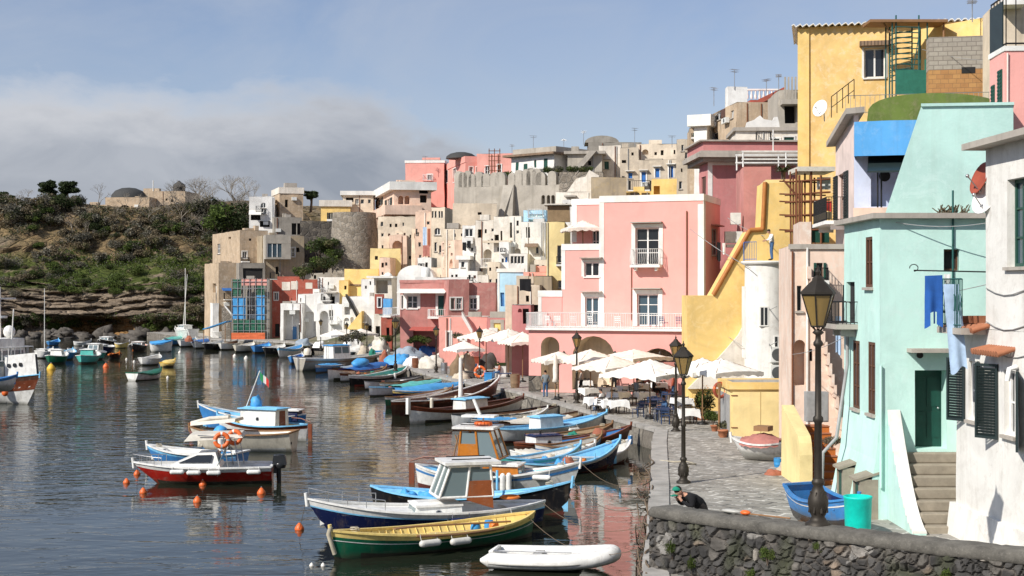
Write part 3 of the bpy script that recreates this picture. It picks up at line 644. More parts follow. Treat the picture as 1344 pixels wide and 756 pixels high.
# ------------------------------------------------------------------ the houses, one by one
def planeD(h,u):return isect(u,h.P,h.d)[1]
def wing(h,main,name='wing'):
 a=math.atan2(main.d.y,main.d.x);X=Matrix.Translation((main.P.x,main.P.y,main.z0))@Matrix.Rotation(a,4,'Z')
 b=math.atan2(h.d.y,h.d.x);Y=Matrix.Translation((h.P.x,h.P.y,h.z0))@Matrix.Rotation(b,4,'Z')
 Z=X.inverted()@Y
 for k in('label','category','group'):
  if k in h.e:del h.e[k]
 h.e.name=name;h.e.parent=main.e;h.e.location=Z.to_translation();h.e.rotation_euler=Z.to_euler();return h
# === the pink corner house with the terrace restaurant
p=H('pink','house','tall salmon pink house with white corner bands and a bowed balcony above the parasols','pink',788,923,258,520,99,-19,('R',945),zb=.9,cor=('trim',.42,.05));p.wob=.008
p.win('F',834,299,865,348,'win','frame_white',trim='trim',tw=.28,r=.3,bars=2,sill=False,hood='cornice_grey');p.balcony('F',830,327,869,348,'trim','rail_white',.75,bulge=True)
p.win('F',836,386,864,428,'win','frame_white',trim='trim',tw=.3,r=.3,bars=2,sill=False,glass='glass_blue',hood='cornice_grey')
p.strip('F',786.5,793,258,430);p.strip('F',916,924,268,500);p.strip('R',923,925.5,264,500);p.pipe('F',901.5,277,420,.045,'rust');p.pipe('F',829,350,420,.03,'rust')
p.win('R',934,300,942,335,'win','frame_grey',hood='old_red');p.finish()
def PW(uL,uR,vT,back=0,depth=6):
 D=planeD(p,uL);h=House('wing',None,'pink',uL,uR,vT,520,D+back,-19,depth=depth,zb=.9,cor=('trim',.40,.05));h.wob=.006;return wing(h,p)
q=PW(738,787.5,321,0.02);q.win('F',767,344,788,363,'win',trim='trim',tw=.2,hood='cornice_grey');q.win('F',768,390,786,428,'win',trim='trim',tw=.28,sill=False,glass='glass_blue',hood='cornice_grey');q.strip('F',737,742,321,380);q.finish()
q=PW(707,737.5,382,0.03);q.strip('F',706.5,711,384,430);q.finish()
q=PW(751,787.5,262,3.2,4);q.win('F',777,303,787,330,'win',sill=False);q.strip('F',750.5,757,264,318);q.finish()
# ground floor with its terrace
t=wing(House('arcade',None,'pink',694,909,433,520,96.2,-19,depth=6.5,zb=.9,par=.02),p,'arcade')
t.nm='oldcream';t.arch('F',710,442,734,512,1.6);t.arch('F',751,441,807,512,2.0);t.hole('F',*t.rect('F',838,457,890,516),2.2,True,True)
t.strip('F',694,710,493,514,'dark_rubble',.04,'plinth')
mb=MB();t.fbox(mb,'F',-.15,t.w+.1,-.25,6.3,t.h+.004,t.h+.16);mb.build('terrace_slab','trim',t.e)
mb=MB();zt=t.h+.16;H_=1.0
bal_rail(mb,[(-.1,5),(-.1,-.2),(t.w+.05,-.2),(t.w+.05,3)],zt,zt+H_);mb.build('terrace_railing','rail_white',t.e)
for u in(742,757,809,868):
 x,z=t.pix('F',u,463);mb=MB();mb.cyl((x,-.05,z),(x,-.35,z+.1),.03,n=5);mb.lathe([(.06,-.28),(.13,.0),(.02,.14)],6,0,(x,-.35,z));mb.build('wall_lantern','lamp_iron',t.e)
t.finish()
mb=MB();t.fbox(mb,'F',*[t.rect('F',840,458,889,515)[i]for i in(0,2)],1.0,1.1,0,2.2);mb.build('entrance_screen','old_red',t.e)
# === big yellow house on the right and what leans on it
y=H('bigyellow','house','tall ochre yellow house with a corrugated white roof edge and a green scaffold tower','big_yellow',1047,1296,36,330,86,-12,None,9,zb=1)
y.win('F',1134,63,1162,102,'win',trim='trim',tw=.12,bars=0,r=.3);y.win('F',1215,72,1224,98,'win','frame_white')
y.strip('F',1047,1062,38,330,'yellow',.12,'pilaster');y.finish()
mb=MB();k=90
for i in range(k):
 x0=-.35+(y.w+.5)*i/k;x1=-.35+(y.w+.5)*(i+1)/k;z=.09*math.sin(i*2.1);z2=.09*math.sin((i+1)*2.1)
 mb.hexa([(x0,-.5,y.h+z),(x1,-.5,y.h+z2),(x1,9.2,y.h+.5+z2),(x0,9.2,y.h+.5+z),(x0,-.5,y.h+z+.06),(x1,-.5,y.h+z2+.06),(x1,9.2,y.h+.56+z2),(x0,9.2,y.h+.56+z)])
mb.build('corrugated_roof','trim',y.e)
mb=MB();x0,z0,x1,z1=y.rect('F',1128,55,1170,61);y.fbox(mb,'F',x0,x1,-.5,.02,z0,z1);mb.build('window_hood','old_tile',y.e)
yr=H('yellowright','house','narrow yellow gable wall with a small window right of the scaffold house','yellow',1296,1330,22,200,80.2,35,None,8,zb=4);yr.win('F',1300,40,1306,58);yr.finish()
bb=H('beigetop','house','beige rough plaster house with a projecting balcony slab at the top right corner','oldcream',1311,1420,0,200,70,-8,('L',1290),9,zb=4);x0,z0,x1,z1=bb.rect('F',1311,2,1340,12);mb=MB();bb.fbox(mb,'F',x0,x1,-1.2,.02,z0,z1);mb.build('balcony_slab','trim',bb.e);bb.finish()
# scaffold tower
sc=thing('scaffold_tower','green steel scaffold tower with a mesh guard against the yellow wall','scaffold',W(1170,133,81.5));s0=sc.location;k_=81.5/F
mb=MB();gx=lambda u:(u-1170)*k_;gz=lambda v:(133-v)*k_
for u in(1171,1176,1206,1217):
 for yy in(0,1.4):mb.cyl((gx(u),yy,-1),(gx(u),yy,gz(20 if u in(1176,1206)else 30)),.045,n=6)
for v in range(35,100,7):mb.cyl((gx(1176),0,gz(v)),(gx(1206),0,gz(v+1)),.035,n=5);mb.cyl((gx(1206),1.4,gz(v)),(gx(1176),1.4,gz(v+4)),.035,n=5);mb.cyl((gx(1176),0,gz(v)),(gx(1176),1.4,gz(v)),.03,n=5)
mb.cyl((gx(1208),0,gz(36)),(gx(1198),0,gz(95)),.03,n=5);mb.build('frame','rail_green',sc)
mb=MB();mb.box(gx(1176),gx(1218),-.06,.0,gz(124),gz(92));mb.box(gx(1214),gx(1217),-.1,.1,gz(120),gz(78));mb.build('guard_mesh','mesh_green',sc)
mb=MB();mb.box(gx(1141),gx(1243),-.2,1.6,gz(29.5),gz(26));mb.build('top_beam','wood',sc)
mb=MB();mb.cyl((gx(1240),.2,gz(28)),(gx(1240),.2,gz(55)),.06,n=6);mb.build('prop','wood',sc);mb=MB();mb.cyl((gx(1170),.2,gz(42)),(gx(1160),.2,gz(28)),.05,n=5);mb.build('prop','wood',sc)
bw=H('blockwall','wall','unfinished wall of grey concrete blocks standing on tan hollow bricks','block_grey',1219,1310,49,92,78,-10,None,1.2,ext=0,cat='wall');bw.finish()
bt=wing(House('brick_base',None,'block_tan',1219,1310,91.5,170,78,-10,depth=1.2,ext=2),bw,'brick_base');bt.finish()
mb=MB();x0,z0,x1,z1=bw.rect('F',1262,88,1280,96);bw.fbox(mb,'F',x0,x1,-.02,.3,z0,z1);mb.build('drain_gap','dark',bw.e)
# green barrel vault
def barrel(name,label,m,uL,uR,vE,vT,D,depth,cat='roof',base=3.0):
 a=W(uL,vE,D);b=W(uR,vE,D);r=(b.x-a.x)/2;hh=(vE-vT)*D/F;e=thing(name,label,cat,(a.x+r,D,a.z-base));mb=MB();k=16
 arc=[(-r*math.cos(math.pi*i/k),0,base+hh*math.sin(math.pi*i/k)**(.55 if D<100 else .8))for i in range(k+1)]
 mb.prism([(-r,0,0)]+arc+[(r,0,0)],(.27*depth if D<100 else 0,depth,0));o=mb.build('vault',m,e);return e
barrel('vaulted_roof','moss green barrel vaulted roof behind the turquoise house','moss_green',1138,1322,158,122,67,9,base=5)
rl=thing('roof_railing','rusty white roof railing along the green vault','railing',W(1110,150,73));mb=MB();bal_rail(mb,[(0,0),(7.6,-1.5)],0,.95,.24,.012);mb.build('bars','steel',rl)
# stucco house with the shuttered balcony, its long side to the water
s_=H('stucco','house','narrow pale pink stucco house with dark shutters and a flower balcony','stucco_pink',1121,1127,150,640,62,-4,('L',1097),8,zb=1)
s_.win('L',1100,228,1109,290,'open','frame_brown','shutter_dark',r=.25,sill=False);s_.balcony('L',1091,262,1110,292,'trim','iron',.9)
mb=MB();x0,z0,x1,z1=s_.rect('L',1092,286,1109,292);s_.fbox(mb,'L',x0,x1,-.85,-.6,z0+.1,z0+.4);mb.build('flower_box','twig',s_.e)
s_.finish();mb=MB();mb.prism([(-.4,s_.dep+.3,s_.h-0.9),(-.4,-.3,s_.h-.02),(s_.w+.2,-.3,s_.h+.05),(s_.w+.2,s_.dep+.3,s_.h-.85)],(0,0,.25));mb.build('coping','cornice_grey',s_.e)
rl=thing('stair_railing','dark iron railing on the sloping coping of the pale pink stucco house','railing',W(1121,150,62));mb=MB()
for i in range(5):mb.cyl((-.72+i*.18,1.2-i*.3,.0+i*.17),(-.72+i*.18,1.2-i*.3,.93+i*.15),.02,n=5)
mb.cyl((-.72,1.2,.93),(0,0,1.53),.02,n=5);mb.cyl((-.72,1.2,.45),(0,0,1.05),.016,n=5);mb.build('bars','iron',rl)
# blue roofed porch house
b=H('bluehouse','house','house with a bright blue upper wall over a lilac porch with an arch','blue',1121,1215,160,205,60,-15,None,7,ext=0);b.finish()
l=wing(House('porch',None,'lilac',1121,1215,205.5,272,61.5,-15,depth=5,ext=1),b,'porch');l.arch('F',1143,212,1185,271,.9);l.finish()
mb=MB();c0=W(1161,229,61.3);X=Matrix.Translation(V((-b.P.x,-b.P.y,-b.z0)));mb=MB();
mb=MB();l.fbox(mb,'F',*[l.rect('F',1121,262,1215,275)[i]for i in(0,2)],-1.4,0,-.6,0.9);mb.build('porch_floor','peach',l.e)
mb=MB();mb.prism([l.pt('F',.6,0,l.h-.05),l.pt('F',l.w,0,l.h-.05),l.pt('F',l.w,-2.4,l.h-.9),l.pt('F',.6,-2.4,l.h-.9)],(0,0,.08));mb.build('porch_awning','shutter_dark',l.e)
mb=MB()
for x in(1.0,1.15):mb.cyl(l.pt('F',x,-1.3,.9),l.pt('F',x,-1.3,l.h-.5),.035,n=6)
mb.build('posts','iron',l.e);mb=MB();c_=l.pix('F',1161,229);mb.cyl(l.pt('F',c_[0],.86,c_[1]),l.pt('F',c_[0],.89,c_[1]),.24,n=16);mb.build('round_window','dark',l.e)
# === turquoise house
t=H('teal','house','turquoise house with a dark green door at the top of stone steps','teal',1155,1306,286,690,43,0,('L',1108),zb=.9);t.far=False
t.win('F',1239,327,1260,355,'win','frame_brown','shutter_dark',r=.3,sill=False,glass='dark');t.win('F',1201,486,1243,589,'door',sm='door_green',r=.65)
t.win('L',1136,311,1145.5,377,'win','frame_brown',r=.11);t.win('L',1119.5,447,1128.5,536,'win','frame_brown',r=.11,glass='glass_blue',bars=2);t.win('L',1139.5,449,1148.5,543,'win','frame_brown',r=.11,bars=2,glass='glass_blue')
t.win('L',1111,370,1122,424,'door',sm='dark',r=.2)
x0,z0,x1,z1=t.rect('F',1190,457,1243,462);mb=MB();t.fbox(mb,'F',x0,x1,-.55,.02,z0,z1);mb.build('door_canopy','cornice_grey',t.e)
mb=MB();c_=t.pix('F',1207,466);mb.cyl((c_[0],-.01,c_[1]),(c_[0],-.05,c_[1]),.10,n=14);mb.build('vent_hole','dark',t.e)
t.pipe('F',1155.5,480,640,.045,'teal');t.pipe('F',1250,250,420,.03,'rail_green');t.finish()
mb=MB();ov=.28;mb.box(-ov,t.w+.1,-ov,t.dep+.3,t.h-.02,t.h+.14);mb.build('eaves','cornice_grey',t.e)
# sloping upper storey
tz=lambda v,D=44:EYE-(v-CY)*D/F-t.z0;tx=lambda u,D=44:(u-CX)/F*D-t.P.x
mb=MB();mb.prism([(tx(1161),1.0,t.h+.12),(tx(1330),1.0,t.h+.12),(tx(1330),1.0,tz(138)),(tx(1209),1.0,tz(140))],(2.45,7.5,0));mb.build('sloping_wall','teal',t.e)
mb=MB();mb.prism([(tx(1208),.93,tz(140)),(tx(1330),.93,tz(138)),(tx(1330)+2.4,8.3,tz(138)),(tx(1208)+2.4,8.3,tz(140))],(0,0,.09));mb.build('roof_slab','teal',t.e)
mb=MB()
for i in range(60):x=tx(1222+random.random()*36);mb.cyl((x,random.uniform(0,.6),t.h+.13),(x+random.uniform(-.15,.25),random.uniform(0,.6),t.h+random.uniform(.2,.42)),.018,n=3)
mb.build('dry_weeds','twig',t.e)
# battered base towards the water and the little hatches
mb=MB();L_=t.dep;mb.prism([(-.5,0,0),(-.12,0,1.9),(-.005,0,3.2),(-.005,0,0)],(0,L_,0));mb.build('battered_base','teal',t.e)
for i,(u,v0,v1)in enumerate(((1109,607,655),(1131,622,672))):
 y_=isect(u,t.P+V((-.45,0)),V((0,1)))[0];D=t.P.y+y_;zb_=EYE-(v1-CY)*D/F-t.z0;zt_=EYE-(v0-CY)*D/F-t.z0
 mb=MB();mb.box(-.62,-.05,y_-.42,y_-.27,zb_-.3,zt_-.12);mb.box(-.62,-.05,y_+.27,y_+.42,zb_-.3,zt_-.12);mb.prism([(-.74,y_-.46,zt_-.18),(-.74,y_+.46,zt_-.18),(0,y_+.46,zt_+.05),(0,y_-.46,zt_+.05)],(0,0,.07));o=mb.build('cellar_hatch','step_stone',t.e)
 k=MB();k.box(-.58,-.3,y_-.269,y_+.269,zb_-.3,zt_-.14);k.build('hatch_door','shutter_green',o)
mb=MB();py=isect(1105,t.P+V((-.3,0)),V((0,1)))[0];mb.tube([(-.12,py,5.8),(-.12,py,4.6),(-.5,py-.1,2.2),(-.95,py-.1,1.7),(-1.0,py-.1,.1)],.06,8);mb.build('drainpipe','frame_grey',t.e)
# balcony with clothes rack on the side towards the water
x0,z0,x1,z1=t.rect('L',1108,398,1124,424)
t.balcony('L',1110,396,1126,425,'cornice_grey','iron',.7)
# stair with the turquoise string wall
st=thing('stone_stair','worn stone steps climbing to the green door of the turquoise house','stairs',(t.P.x+.62,43,.9));nS=7
mb=MB();xw=2.05
for i in range(nS):
 z1=2.15*(i+1)/nS;y0=-2.5+.36*i
 mb.box(0,xw,y0,0,z1-2.15/nS if i else 0,z1)
for i in range(nS):pass
mb.build('steps','step_stone',st,bevel=.04)
mb=MB();pr=[]
for i in range(13):
 f_=i/12;pr.append((-.02,-.02-2.75*f_,.15+2.95*(1-f_)**1.6+.25*(1-f_)))
mb.prism([(-.02,-.02,0)]+pr+[(-.02,-2.77,0)],(-.36,0,0));mb.build('string_wall','teal',st)
mb=MB()
for a,c in zip(pr,pr[1:]):mb.hexa([(-.37,a[1],a[2]+.002),(.0,a[1],a[2]+.002),(.0,c[1],c[2]+.002),(-.42,c[1],c[2]+.002),(-.40,a[1],a[2]+.07),(-.02,a[1],a[2]+.07),(-.02,c[1],c[2]+.07),(-.40,c[1],c[2]+.07)])
mb.build('worn_coping','white_old',st)
mb=MB();mb.box(xw+.0,xw+.3,-1.9,-.02,0,3.6);mb.build('side_wall','white',st)
# === white house on the right edge
wx=12.62
wh=thing('house','whitewashed house with black shutters at the right edge','house',(wx,40.4,.9),R(-87.2))
class Flat(House):
 def __init__(s,e,P,yaw,w_,h_,m):s.P=V(P);a=R(yaw);s.d=V((math.cos(a),math.sin(a)));s.nb=V((-s.d.y,s.d.x));s.w=w_;s.h=h_;s.dep=7;s.z0=.9;s.zt=.9+h_;s.e=e;s.ops={'F':[],'L':[],'R':[]};s.m=m;s.far=False;s.cor=None;s.roofm='roof_grey';s.par=.05;s.done=False;s.nm=None;s.wob=.02
w1=Flat(wh,(wx,40.4),-87.2,16,6.0,'white_old')
w1.win('F',1271,474,1283,552,'win','frame_white',r=.2);w1.win('F',1318,486,1333,572,'win','frame_white',r=.25)
def shutter(f,u0,v0,u1,v1,ang):
 pass
w1.finish()
for(u,v0,v1,wd,sgn)in((1267.5,470,553,.62,1),(1285,474,556,.62,-1),(1311,478,577,.72,1),(1336,486,590,.7,-1)):
 tt,_=w1.pix('F',u,500);zt_=w1.pix('F',u,v0)[1];zb_=w1.pix('F',u,v1)[1]
 mb=MB(Matrix.Translation(w1.pt('F',tt,-.03,0))@Matrix.Rotation(R(-150 if sgn>0 else-22),4,'Z'));mb.box(0,wd,-.03,.03,zb_,zb_+.07);mb.box(0,wd,-.03,.03,zt_-.07,zt_);mb.box(0,.06,-.03,.03,zb_+.07,zt_-.07);mb.box(wd-.06,wd,-.03,.03,zb_+.07,zt_-.07)
 k=int((zt_-zb_-.14)/.075)
 for i in range(k):
  z=zb_+.07+i*.075;mb.hexa([(.06,-.025,z),(wd-.06,-.025,z),(wd-.06,-.012,z),(.06,-.012,z),(.06,.012,z+.07),(wd-.06,.012,z+.07),(wd-.06,.025,z+.07),(.06,.025,z+.07)])
 mb.build('shutter','shutter_dark',wh)
# plinth, balcony, eave tiles, upper storey
mb=MB();mb.prism([(-.25,-.22,0),(16,-.22,0),(16,-.1,1.0),(-.25,-.1,1.0)],(0,.4,0));mb.build('plinth','white_old',wh)
w2o=thing('upper_storey',None,None,(2.2,.0,6.0));w2o.parent=wh
w2=Flat(w2o,(wx+2.2*math.cos(R(-87.2)),40.4+2.2*math.sin(R(-87.2))),-87.2,13.8,4.85,'stucco_pink');w2.z0=6.9;w2.m='white_old'
w2.win('F',1322,234,1345,350,'win','shutter_green',r=.3,glass='glass_blue',bars=2);w2.finish()
mb=MB();mb.box(-.45,14,-.5,.4,4.83,5.0);mb.build('eaves','cornice_grey',w2o)
mb=MB();mb.box(.45,2.3,-.72,.0,5.85,6.02);ob=mb.build('balcony','cornice_grey',wh)
mb=MB();bal_rail(mb,[(.47,0),(.47,-.68),(2.2,-.68)],6.02,7.35,.11,.013)
for i in range(5):
 c=V((.6+.33*i,-.68,6.7));mb.tube([c+V((.13*math.cos(a_),0,.3*math.sin(a_)))for a_ in[j*.63 for j in range(11)]],.012,4)
for i in range(3):
 c=V((.47,-.14-.2*i,6.7));mb.tube([c+V((0,.13*math.cos(a_),.3*math.sin(a_)))for a_ in[j*.63 for j in range(11)]],.012,4)
mb.build('railing','rail_green',ob)
def tiles(mb,x0,x1,y0,y1,z0,z1):
 k=int((x1-x0)/.17)
 for i in range(k):
  x=x0+(i+.5)*(x1-x0)/k;mb.cyl((x,y0,z0),(x,y1,z1),.085,.06,8)
for(u0,u1,v)in((1244,1300,427),(1297,1334,458)):
 a=w1.pix('F',u0,v);c=w1.pix('F',u1,v);mb=MB();tiles(mb,max(.2,min(a[0],c[0])),max(a[0],c[0]),-.48,.02,a[1]-.06,a[1]+.08);mb.build('tile_hood','terracotta',wh)
mb=MB();
for zz,s0 in((7.1,2.3),(6.2,2.3),(5.5,2.6)):mb.tube([(s0+i*.6,-.03,zz-.15*math.sin(i*.8)-.02*i)for i in range(12)],.016,4)
mb.build('cables','frame_grey',wh)
mb=MB();mb.tube([w1.pt('F',4.4,-.06,5.1),w1.pt('F',4.4,-.25,5.05),w1.pt('F',4.4,-.3,4.75)],.07,8);mb.build('pipe_stub','frame_white',wh)
# clothes rail, laundry
lr=thing('clothes_rail','thin iron laundry rail reaching out from the green balcony','clothes rail',W(1300,357,39.6));mb=MB();mb.cyl((0,0,0),(-2.05,.3,0.05),.02,n=6);mb.tube([(-2.05+.12*math.cos(a),.3,.12+.1*math.sin(a))for a in[i*.6-1.5 for i in range(9)]],.014,5);mb.build('rail','iron',lr)
def cloth(name,label,cat,m,P0,P1,h,wav=.05,seed=0,skew=0,taper=1,leg=0):
 P0=V(P0);P1=V(P1);d=P1-P0;mb=MB();nu,nv=10,12;e=None;nn=V((-d.y,d.x,0)).normalized()
 for th in(0.0,.02):
  for i in range(nu+1):
   for j in range(nv+1):
    a=i/nu;b_=j/nv;q=P0+d*(.5+(a-.5)*(1-(1-taper)*b_))+V((skew*b_,0,-h*b_*(1+.05*math.sin(a*5+seed))))+nn*(wav*math.sin(a*9+seed)*b_+.4*wav*noise.noise((a*3,b_*3,seed))+th);mb.v.append(q-P0)
 o_=(nu+1)*(nv+1)
 for i in range(nu):
  for j in range(nv):
   if leg and j>8 and i in(3,4,6):continue
   a=i*(nv+1)+j;mb.f.append([a,a+1,a+nv+2,a+nv+1]);mb.f.append([o_+a,o_+a+nv+1,o_+a+nv+2,o_+a+1]);mb.m+=[0,0];mb.sm+=[True,True]
 o=mb.build(name,m);o.location=P0;tag(o,label,cat);return o
cloth('jersey','dark blue top hanging from the laundry rail beside the pale towel','laundry','laundry_blue',W(1214,362,39.2),W(1237,361,39.15),1.4,.06,2,leg=1)
cloth('towel','long pale blue patterned towel hanging below the green balcony','laundry','towel',W(1238,373,38.7),W(1259,373,38.7),2.35,.03,1,.22)
cloth('bonnet','small cream cloth pegged above the long pale blue towel','laundry','cloth_white',W(1239,360,39.6),W(1248,360,39.6),.32,.03,4,0,.6)
dish(W(1291,236,38.6),(-.93,-.12,.35),.47,'large rust red satellite dish at the corner of the white house','dish_red');dish(W(1297,262,38.3),(-.8,-.3,.35),.48,'white satellite dish below the rust red one');
# pink house above
pk=H('pinkright','house','pink house with a green shutter and a dark railed roof terrace at the right edge','pink',1319,1420,62,220,46,-3,('L',1299),zb=3,cor=('trim',.12,.04));pk.m='stucco_pink';pk.m='pink'
pk.win('L',1310.5,92,1316,180,'shut',sm='shutter_green',r=.12);pk.win('L',1302,112,1306,180,'shut',sm='shutter_green',r=.12);pk.pipe('F',1322,70,200,.03,'stucco_pink');pk.finish()
mb=MB();bal_rail(mb,[(.05,pk.dep),(.05,.05),(6,.05)],pk.h+.05,pk.h+1.7,.3,.02);o=mb.build('terrace_railing','iron',pk.e);mb=MB();mb.box(.0,.04,.3,pk.dep,pk.h+.06,pk.h+1.55);mb.build('railing_screen','shutter_dark',pk.e)
# === peach house with arch, orange steps, yellow parapet
pe=H('peach','house','peach plaster house with a dark arched doorway beside the lane steps','peach_old',1038,1110,322,640,59,-6,None,6,zb=.9)
pe.arch('F',1042,446,1057,506,.8);pe.win('F',1046,375,1052,408,'win','frame_grey');pe.win('F',1072,345,1080,366,'open','frame_brown','shutter_green');pe.dark('F',1062,458,1066,474,.3);pe.ac('F',1061,408,1070,418);pe.pipe('F',1059.5,325,560,.05,'trim');pe.pipe('F',1040,330,560,.04,'rust');pe.balcony('F',1068,352,1086,368,'trim','iron',.7);pe.finish()
pe.block(*sorted([pe.pix('F',1050,300)[0],pe.pix('F',1065,300)[0]]),.1,3,pe.h-.2,pe.pix('F',1057,291)[1],'peach_old')
mb=MB();mb.box(-.08,pe.w+.05,-.1,.25,pe.h-.16,pe.h+.05);mb.build('coping','cornice_grey',pe.e)
# stepped peach stair running up the wall
mb=MB();
for i in range(16):
 xx0,zz0=pe.pix('F',1107-i*3.0,560-i*14);mb.box(xx0-.1,xx0+.02,-.7,-.0,zz0-.5,zz0)
mb.build('outer_steps','peach_old',pe.e)
sx_=10.55
os_=thing('orange_stair','flight of orange tiled steps behind the near street lamp','stairs',(sx_,50.5,.95));mb=MB();mr=MB()
for i in range(8):
 z0,z1,y0=.24*i,.24*(i+1),.34*i;mb.box(0,1.25,y0,3.4,z0 if i else 0,z1-.035);mr.box(-.01,1.26,y0-.03,y0+.36,z1-.034,z1)
mb.build('steps','step_tile',os_);mr.build('tread_edge','terracotta',os_)
yp=thing('stair_parapet','curved yellow parapet wall beside the orange steps','wall',(sx_-.48,49.8,.95));mb=MB();pr=[(0,0,1.2),(0,.12,1.6)]+[(0,.3*i,1.75+.085*i)for i in range(1,12)]
mb.prism([(0,0,0)]+pr+[(0,3.4,0)],(.45,0,0));mb.build('wall','pale_yellow',yp)
cb_=thing('cabinet','grey utility cabinet on the wall behind the near street lamp','cabinet',W(1071,553,55));mb=MB();mb.box(-.42,.42,-.3,.2,0,1.15);mb.box(-.39,-.02,-.33,-.301,.05,1.1);mb.box(.02,.39,-.33,-.301,.05,1.1);mb.build('body','frame_grey',cb_)
# === yellow diagonal stair wall, turret, red houses behind
D0=81
ys=thing('stair_wall','huge golden yellow wall of an outside staircase with a slanting orange coping','stair wall',(W(902,505,D0).x,D0,.9));o0=ys.location;kx=lambda u:(u-CX)/F*D0-o0.x;kz=lambda v:EYE-(v-CY)*D0/F-o0.z
top=[(902,388),(936,388),(984,303),(1001,302),(1004,240),(1046,240)]
mb=MB();mb.prism([(kx(902),0,0)]+[(kx(u),0,kz(v))for u,v in top]+[(kx(1046),0,0)],(.0,2.6,0));mb.build('wall','yellow',ys)
mb=MB()
for(a,c)in zip(top[1:],top[2:4]+[top[4]]):
 mb.tube([(kx(a[0]),-.06,kz(a[1])+.04),(kx(c[0]),-.06,kz(c[1])+.04)],.13,6)
mb.build('coping','pipe_orange',ys)
mb=MB();ruin=[(902,505)]+[(940,472),(955,455),(968,440),(976,425),(984,418),(990,440),(992,510),(902,510)]
mb.prism([(kx(u),-.25,max(-.0,kz(v)))for u,v in ruin[1:]],(0,.24,0));mb.build('bare_base','dirty_white',ys)
tr=thing('turret','round white house with a roof terrace against the yellow stair wall','house',(W(1012,505,78).x,79.3,.9));zt_=EYE-(347-CY)*78/F-.9
mb=MB();mb.lathe([(1.25,0),(1.22,zt_-.3),(1.2,zt_)],28);mb.box(-.1,1.22,-1.0,1.2,0,zt_);mb.build('wall','white_old',tr)
mb=MB();mb.lathe([(1.3,zt_+.003),(1.42,zt_+.1),(1.42,zt_+.2),(.01,zt_+.22)],28);mb.build('terrace','trim',tr)
mb=MB();mb.box(-1.25,-.9,-.3,.9,zt_-5.2,zt_-1.2);mb.build('chimney_breast','white',tr)
for z in(3.6,1.9):
 pass
for i,v in enumerate((466,490)):
 z=EYE-(v-CY)*77.2/F-.9;mb=MB();mb.box(-.05,.95,-1.62,-1.22,z-.42,z+.42);o=mb.build('air_conditioner','ac_white',tr);k=MB();k.cyl((.32,-1.63,z),(.32,-1.65,z),.34,n=16);k.build('fan_grille','grille',o)
mb=MB()
for(u,v)in((1010,405),(1010,452)):
 x=(u-1012)*.0415;z=EYE-(v-CY)*77.2/F-.9;mb.cyl((x,-1.2,z),(x-.1,-1.75,z-.1),.02,n=5);mb.cyl((x-.1,-1.7,z-.1),(x+.35,-1.6,z+.12),.02,n=5)
mb.tube([(1.15,-1.12,1.2),(1.15,-1.12,zt_-.4)],.05,6);mb.build('pipes','frame_grey',tr)
for x,z0,z1 in((-.62,zt_-3.4,zt_-2.3),(.15,zt_-4.6,zt_-3.9)):
 mb=MB();mb.box(x,x+.5,-1.24,-.9,z0,z1);o=mb.build('window','trim',tr);k=MB();k.box(x+.07,x+.22,-1.25,-1.235,z0+.07,z1-.07);k.box(x+.28,x+.43,-1.25,-1.235,z0+.07,z1-.07);k.build('pane','glass',o)
mb=MB()
bal_rail(mb,[(-1.2,.6),(-1.3,-.3),(-.75,-1.0)],zt_+.22,zt_+1.25,.12,.012);mb.build('terrace_rail','shutter_blue',tr)
r1=H('redbig','house','dark pink house with white corner bands and a heavy grey cornice under a pink attic','red_pink',929,1045,213,400,108,3,('L',918),9,zb=1)
r1.strip('F',929,935,213,400);r1.strip('F',935,1045,213,217,'trim',.05,'white_band');r1.win('L',921,232,926,262,'shut',sm='shutter_brown');r1.finish()
mb=MB();mb.box(-.9,r1.w+.5,-1.2,6,r1.h+.3,r1.h+.62);mb.box(-.5,r1.w+.3,-.7,6,r1.h+.002,r1.h+.298);mb.box(-.7,r1.w+.5,-1.0,6,r1.h+.622,r1.h+.8);mb.build('cornice','cornice_grey',r1.e)
mb=MB();mb.box(-.5,r1.w+.4,-.8,6,r1.h+.802,r1.h+1.5);mb.build('attic','red_pink',r1.e);mb=MB();mb.box(-.8,r1.w+.4,-1.0,6,r1.h+1.502,r1.h+1.62);mb.build('attic_coping','cornice_grey',r1.e)
r2=H('redstain','house','rust stained dark pink wall under the palm terrace','dark_pink',976,1012,219,400,99,-4,None,6,zb=1);r2.ac('F',968,274,975,284)if 0 else None;r2.finish()
mb=MB();mb.box(-.9,-.2,-.2,.4,r2.h-4,r2.h-3.2);mb.box(-1.3,-.1,-.3,.5,r2.h-5.3,r2.h-4.5);mb.box(-1.2,.0,-.35,.5,r2.h-5.6,r2.h-5.4);mb.build('air_conditioner','ac_white',r2.e)
y2=H('yellowtop','house','small yellow house with a red framed window below the palm terrace','pale_yellow',1005,1047,236,400,90,-5,None,5,zb=1);y2.win('F',1013,246,1027,262,'win','shutter_brown');y2.finish()
pl=thing('pergola','white roof terrace frame with cross rails above the stained pink wall','pergola',W(976,219,99));mb=MB()
for x in(0,3.0,6.2):mb.cyl((x,.2,0),(x,.2,1.1),.06,n=6);mb.cyl((x,3.0,0),(x,3.0,1.1),.06,n=6)
for z in(.5,1.05):mb.box(-.1,6.4,.14,.26,z,z+.1);mb.box(-.1,6.4,2.94,3.06,z,z+.1)
mb.cyl((2.1,.2,1.1),(2.1,.2,2.6),.05,n=6);mb.build('frame','rail_white',pl)
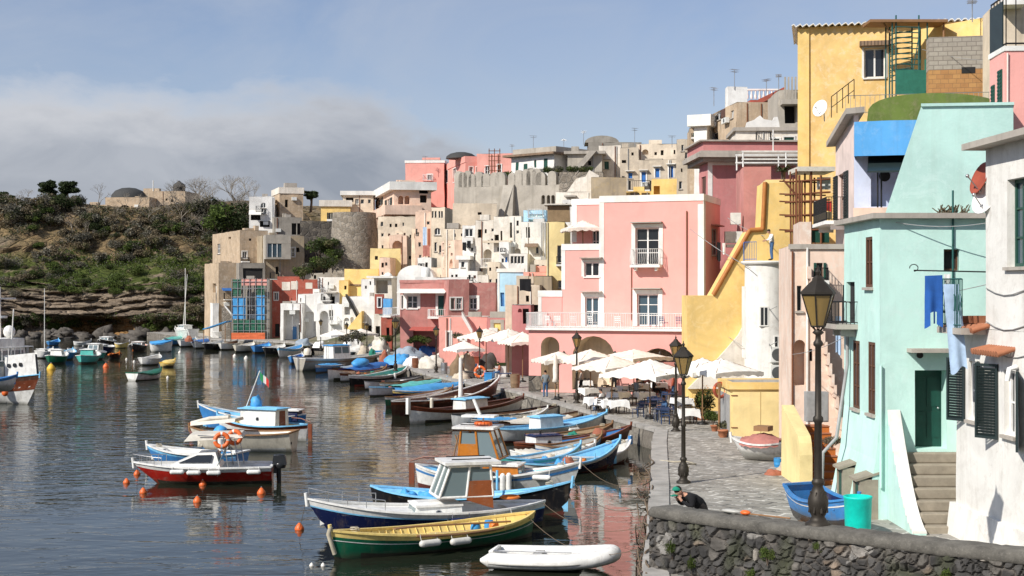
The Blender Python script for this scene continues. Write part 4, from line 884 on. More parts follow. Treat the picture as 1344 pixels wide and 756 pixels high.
# pole scaffolding beside the peach house
ps=thing('pole_scaffold','rusty pole scaffolding with laundry between the yellow wall and the stucco house','scaffold',W(1045,330,70));mb=MB();g=lambda u,v:((u-1045)*70/F,0,(330-v)*70/F)
for i,u in enumerate((1046,1049,1052,1064,1078)):
 a=g(u,360);c=g(u+random.uniform(-1,1),222+(i%3)*8);mb.cyl(a,c,.06,n=5);mb.cyl((a[0],1.5,a[2]),(c[0],1.5,c[2]),.05,n=5)
for v in(235,252,262,280,300):mb.cyl(g(1030,v+4),g(1090,v),.05,n=5);mb.cyl((g(1030,v)[0],1.4,g(1030,v)[2]),(g(1092,v)[0],1.4,g(1092,v+2)[2]),.04,n=5)
mb.cyl(g(1028,236),g(1050,262),.05,n=5);mb.build('poles','rust',ps)
mb=MB();mb.box(g(1046,0)[0],g(1095,0)[0],-.2,2.2,g(0,225)[2],g(0,219)[2]);mb.build('canopy','tarp_pale',ps);mb=MB();mb.box(g(1075,0)[0],g(1092,0)[0],.3,.5,g(0,248)[2],g(0,232)[2]);mb.build('water_tank','ac_white',ps)
mb=MB();mb.box(g(1064,0)[0],g(1092,0)[0],.6,.7,g(0,318)[2],g(0,294)[2]);mb.build('green_panel','shutter_green',ps)
cloth('shirt','red shirt drying on the rusty pole scaffolding','laundry','laundry_red',W(1083,264,69.5),W(1092,264,69.5),.5,.03,3);cloth('sheet','white and blue cloth drying beside the red shirt','laundry','cloth_white',W(1069,264,69.5),W(1079,264,69.5),.5,.03,5)
# shed
sh=H('shed','shed','yellow shed with double doors on the quay behind the covered white boat','pale_yellow',958,1042,503,575,66.5,0,('L',946),3,zb=.95,cor=('yellow',.28,.14));sh.far=False;sh.finish()
mb=MB();sh.fbox(mb,'F',.12,1.42,-.05,-.003,.06,sh.h-.4);sh.fbox(mb,'F',1.45,2.9,-.05,-.003,.06,sh.h-.4);mb.build('door','pale_yellow',sh.e)
mb=MB()
for z in(.5,2.0):
 for x in(.05,2.5):sh.fbox(mb,'F',x,x+.3,-.075,-.052,z,z+.05)
mb.build('hinges','rust',sh.e);mb=MB();mb.box(-.06,-.003,.0,sh.dep,0.02,sh.h-.55);mb.build('side_sheet','frame_grey',sh.e)
# ------------------------------------------------------------------ the hill town behind the harbour
WD=dict(sill=False)
def auto(h,f,u0,v0,u1,v1,nu,nv,ww=3.2,wh=6,kinds=('win',),sm='shutter_green',jit=1.2):
 """a loose scatter of small openings, for walls whose openings only read as specks"""
 for i in range(nu):
  for j in range(nv):
   if random.random()<.18:continue
   u=u0+(i+.5)*(u1-u0)/nu+random.uniform(-jit,jit);v=v0+(j+.5)*(v1-v0)/nv+random.uniform(-jit,jit)
   k=random.choice(kinds);w_=ww*random.uniform(.7,1.2);h_=wh*random.uniform(.6,1.15)
   if k=='dark':h.dark(f,u-w_/2,v-h_/2,u+w_/2,v+h_/2,.35)
   else:h.win(f,u-w_/2,v-h_/2,u+w_/2,v+h_/2,k,random.choice(('frame_white','frame_grey','frame_brown')),sm,sill=False)
# --- far left end of the harbour
h=H('t1','house','tall tan weathered tower house above the blue awning at the far quay','tan',315,352,302,385,192,24,('L',279),ext=12);h.win('L',285,320,289,333);h.dark('L',279.8,347,284,358);h.dark('L',300,311,303,314);h.win('F',318,330,324,339,trim='trim');h.balcony('F',316,338,326,343);h.dark('F',327,313,330,316,.3);h.finish()
h=H('t1b','house','lower tan stub house joined to the weathered tower house near the cliff','tan',287,310,345,445,190,24,('L',268.5),zb=.9);h.dark('L',279,372,283,384);h.finish()
h=H('t2','house','dark grey house with a jutting box of blue glass','ochre_grey',344,399,309,385,189,20,None,8,ext=10);h.win('F',379,325,387,337,trim='trim');h.dark('F',389,325,393,331);h.dark('F',362,350,366,360);h.finish()
x0,z0,x1,z1=h.rect('F',346,320,379,338);mb=MB();h.fbox(mb,'F',x0,x1,-1.5,.02,z0-.25,z0);h.fbox(mb,'F',x0,x0+.2,-1.5,.02,z0+.002,z1-.002);h.fbox(mb,'F',x0,x1,-1.5,.02,z1,z1+1.2);h.fbox(mb,'F',x1-1.3,x1,-1.48,.02,z0+.002,z1-.002);o=mb.build('glass_bay','concrete',h.e);mb=MB();h.fbox(mb,'F',x0+.2,x1-1.3,-1.4,-1.3,z0+.002,z1-.002);mb.build('pane','glass_blue',o)
mb=MB();
for i in range(4):xx=x0+.2+(x1-x0-1.5)*(i+.02)/3;h.fbox(mb,'F',xx,xx+.1,-1.46,-1.41,z0+.003,z1-.003)
mb.build('mullion','frame_white',o)
h=H('t3','wall','grey stone terrace wall below the house with the blue glass box','grey',314,348,345,375,187.5,18,None,4,ext=10,cat='wall');h.dark('F',319,352,345,372,.2);h.finish()
h=H('t4','house','tan block with a white cornice standing highest at the far end of the harbour','tan',367,398,246,305,206,18,('L',357),ext=6,cor=('dirty_white',.9,.1));h.dark('F',374,262,378,272);h.dark('L',359,263,364,269);h.finish()
h=H('t5','house','white house with a dark porch left of the highest tan block','white',327,360,258,303,202,8,None,7,ext=4);h.win('F',342,266,349,273,arch=True);h.win('F',343,274,346,281);h.win('F',346.5,274,349.5,281);h.dark('F',329,281,342,289,1.2);h.dark('F',341,290,354,298,.6);h.awning('F',327,276,343,282);h.finish()
h=H('t6','house','grey flat block with a tall dark door under the highest tan block','grey',360,396,285,318,200,16,None,6,ext=4);h.dark('F',383,293,389,308,.5);h.dark('F',390,293,395,308,.5);h.finish()
h=H('t7','house','yellow house with a pale parapet and a small white balcony over dark shrubs','yellow',421,460,263,300,214,6,('L',404),ext=6,cor=('dirty_white',.9,.25));h.win('F',431,279,434.5,290,'open',sm='shutter_dark');h.win('F',438,279,443,290,'open',sm='shutter_dark');h.balcony('F',429,288,444,296,solid='trim');auto(h,'L',405,268,420,284,3,1,2.5,9,('dark',));h.finish()
h=H('t8','wall','dark rubble retaining wall overgrown with shrubs below the yellow house','dark_rubble',394,440,290,345,207,8,None,3,ext=8,cat='wall');h.finish()
e=thing('bastion','round rubble stone bastion under the cream houses','bastion',(W(464,300,203).x,204,8));mb=MB();zt_=8+(378-279)*203/F-8;mb.lathe([(4.0,0),(3.4,zt_*.6),(3.1,zt_)],26);mb.build('wall','rubble',e)
h=H('t9','house','cream house with a white flat roof behind the rubble bastion','cream',450,490,251,300,216,4,None,8,ext=4,cor=('trim',.6,.4));h.win('F',466,261,471,268);h.dark('F',454,259,464,265,.8);auto(h,'F',472,256,488,272,2,1,4,7);h.finish()
h=H('t10','house','long cream and pink house with a scalloped balcony parapet and arched loggia','stucco_pink',517,566,239,300,200,12,('L',483),ext=5,cor=('trim',1.1,.7));h.m='peach'
for u in(487.5,498,510):h.win('L',u-2.3,261,u+2.3,270.5,'open',sm='shutter_dark')
h.arch('F',523,257,530,268,1.2);h.arch('F',531,257,538,268,1.2);h.dark('F',550,245,562,254,1.0);h.dark('F',551,256,560,266,.8);h.finish()
z=EYE-(270-CY)*200/F-h.z0;mb=MB();zb_=EYE-(282-CY)*200/F-h.z0
mb.box(-1.4,-.003,-1.4,h.dep,zb_,z);mb.box(-.002,h.w*.72,-1.4,-.003,zb_,z);o=mb.build('balcony','peach',h.e);mb=MB()
for i in range(6):mb.prism([(-1.35,1+i*3,zb_-.9),(-.01,1+i*3,zb_-1.3),(-.01,1+i*3,zb_),(-1.35,1+i*3,zb_)],(0,.5,0))
mb.build('corbels','peach',o)
h=H('t11','house','cream house wall with a shallow bow under the scalloped balcony','cream',496,546,284,365,197,4,('L',486),ext=8);auto(h,'F',498,288,544,345,5,4,3,5.5,('win','win','dark','shut'),'shutter_brown');h.arch('F',520,288,538,308,.4);h.finish()
h=H('t12','house','peach block with a big round arch beside the mustard block','peach',511,534,309,365,195,0,None,6,ext=6);h.arch('F',515,316,528,334,1.2);h.finish()
h=H('t13','house','yellow block stepping into a mustard wall over the white quay houses','pale_yellow',486,526,326,372,192,6,('L',444),ext=6);h.m='pale_yellow';h.dark('L',451,346,455,350,.2);h.dark('L',463,337,465,346,.2);h.dark('L',473,341,476,350,.3);h.dark('F',492,336,496,341,.2);h.finish()
h=H('t13b','wall','low mustard yellow terrace wall in front of the yellow block','yellow',452,497,353,375,191,-6,None,3,ext=5,cat='wall');h.finish()
h=H('t14','house','narrow peach house with laundry lines beside the cream bowed wall','peach',545,566,278,352,183,2,None,6,ext=8);h.win('F',545.8,300,548,308);auto(h,'F',547,284,566,345,3,4,3,6);h.finish()
h=H('t15','house','cream house with an arched fan window and a row of small windows','cream',566,584,272,355,178,-8,None,6,ext=8);h.win('F',570,299,578,308.5,arch=True);
for u in(567.5,571.5,576.5,580):h.win('F',u-1.3,277,u+1.3,286,sill=False)
h.win('F',570,318,573,330);h.win('F',576,322,580,332);h.finish()
h=H('t16','house','sunlit cream house with an orange side wall and a tall arch','peach',597,609,315,370,158,16,('L',579),ext=8);h.win('L',581,319,586,327.5);h.win('L',589,320,591,323);h.win('L',582.5,342,585,352);auto(h,'L',580,328,595,340,3,1,2.5,5);h.arch('L',590,340,594,352,.5);h.finish();h.wall.data.materials[0]=M['peach']
h=H('t17','house','broad beige rough walled house with one black window below the pink villa','oldcream',594,652,267,312,163,2,('L',577),ext=8);h.dark('F',627,278.5,632,282,.4);auto(h,'F',598,290,650,310,5,1,3,5);h.dark('L',581,276,585,280,.3);h.finish()
h=H('t17b','house','small cream house front with a low door under the beige rough walled house','oldcream',583,612,300,345,161,-4,None,5,ext=6);auto(h,'F',586,303,610,314,3,1,3,6);h.finish()
# white plastered tangle in the middle
h=H('m1','house','white house with an enclosed balcony and black laundry in the hill centre','white',607,626,296,372,155,-6,None,6,ext=8);h.win('F',610,300,621,311,bars=0);h.win('F',622,332,625,343);auto(h,'F',609,322,622,334,2,1,3,6);h.balcony('F',608,312,622,318,solid='white');h.finish()
h=H('m1b','house','small white house with one window left of the enclosed balcony','white',602,614,336,375,153,-6,None,4,ext=6,cor=('trim',.4,.3));h.win('F',605,343,609.5,351);h.finish()
h=H('m2','house','dirty white house with a tall arched alcove above a small pointed door','dirty_white',624,652,289,376,154,-8,None,6,ext=8);h.arch('F',634,327,645,344,.9);h.win('F',636,347,644,360,'door',sm='shutter_white');h.dark('F',627,301,632,312,.4);auto(h,'F',634,296,650,324,3,2,3,6,('win','dark'));auto(h,'F',626,345,650,366,3,1,3,6);h.finish()
h=H('m3','house','bleached ruin with a black window over a rough stone ledge','dirty_white',648,684,284,376,150,-10,None,6,ext=8);h.dark('F',648.6,308,655,317,.6);h.dark('F',657,303,659.5,316,.4);h.dark('F',669,292,672,312,.4);h.dark('F',687,300,692,313,.4);h.arch('F',675,326,683,350,.6);auto(h,'F',652,320,672,334,3,1,3,5,('dark',));auto(h,'F',674,288,683,322,1,3,3,6);h.finish()
mb=MB();x0,z0,x1,z1=h.rect('F',648,316,672,319);h.fbox(mb,'F',x0-1,x1,-1.0,.02,z0,z1);mb.build('ledge','oldcream',h.e)
h=H('m4','house','stained white wall with one small window left of the tall yellow house','white_old',684,721,291,370,143,-6,None,6,ext=8);h.win('F',703,324,707,333);auto(h,'F',686,335,720,360,3,1,3,5);h.pipe('F',711,292,358,.06);h.pipe('F',716,292,358,.06);h.dark('F',690,298,695,312,.4);h.finish()
h=H('m5','house','glazed pale aqua roof room on top of the bleached ruins','pale_blue',687,717,276,297,146,-8,None,4,ext=1);h.m='pale_blue';h.win('F',694,281,714,294,bars=0,glass='aqua_glass');h.finish()
h=H('m6','house','tall yellow house with a barred window behind the pink corner house','pale_yellow',717.5,741,291,385,126,-4,('R',749),ext=5);h.win('F',731.5,322,737,345,bars=3);h.win('F',733,368,738,378);h.pipe('F',719,292,380,.04);h.finish();h.balcony('F',730,337,738,347,'trim','iron',.5)
h=H('m6b','fence','reed screened roof terrace above the tall yellow house','reed',718.5,748,270,290,127.5,-4,None,.4,ext=.1,cat='screen');h.finish();tl=MB();tl.box(-.3,h.w+.2,-.4,2.6,h.h+.05,h.h+.16);tl.build('awning','tarp_pale',h.e)
h=H('m7','house','small pale blue house with a white edge and a blue door','pale_blue',653,687,353,425,134,-4,('L',651),ext=3,cor=('trim',.3,.1));h.win('F',657,384,662,402,'door',sm='door_blue');h.strip('F',653,655.5,355,425);h.finish()
h=H('m8','house','white terrace house with a band of four windows over the pale blue house','white',668,692,333,356,140,-6,None,4,ext=4);
for i in range(4):h.win('F',670+i*4.6,336,674+i*4.6,346,bars=0,sill=False)
h.finish()
h=H('m9','house','small pink block between the pale blue house and the tall yellow house','salmon',687,722,357,400,131,-4,None,4,ext=4);h.finish()
h=H('m10','house','crumbling beige ruin with pots on its roof beside the pink corner house','oldcream',663,708,374,450,119,-4,('R',718),zb=.9);h.arch('F',668,384,672,394,.3)if 0 else None;h.dark('F',699,400,708,425,.5);h.dark('F',690,388,694,396,.3);h.finish()
h=H('m11','house','small ochre patched wall with a terrace rail right of the beige ruin','ochre_grey',700,724,362,420,123,-4,None,4,ext=4);h.finish()
for i,(uL,uR,vT,vB,D,m,l)in enumerate(((548,566,338,370,170,'white','white cube house with two windows below the laundry lines'),(566,584,351,374,166,'cream','low cream house left of the orange side wall'),(589,603,352,374,154,'white','small white house under the sunlit cream arch'),(612,627,356,382,149,'white','low white house under the enclosed balcony house'),(627,641,361,385,146,'dirty_white','little white house left of the pale blue house'),(640,656,344,378,146,'cream','cream house with small shutters above the pale blue house'),(655,668,318,350,147,'white','narrow white house below the rough stone ledge'),(701,718,341,372,138,'dirty_white','low stained house beside the tall yellow house'),(498,512,338,368,188,'peach','low peach house between the bastion and the round arch'),(905,925,168,200,131,'tan','tan house front below the projecting white cornice'),(738,760,262,290,147,'white','bright white wall under the broken plaster ruin'),(540,556,300,330,187,'cream','cream side house under the scalloped balcony end'))):
 h=H('x%d'%i,'house',l,m,uL,uR,vT,vB,D,-5,None,5,ext=5);auto(h,'F',uL+1,vT+3,uR-1,vB-2,2,2 if vB-vT>25 else 1,3.2,6.5,('win','win','shut','dark'),random.choice(('shutter_green','shutter_brown','shutter_blue')));h.finish()
 if i%3==0:h.balcony('F',uL+2,vT+8,uL+9,vT+13,'trim','iron',.8)
# hill top row
h=H('u1','house','salmon villa wing with a small balcony window on the hill top left','salmon',532,583,211,262,219,-4,None,10,cor=('trim',.35,.1));h.win('F',561,229,567.5,237,trim='trim');h.finish()
h=H('u2','house','salmon villa tower with a white framed tall window and a dark dome','salmon',611,637,213,262,206,14,('L',583),cor=None);h.win('L',595,221,599,239,trim='trim');h.win('L',584.5,224,588,240,trim='trim');h.win('F',616,219,620.5,227.5,arch=True,trim='trim');h.win('F',625,219,629.5,227.5,arch=True,trim='trim');h.finish()
mb=MB();mb.box(-.1,h.w+.1,.02,h.dep,h.h+.002,h.h+.9);mb.build('attic','salmon',h.e);mb=MB();mb.lathe([(2.3,0),(2.2,.35),(1.6,.75),(.8,.95),(.01,1.0)],16,0,(.3,4.5,h.h+.902));mb.build('dome','dome_dark',h.e)
mb=MB();mb.prism([(-.01,h.dep*.35,h.h+.91),(-.01,h.dep*.75,h.h+.91),(-.01,h.dep*.75,h.h+1.5),(-.01,h.dep*.5,h.h+1.9)],(.4,0,0));mb.build('gable','salmon',h.e)
h=H('u3','house','salmon villa wing behind a rusty ladder frame on the hill top','salmon',626,674,202,262,204,-12,None,9);h.win('F',637,218,642,229,trim='trim');h.win('F',653,216,658,228,trim='trim');h.finish()
e=thing('ladder_frame','rusty steel ladder frame on the salmon villa wing','ladder',W(650,227,197));mb=MB();k_=197/F
for u in(-8,-1,6):mb.cyl((u*k_,0,0),(u*k_,0,32*k_),.06,n=5)
for v in(3,9,16,22,29):mb.cyl((-9*k_,0,v*k_),(7*k_,0,v*k_),.05,n=5)
mb.build('frame','rust',e)
h=H('u4','house','white hill top house with four dark green shutters and a tiled eave','white',671,727,207,262,172,-42,('R',746));
for(u0,v0,u1,v1)in((676.5,213,680.5,230),(687,215,692,226),(701.5,210,704.5,220),(713.5,208,718.5,226)):h.win('F',u0,v0,u1,v1,'shut',sm='shutter_green',sill=False)
h.finish();mb=MB();mb.box(-.7,h.w+.6,-.8,h.dep,h.h+.003,h.h+.25);mb.build('eaves','old_tile',h.e);mb=MB();mb.box(-.2,h.w-.1,.5,h.dep+4,h.h+.252,h.h+1.0);mb.build('attic','concrete',h.e)
h=H('u5','house','grey house with an outside roof stair right of the white hill top house','concrete',745,790,199,250,166,-6,None,9,cor=('cornice_grey',.3,.4));h.dark('F',772,211,776,217,.3);h.finish();mb=MB();mb.prism([(-.2,-.8,h.h-3.2),(0.6,-.8,h.h-3.2),(3.4,-.8,h.h),(2.6,-.8,h.h)],(0,.7,0));mb.build('outside_stair','cornice_grey',h.e)
w_=H('merlons','wall','long grey retaining wall crowned with round topped merlons','concrete',596,736,246,305,168,-20,None,2.2,ext=5,cat='wall');
for u in(713,720,726):w_.arch('F',u-2.2,256,u+2.2,268,.8)
w_.finish()
for i,u in enumerate((601,607,613,619.5,628,637,648.5,656,671,680,690,697,704,709,724)):
 x,_=w_.pix('F',u,240);wd=random.uniform(.9,1.25);hh=random.uniform(1.5,2.0);mb=MB();arc=[(x+wd/2*math.cos(math.pi*k/8),.1,w_.h+hh-wd/2+wd/2*math.sin(math.pi*k/8))for k in range(9)]
 mb.prism([(x+wd/2,.1,w_.h-.1)]+arc+[(x-wd/2,.1,w_.h-.1)],(0,.8,0));mb.build('merlon','concrete',w_.e)
x,z=w_.pix('F',662,235);mb=MB();x1,_=w_.pix('F',647,290);mb.prism([(x1,-3.2,-3),(x1+1.0,-2.6,3.2),(x,-.4,w_.h+.1),(x+1.3,-.4,w_.h+.1),(x+1.5,-2.6,-3)],(0,3.0,0));mb.build('buttress','concrete',w_.e)
h=H('u5w','wall','rough pale stone terrace wall below the outside roof stair','rubble',734,792,226,262,161,-6,None,3,ext=5,cat='wall');h.finish()
h=H('u6','house','broken white plaster ruin with a small porch below the outside roof stair','dirty_white',729,786,252,300,151,-10,None,7,ext=4);h.dark('F',746,261,753,269,.6);h.finish();mb=MB();mb.prism([(1.2,.1,h.h),(2.2,.1,h.h+1.4),(3.2,.1,h.h+1.6),(3.6,.1,h.h+2.3),(h.w,.1,h.h+1.7),(h.w,.1,h.h)],(0,3,0));mb.build('broken_wall','dirty_white',h.e)
mb=MB();x0,z0,x1,z1=h.rect('F',742,257,757,259);h.fbox(mb,'F',x0,x1,-1,.02,z0,z1);mb.build('porch_roof','cornice_grey',h.e)
h=H('u6b','wall','ochre stained garden wall below the pale arched window house','ochre_grey',776,822,233,270,149,-4,None,2,ext=4,cat='wall');h.finish()
h=H('u7','house','dark stone house with a rounded gable on the skyline','grey',772,842,187,240,182,-2,None,8);h.finish();mb=MB();c_=h.pix('F',790,187)[0];mb.prism([(c_+2.2*math.cos(math.pi*k/10),.1,h.h+.9*math.sin(math.pi*k/10))for k in range(11)],(0,5,0));mb.build('gable','grey',h.e)
h=H('u8','house','plain pale grey house with a hooded green window on the skyline','white',786,815,191,250,168,-4,None,7);h.m='dirty_white';h.win('F',793,212,799,222,'shut',sm='shutter_green',hood='cornice_grey');h.finish()
h=H('u9','house','crumbling beige house with two small dark windows left of the blue shutters','greige',814,838,194,262,162,-6,None,6);h.dark('F',816,210,822,214,.4);h.dark('F',829,200,832,204,.3);h.win('F',816,231,820,245,sill=False);h.win('F',824,227,830,234,'shut',sm='shutter_blue',hood='trim');h.finish()
h=H('u10','house','cream roof house with a dark arched opening above the blue shutters','cream',836,890,189,240,163,-4,None,7);h.arch('F',843,196,851,203,.6);auto(h,'F',856,193,888,208,4,1,3,6,('win','dark'));h.finish()
h=H('u11','house','grey beige house with three bright blue shutters','greige',838,889,210,262,156,-14,None,6);
for(u0,v0,u1,v1)in((842,226,848,245),(860,221,865.5,233),(878,218,884,233)):h.win('F',u0,v0,u1,v1,'shut',sm='shutter_blue',hood='trim',trim='trim',sill=False)
h.finish();h.balcony('F',827,238,855,250,'trim','iron',1.2)
h=H('u12','house','yellow terrace block with square openings under the blue shutters','yellow',855,889,235,270,150,-8,('L',853),ext=2);h.dark('F',858,244,866,255,1.2);h.finish()
h=H('u12b','house','long yellow arcade front beneath the iron balcony of the blue shutter house','yellow',822,856,251,275,152,-8,None,4,ext=2);h.dark('F',827,253,839,258,1.0);h.dark('F',842,253,853,258,1.0);h.finish()
h=H('u13','house','tall narrow beige house with an arched niche and streaked walls','tan',888,920,183,280,141,-10,None,7);h.m='greige';h.arch('F',906,210,915,224,.7);h.win('F',894,190,897,198);h.dark('F',894,221,896,226,.3);h.win('F',899,200,902,208);h.win('F',891,238,895,248);h.win('F',906,231,912,246);h.finish()
h=H('u14','house','brown and ochre house with a shuttered window and wall mounted air conditioners','ochre_grey',967,1032,134,205,123,6,('L',924),ext=4);h.m='tan';h.win('L',937,144,947,158,'open',sm='shutter_brown');h.win('L',959,145,963,155);h.ac('L',929,163,935,170);h.ac('L',936,161,941,167);h.ac('L',952,155,958,162);h.win('L',928,175,943,192,bars=0);h.strip('F',956,964,170,186,'yellow')if 0 else None;h.finish()
h=H('u15','house','white stuccoed house with a projecting cornice left of the brown and ochre house','white',911,928,152,200,130,-25,None,7,ext=8,cor=('trim',1.0,.5));h.finish()
h=H('u16','chimney','big plain white rooftop block on the brown and ochre house','white',955,981,114,140,126,4,('L',953),ext=1,cat='rooftop block');h.finish()
h=H('u17','house','rust red sloping roof house below a grey balustrade','brick_red',985,1030,131,160,129,3,None,5,ext=3);h.finish();mb=MB();mb.prism([(-1,-.5,h.h-.8),(h.w,-.5,h.h+1.2),(h.w,-.5,h.h+.7),(-1,-.5,h.h-1.2)],(0,5,0));mb.build('roof_slope','brick_red',h.e)
e=thing('balustrade','pale stone balustrade on the skyline beside the white rooftop block','balustrade',W(981,130,133));mb=MB()
for i in range(9):mb.lathe([(.08,0),(.13,.25),(.07,.55),(.09,.8)],6,0,(i*.38,0,0))
mb.box(-.2,3.3,-.12,.12,.8,.95);mb.build('balusters','trim',e)
h=H('u18','house','grey block with a heavy ribbed balcony touching the big yellow house','concrete',1022,1050,118,200,116,-2,None,6);h.dark('F',1030,138,1045,162,1.0);h.finish();mb=MB()
for i in range(7):mb.box(.3+i*.28,.42+i*.28,-1.15,-.95,h.h-.9,h.h+.9)
mb.box(0.1,2.4,-1.2,.02,h.h-1.3,h.h-.902);mb.build('balcony','concrete',h.e)
h=H('u19','house','white baroque gabled wall with two green shuttered windows','dirty_white',966,1048,168,210,114,-3,None,6,ext=3,cor=('cornice_grey',.25,.2));h.win('F',1011,182,1023,189,'shut',sm='shutter_green',trim='trim');h.win('F',1029,180,1042,189,'shut',sm='shutter_green',trim='trim');h.finish()
mb=MB();pr=[(979,168),(981,160),(990,157),(995,153),(998,151),(1003,156),(1015,158),(1017,153),(1021,153),(1023,160),(1024,168)];mb.prism([(h.pix('F',u,v)[0],.2,h.pix('F',u,v)[1])for u,v in pr[::-1]],(0,.6,0));mb.build('gable','white',h.e)
# --- houses along the quay
h=H('q1','house','low white house stub at the far end of the quay beside the cliff','white',279,287,398,450,186,15,('L',268),zb=.9);h.dark('L',279,402,281,411,.3);h.finish()
h=H('q2','house','white arched shed front behind the blue awning','dirty_white',283,309,375,450,188,8,None,4,zb=.9);h.arch('F',284,380,297,402,1.0);h.arch('F',284,405,295,425,1.0);h.finish()
e=thing('stone_ramp','rubble outside stair with a white coping beside the scaffolded house','stairs',W(291,448,195));k_=195/F;mb=MB();mb.prism([(0,0,-.5),(0,0,44*k_),(4*k_,0,45*k_),(19*k_,0,27*k_),(19*k_,0,-.5)],(0,2.5,0));mb.build('wall','rubble',e);mb=MB();mb.prism([(4*k_,-.1,45*k_+.01),(19*k_,-.1,27*k_+.01),(19*k_,-.1,27*k_+.3),(4*k_,-.1,45*k_+.3)],(0,.5,0));mb.build('coping','trim',e)
h=H('q3','house','house under repair behind scaffolding with green netting and blue sheets','grey',307,354,367,450,182,0,None,8,zb=.9);auto(h,'F',312,376,350,432,4,4,3,6,('dark','win'));h.finish()
e=thing('scaffold','steel scaffold with green netting, two bright blue sheets and orange fence base','scaffold',(h.P.x,h.P.y-1.6,.95));k_=194.4/F;mb=MB()
xs=[i*4.9/6 for i in range(7)];HT=8.4
for x in xs:
 for yy in(0,1.3):mb.cyl((x,yy,0),(x,yy,HT),.05,n=4)
for z in(1.2,2.2,3.4,4.6,5.8,7.0,7.9):mb.cyl((0,0,z),(4.9,0,z),.045,n=4)
mb.build('poles','steel',e)
gp=lambda u:(u-307)*k_;gv=lambda v:(447-v)*k_
def sheet(u0,v0,u1,v1,m,nm,y0=.09):
 mb=MB();nu,nv=10,10
 for th in(0,.03):
  for i in range(nu+1):
   for j in range(nv+1):mb.v.append(V((gp(u0+(u1-u0)*i/nu),y0+th+.08*noise.noise((i*.5,j*.4,u0)),gv(v1+(v0-v1)*j/nv))))
 o_=(nu+1)*(nv+1)
 for i in range(nu):
  for j in range(nv):
   a=i*(nv+1)+j;mb.f.append([a,a+nv+1,a+nv+2,a+1]);mb.f.append([o_+a,o_+a+1,o_+a+nv+2,o_+a+nv+1]);mb.m+=[0,0];mb.sm+=[True,True]
 return mb.build(nm,m,e)
sheet(308,392,325,420,'tarp_blue','blue_sheet');sheet(339,389,350,421,'tarp_blue','blue_sheet');sheet(308,368,319,390,'site_net','green_net');sheet(338,376,350,389,'site_net','green_net');sheet(309,421,350,438,'site_net','green_net');sheet(307,438,351,447,'net_orange','orange_fence',-.18);sheet(320,367.5,353,376,'salmon','pink_sheet')
h=H('q4','house','brick red house with white plaster patches behind the white quay houses','brick_red',353,418,367,450,184,0,None,8,zb=.9);h.win('F',360,384,365,394,trim='trim');h.win('F',361,425,367,442,'door',sm='dark');h.strip('F',370,381,370,381,'dirty_white');h.strip('F',382,391,369,380,'dirty_white');h.strip('F',401,410,371,379,'dirty_white');h.finish()
h=H('q5','house','white quay house with a deep porch and a blue door','white',368,397,398,450,176,-4,None,6,zb=.9);h.hole('F',*h.rect('F',372,407,394,448),1.6,False,True);h.finish()
mb=MB();x0,z0,x1,z1=h.rect('F',380,420,386,442);mb=MB();h.fbox(mb,'F',*[h.rect('F',381,431,386,443)[i]for i in(0,2)],1.45,1.62,0,1.9);mb.build('door','door_blue',h.e);mb=MB();h.fbox(mb,'F',*[h.rect('F',389,428,394,443)[i]for i in(0,2)],1.45,1.62,0,2.2);mb.build('door','shutter_dark',h.e)
h=H('q6','house','plain white cube house with a rounded corner in the white quay row','white',391,417,386,450,177.5,-8,None,7,zb=.9);h.dark('F',394,391,395.5,396,.2);h.arch('F',398,409,415,446,.4);h.finish()
h=H('q7','house','white quay house with a broad arch and a dark shaded veranda','white',416,450,399,450,172,-8,None,7,zb=.9);h.arch('F',420,408,431,442,1.0);h.dark('F',432,407,437,420,.6);h.finish()
h=H('q8','house','white upper house with a dark square opening under a flat canopy','white',412,445,384,402,176,-8,None,5,ext=2);h.dark('F',433,389,439.5,399,1.0);h.win('F',424,389,427,396);h.finish();mb=MB();x0,z0,x1,z1=h.rect('F',428,384,444,387);h.fbox(mb,'F',x0,x1,-1.2,.02,z1-.1,z1+.05);mb.build('canopy','cornice_grey',h.e)
h=H('q9','house','highest plain white cube in the white quay row','white',417,452,364,392,181,-4,None,6,ext=6);auto(h,'F',434,368,451,384,2,1,3,6);h.dark('F',430,370,431.5,379,.3);h.finish()
h=H('q9b','wall','low concrete block wall on the slope above the red house','concrete',400,445,358,372,188,0,None,2,ext=5,cat='wall');h.dark('F',412,361,415,366,.3);h.finish()
h=H('q10','house','narrow yellow house strip between white cubes','yellow',445,457,368,405,176,-6,None,5,ext=5);h.dark('F',452,375,455,380,.3);h.finish()
h=H('q11','house','yellow ruin with a broken tile roof between white houses','yellow',456,475,375,400,177,-2,None,5,ext=5);h.finish();mb=MB();mb.prism([(-.2,-.3,h.h),(h.w+.2,-.3,h.h),(h.w+.2,3,h.h+.9),(-.2,3,h.h+.9)],(0,0,.15));mb.build('roof_tiles','old_tile',h.e)
h=H('q12','house','white house with a round arch and a stair with a dark slanting rail','white',449,493,389,450,168,-10,None,7,zb=.9);h.arch('F',452,401,459,413,.8);h.arch('F',451,417,458,432,.4);h.arch('F',459,416,464,424,.5);h.dark('F',482,427,488,436,.5);h.finish()
mb=MB();a=h.pix('F',456,389);c=h.pix('F',470,416);mb.prism([(a[0],-.9,a[1]),(c[0],-.9,c[1]),(c[0],-.9,c[1]+.3),(a[0],-.9,a[1]+.3)],(0,.9,0));mb.build('stair_rail','iron',h.e);mb=MB();a=h.pix('F',458,432);c=h.pix('F',478,408);mb.prism([(a[0],-1.2,a[1]),(c[0],-1.2,a[1]),(c[0],-1.2,c[1])],(0,1.15,0));mb.build('yellow_stair','yellow',h.e)
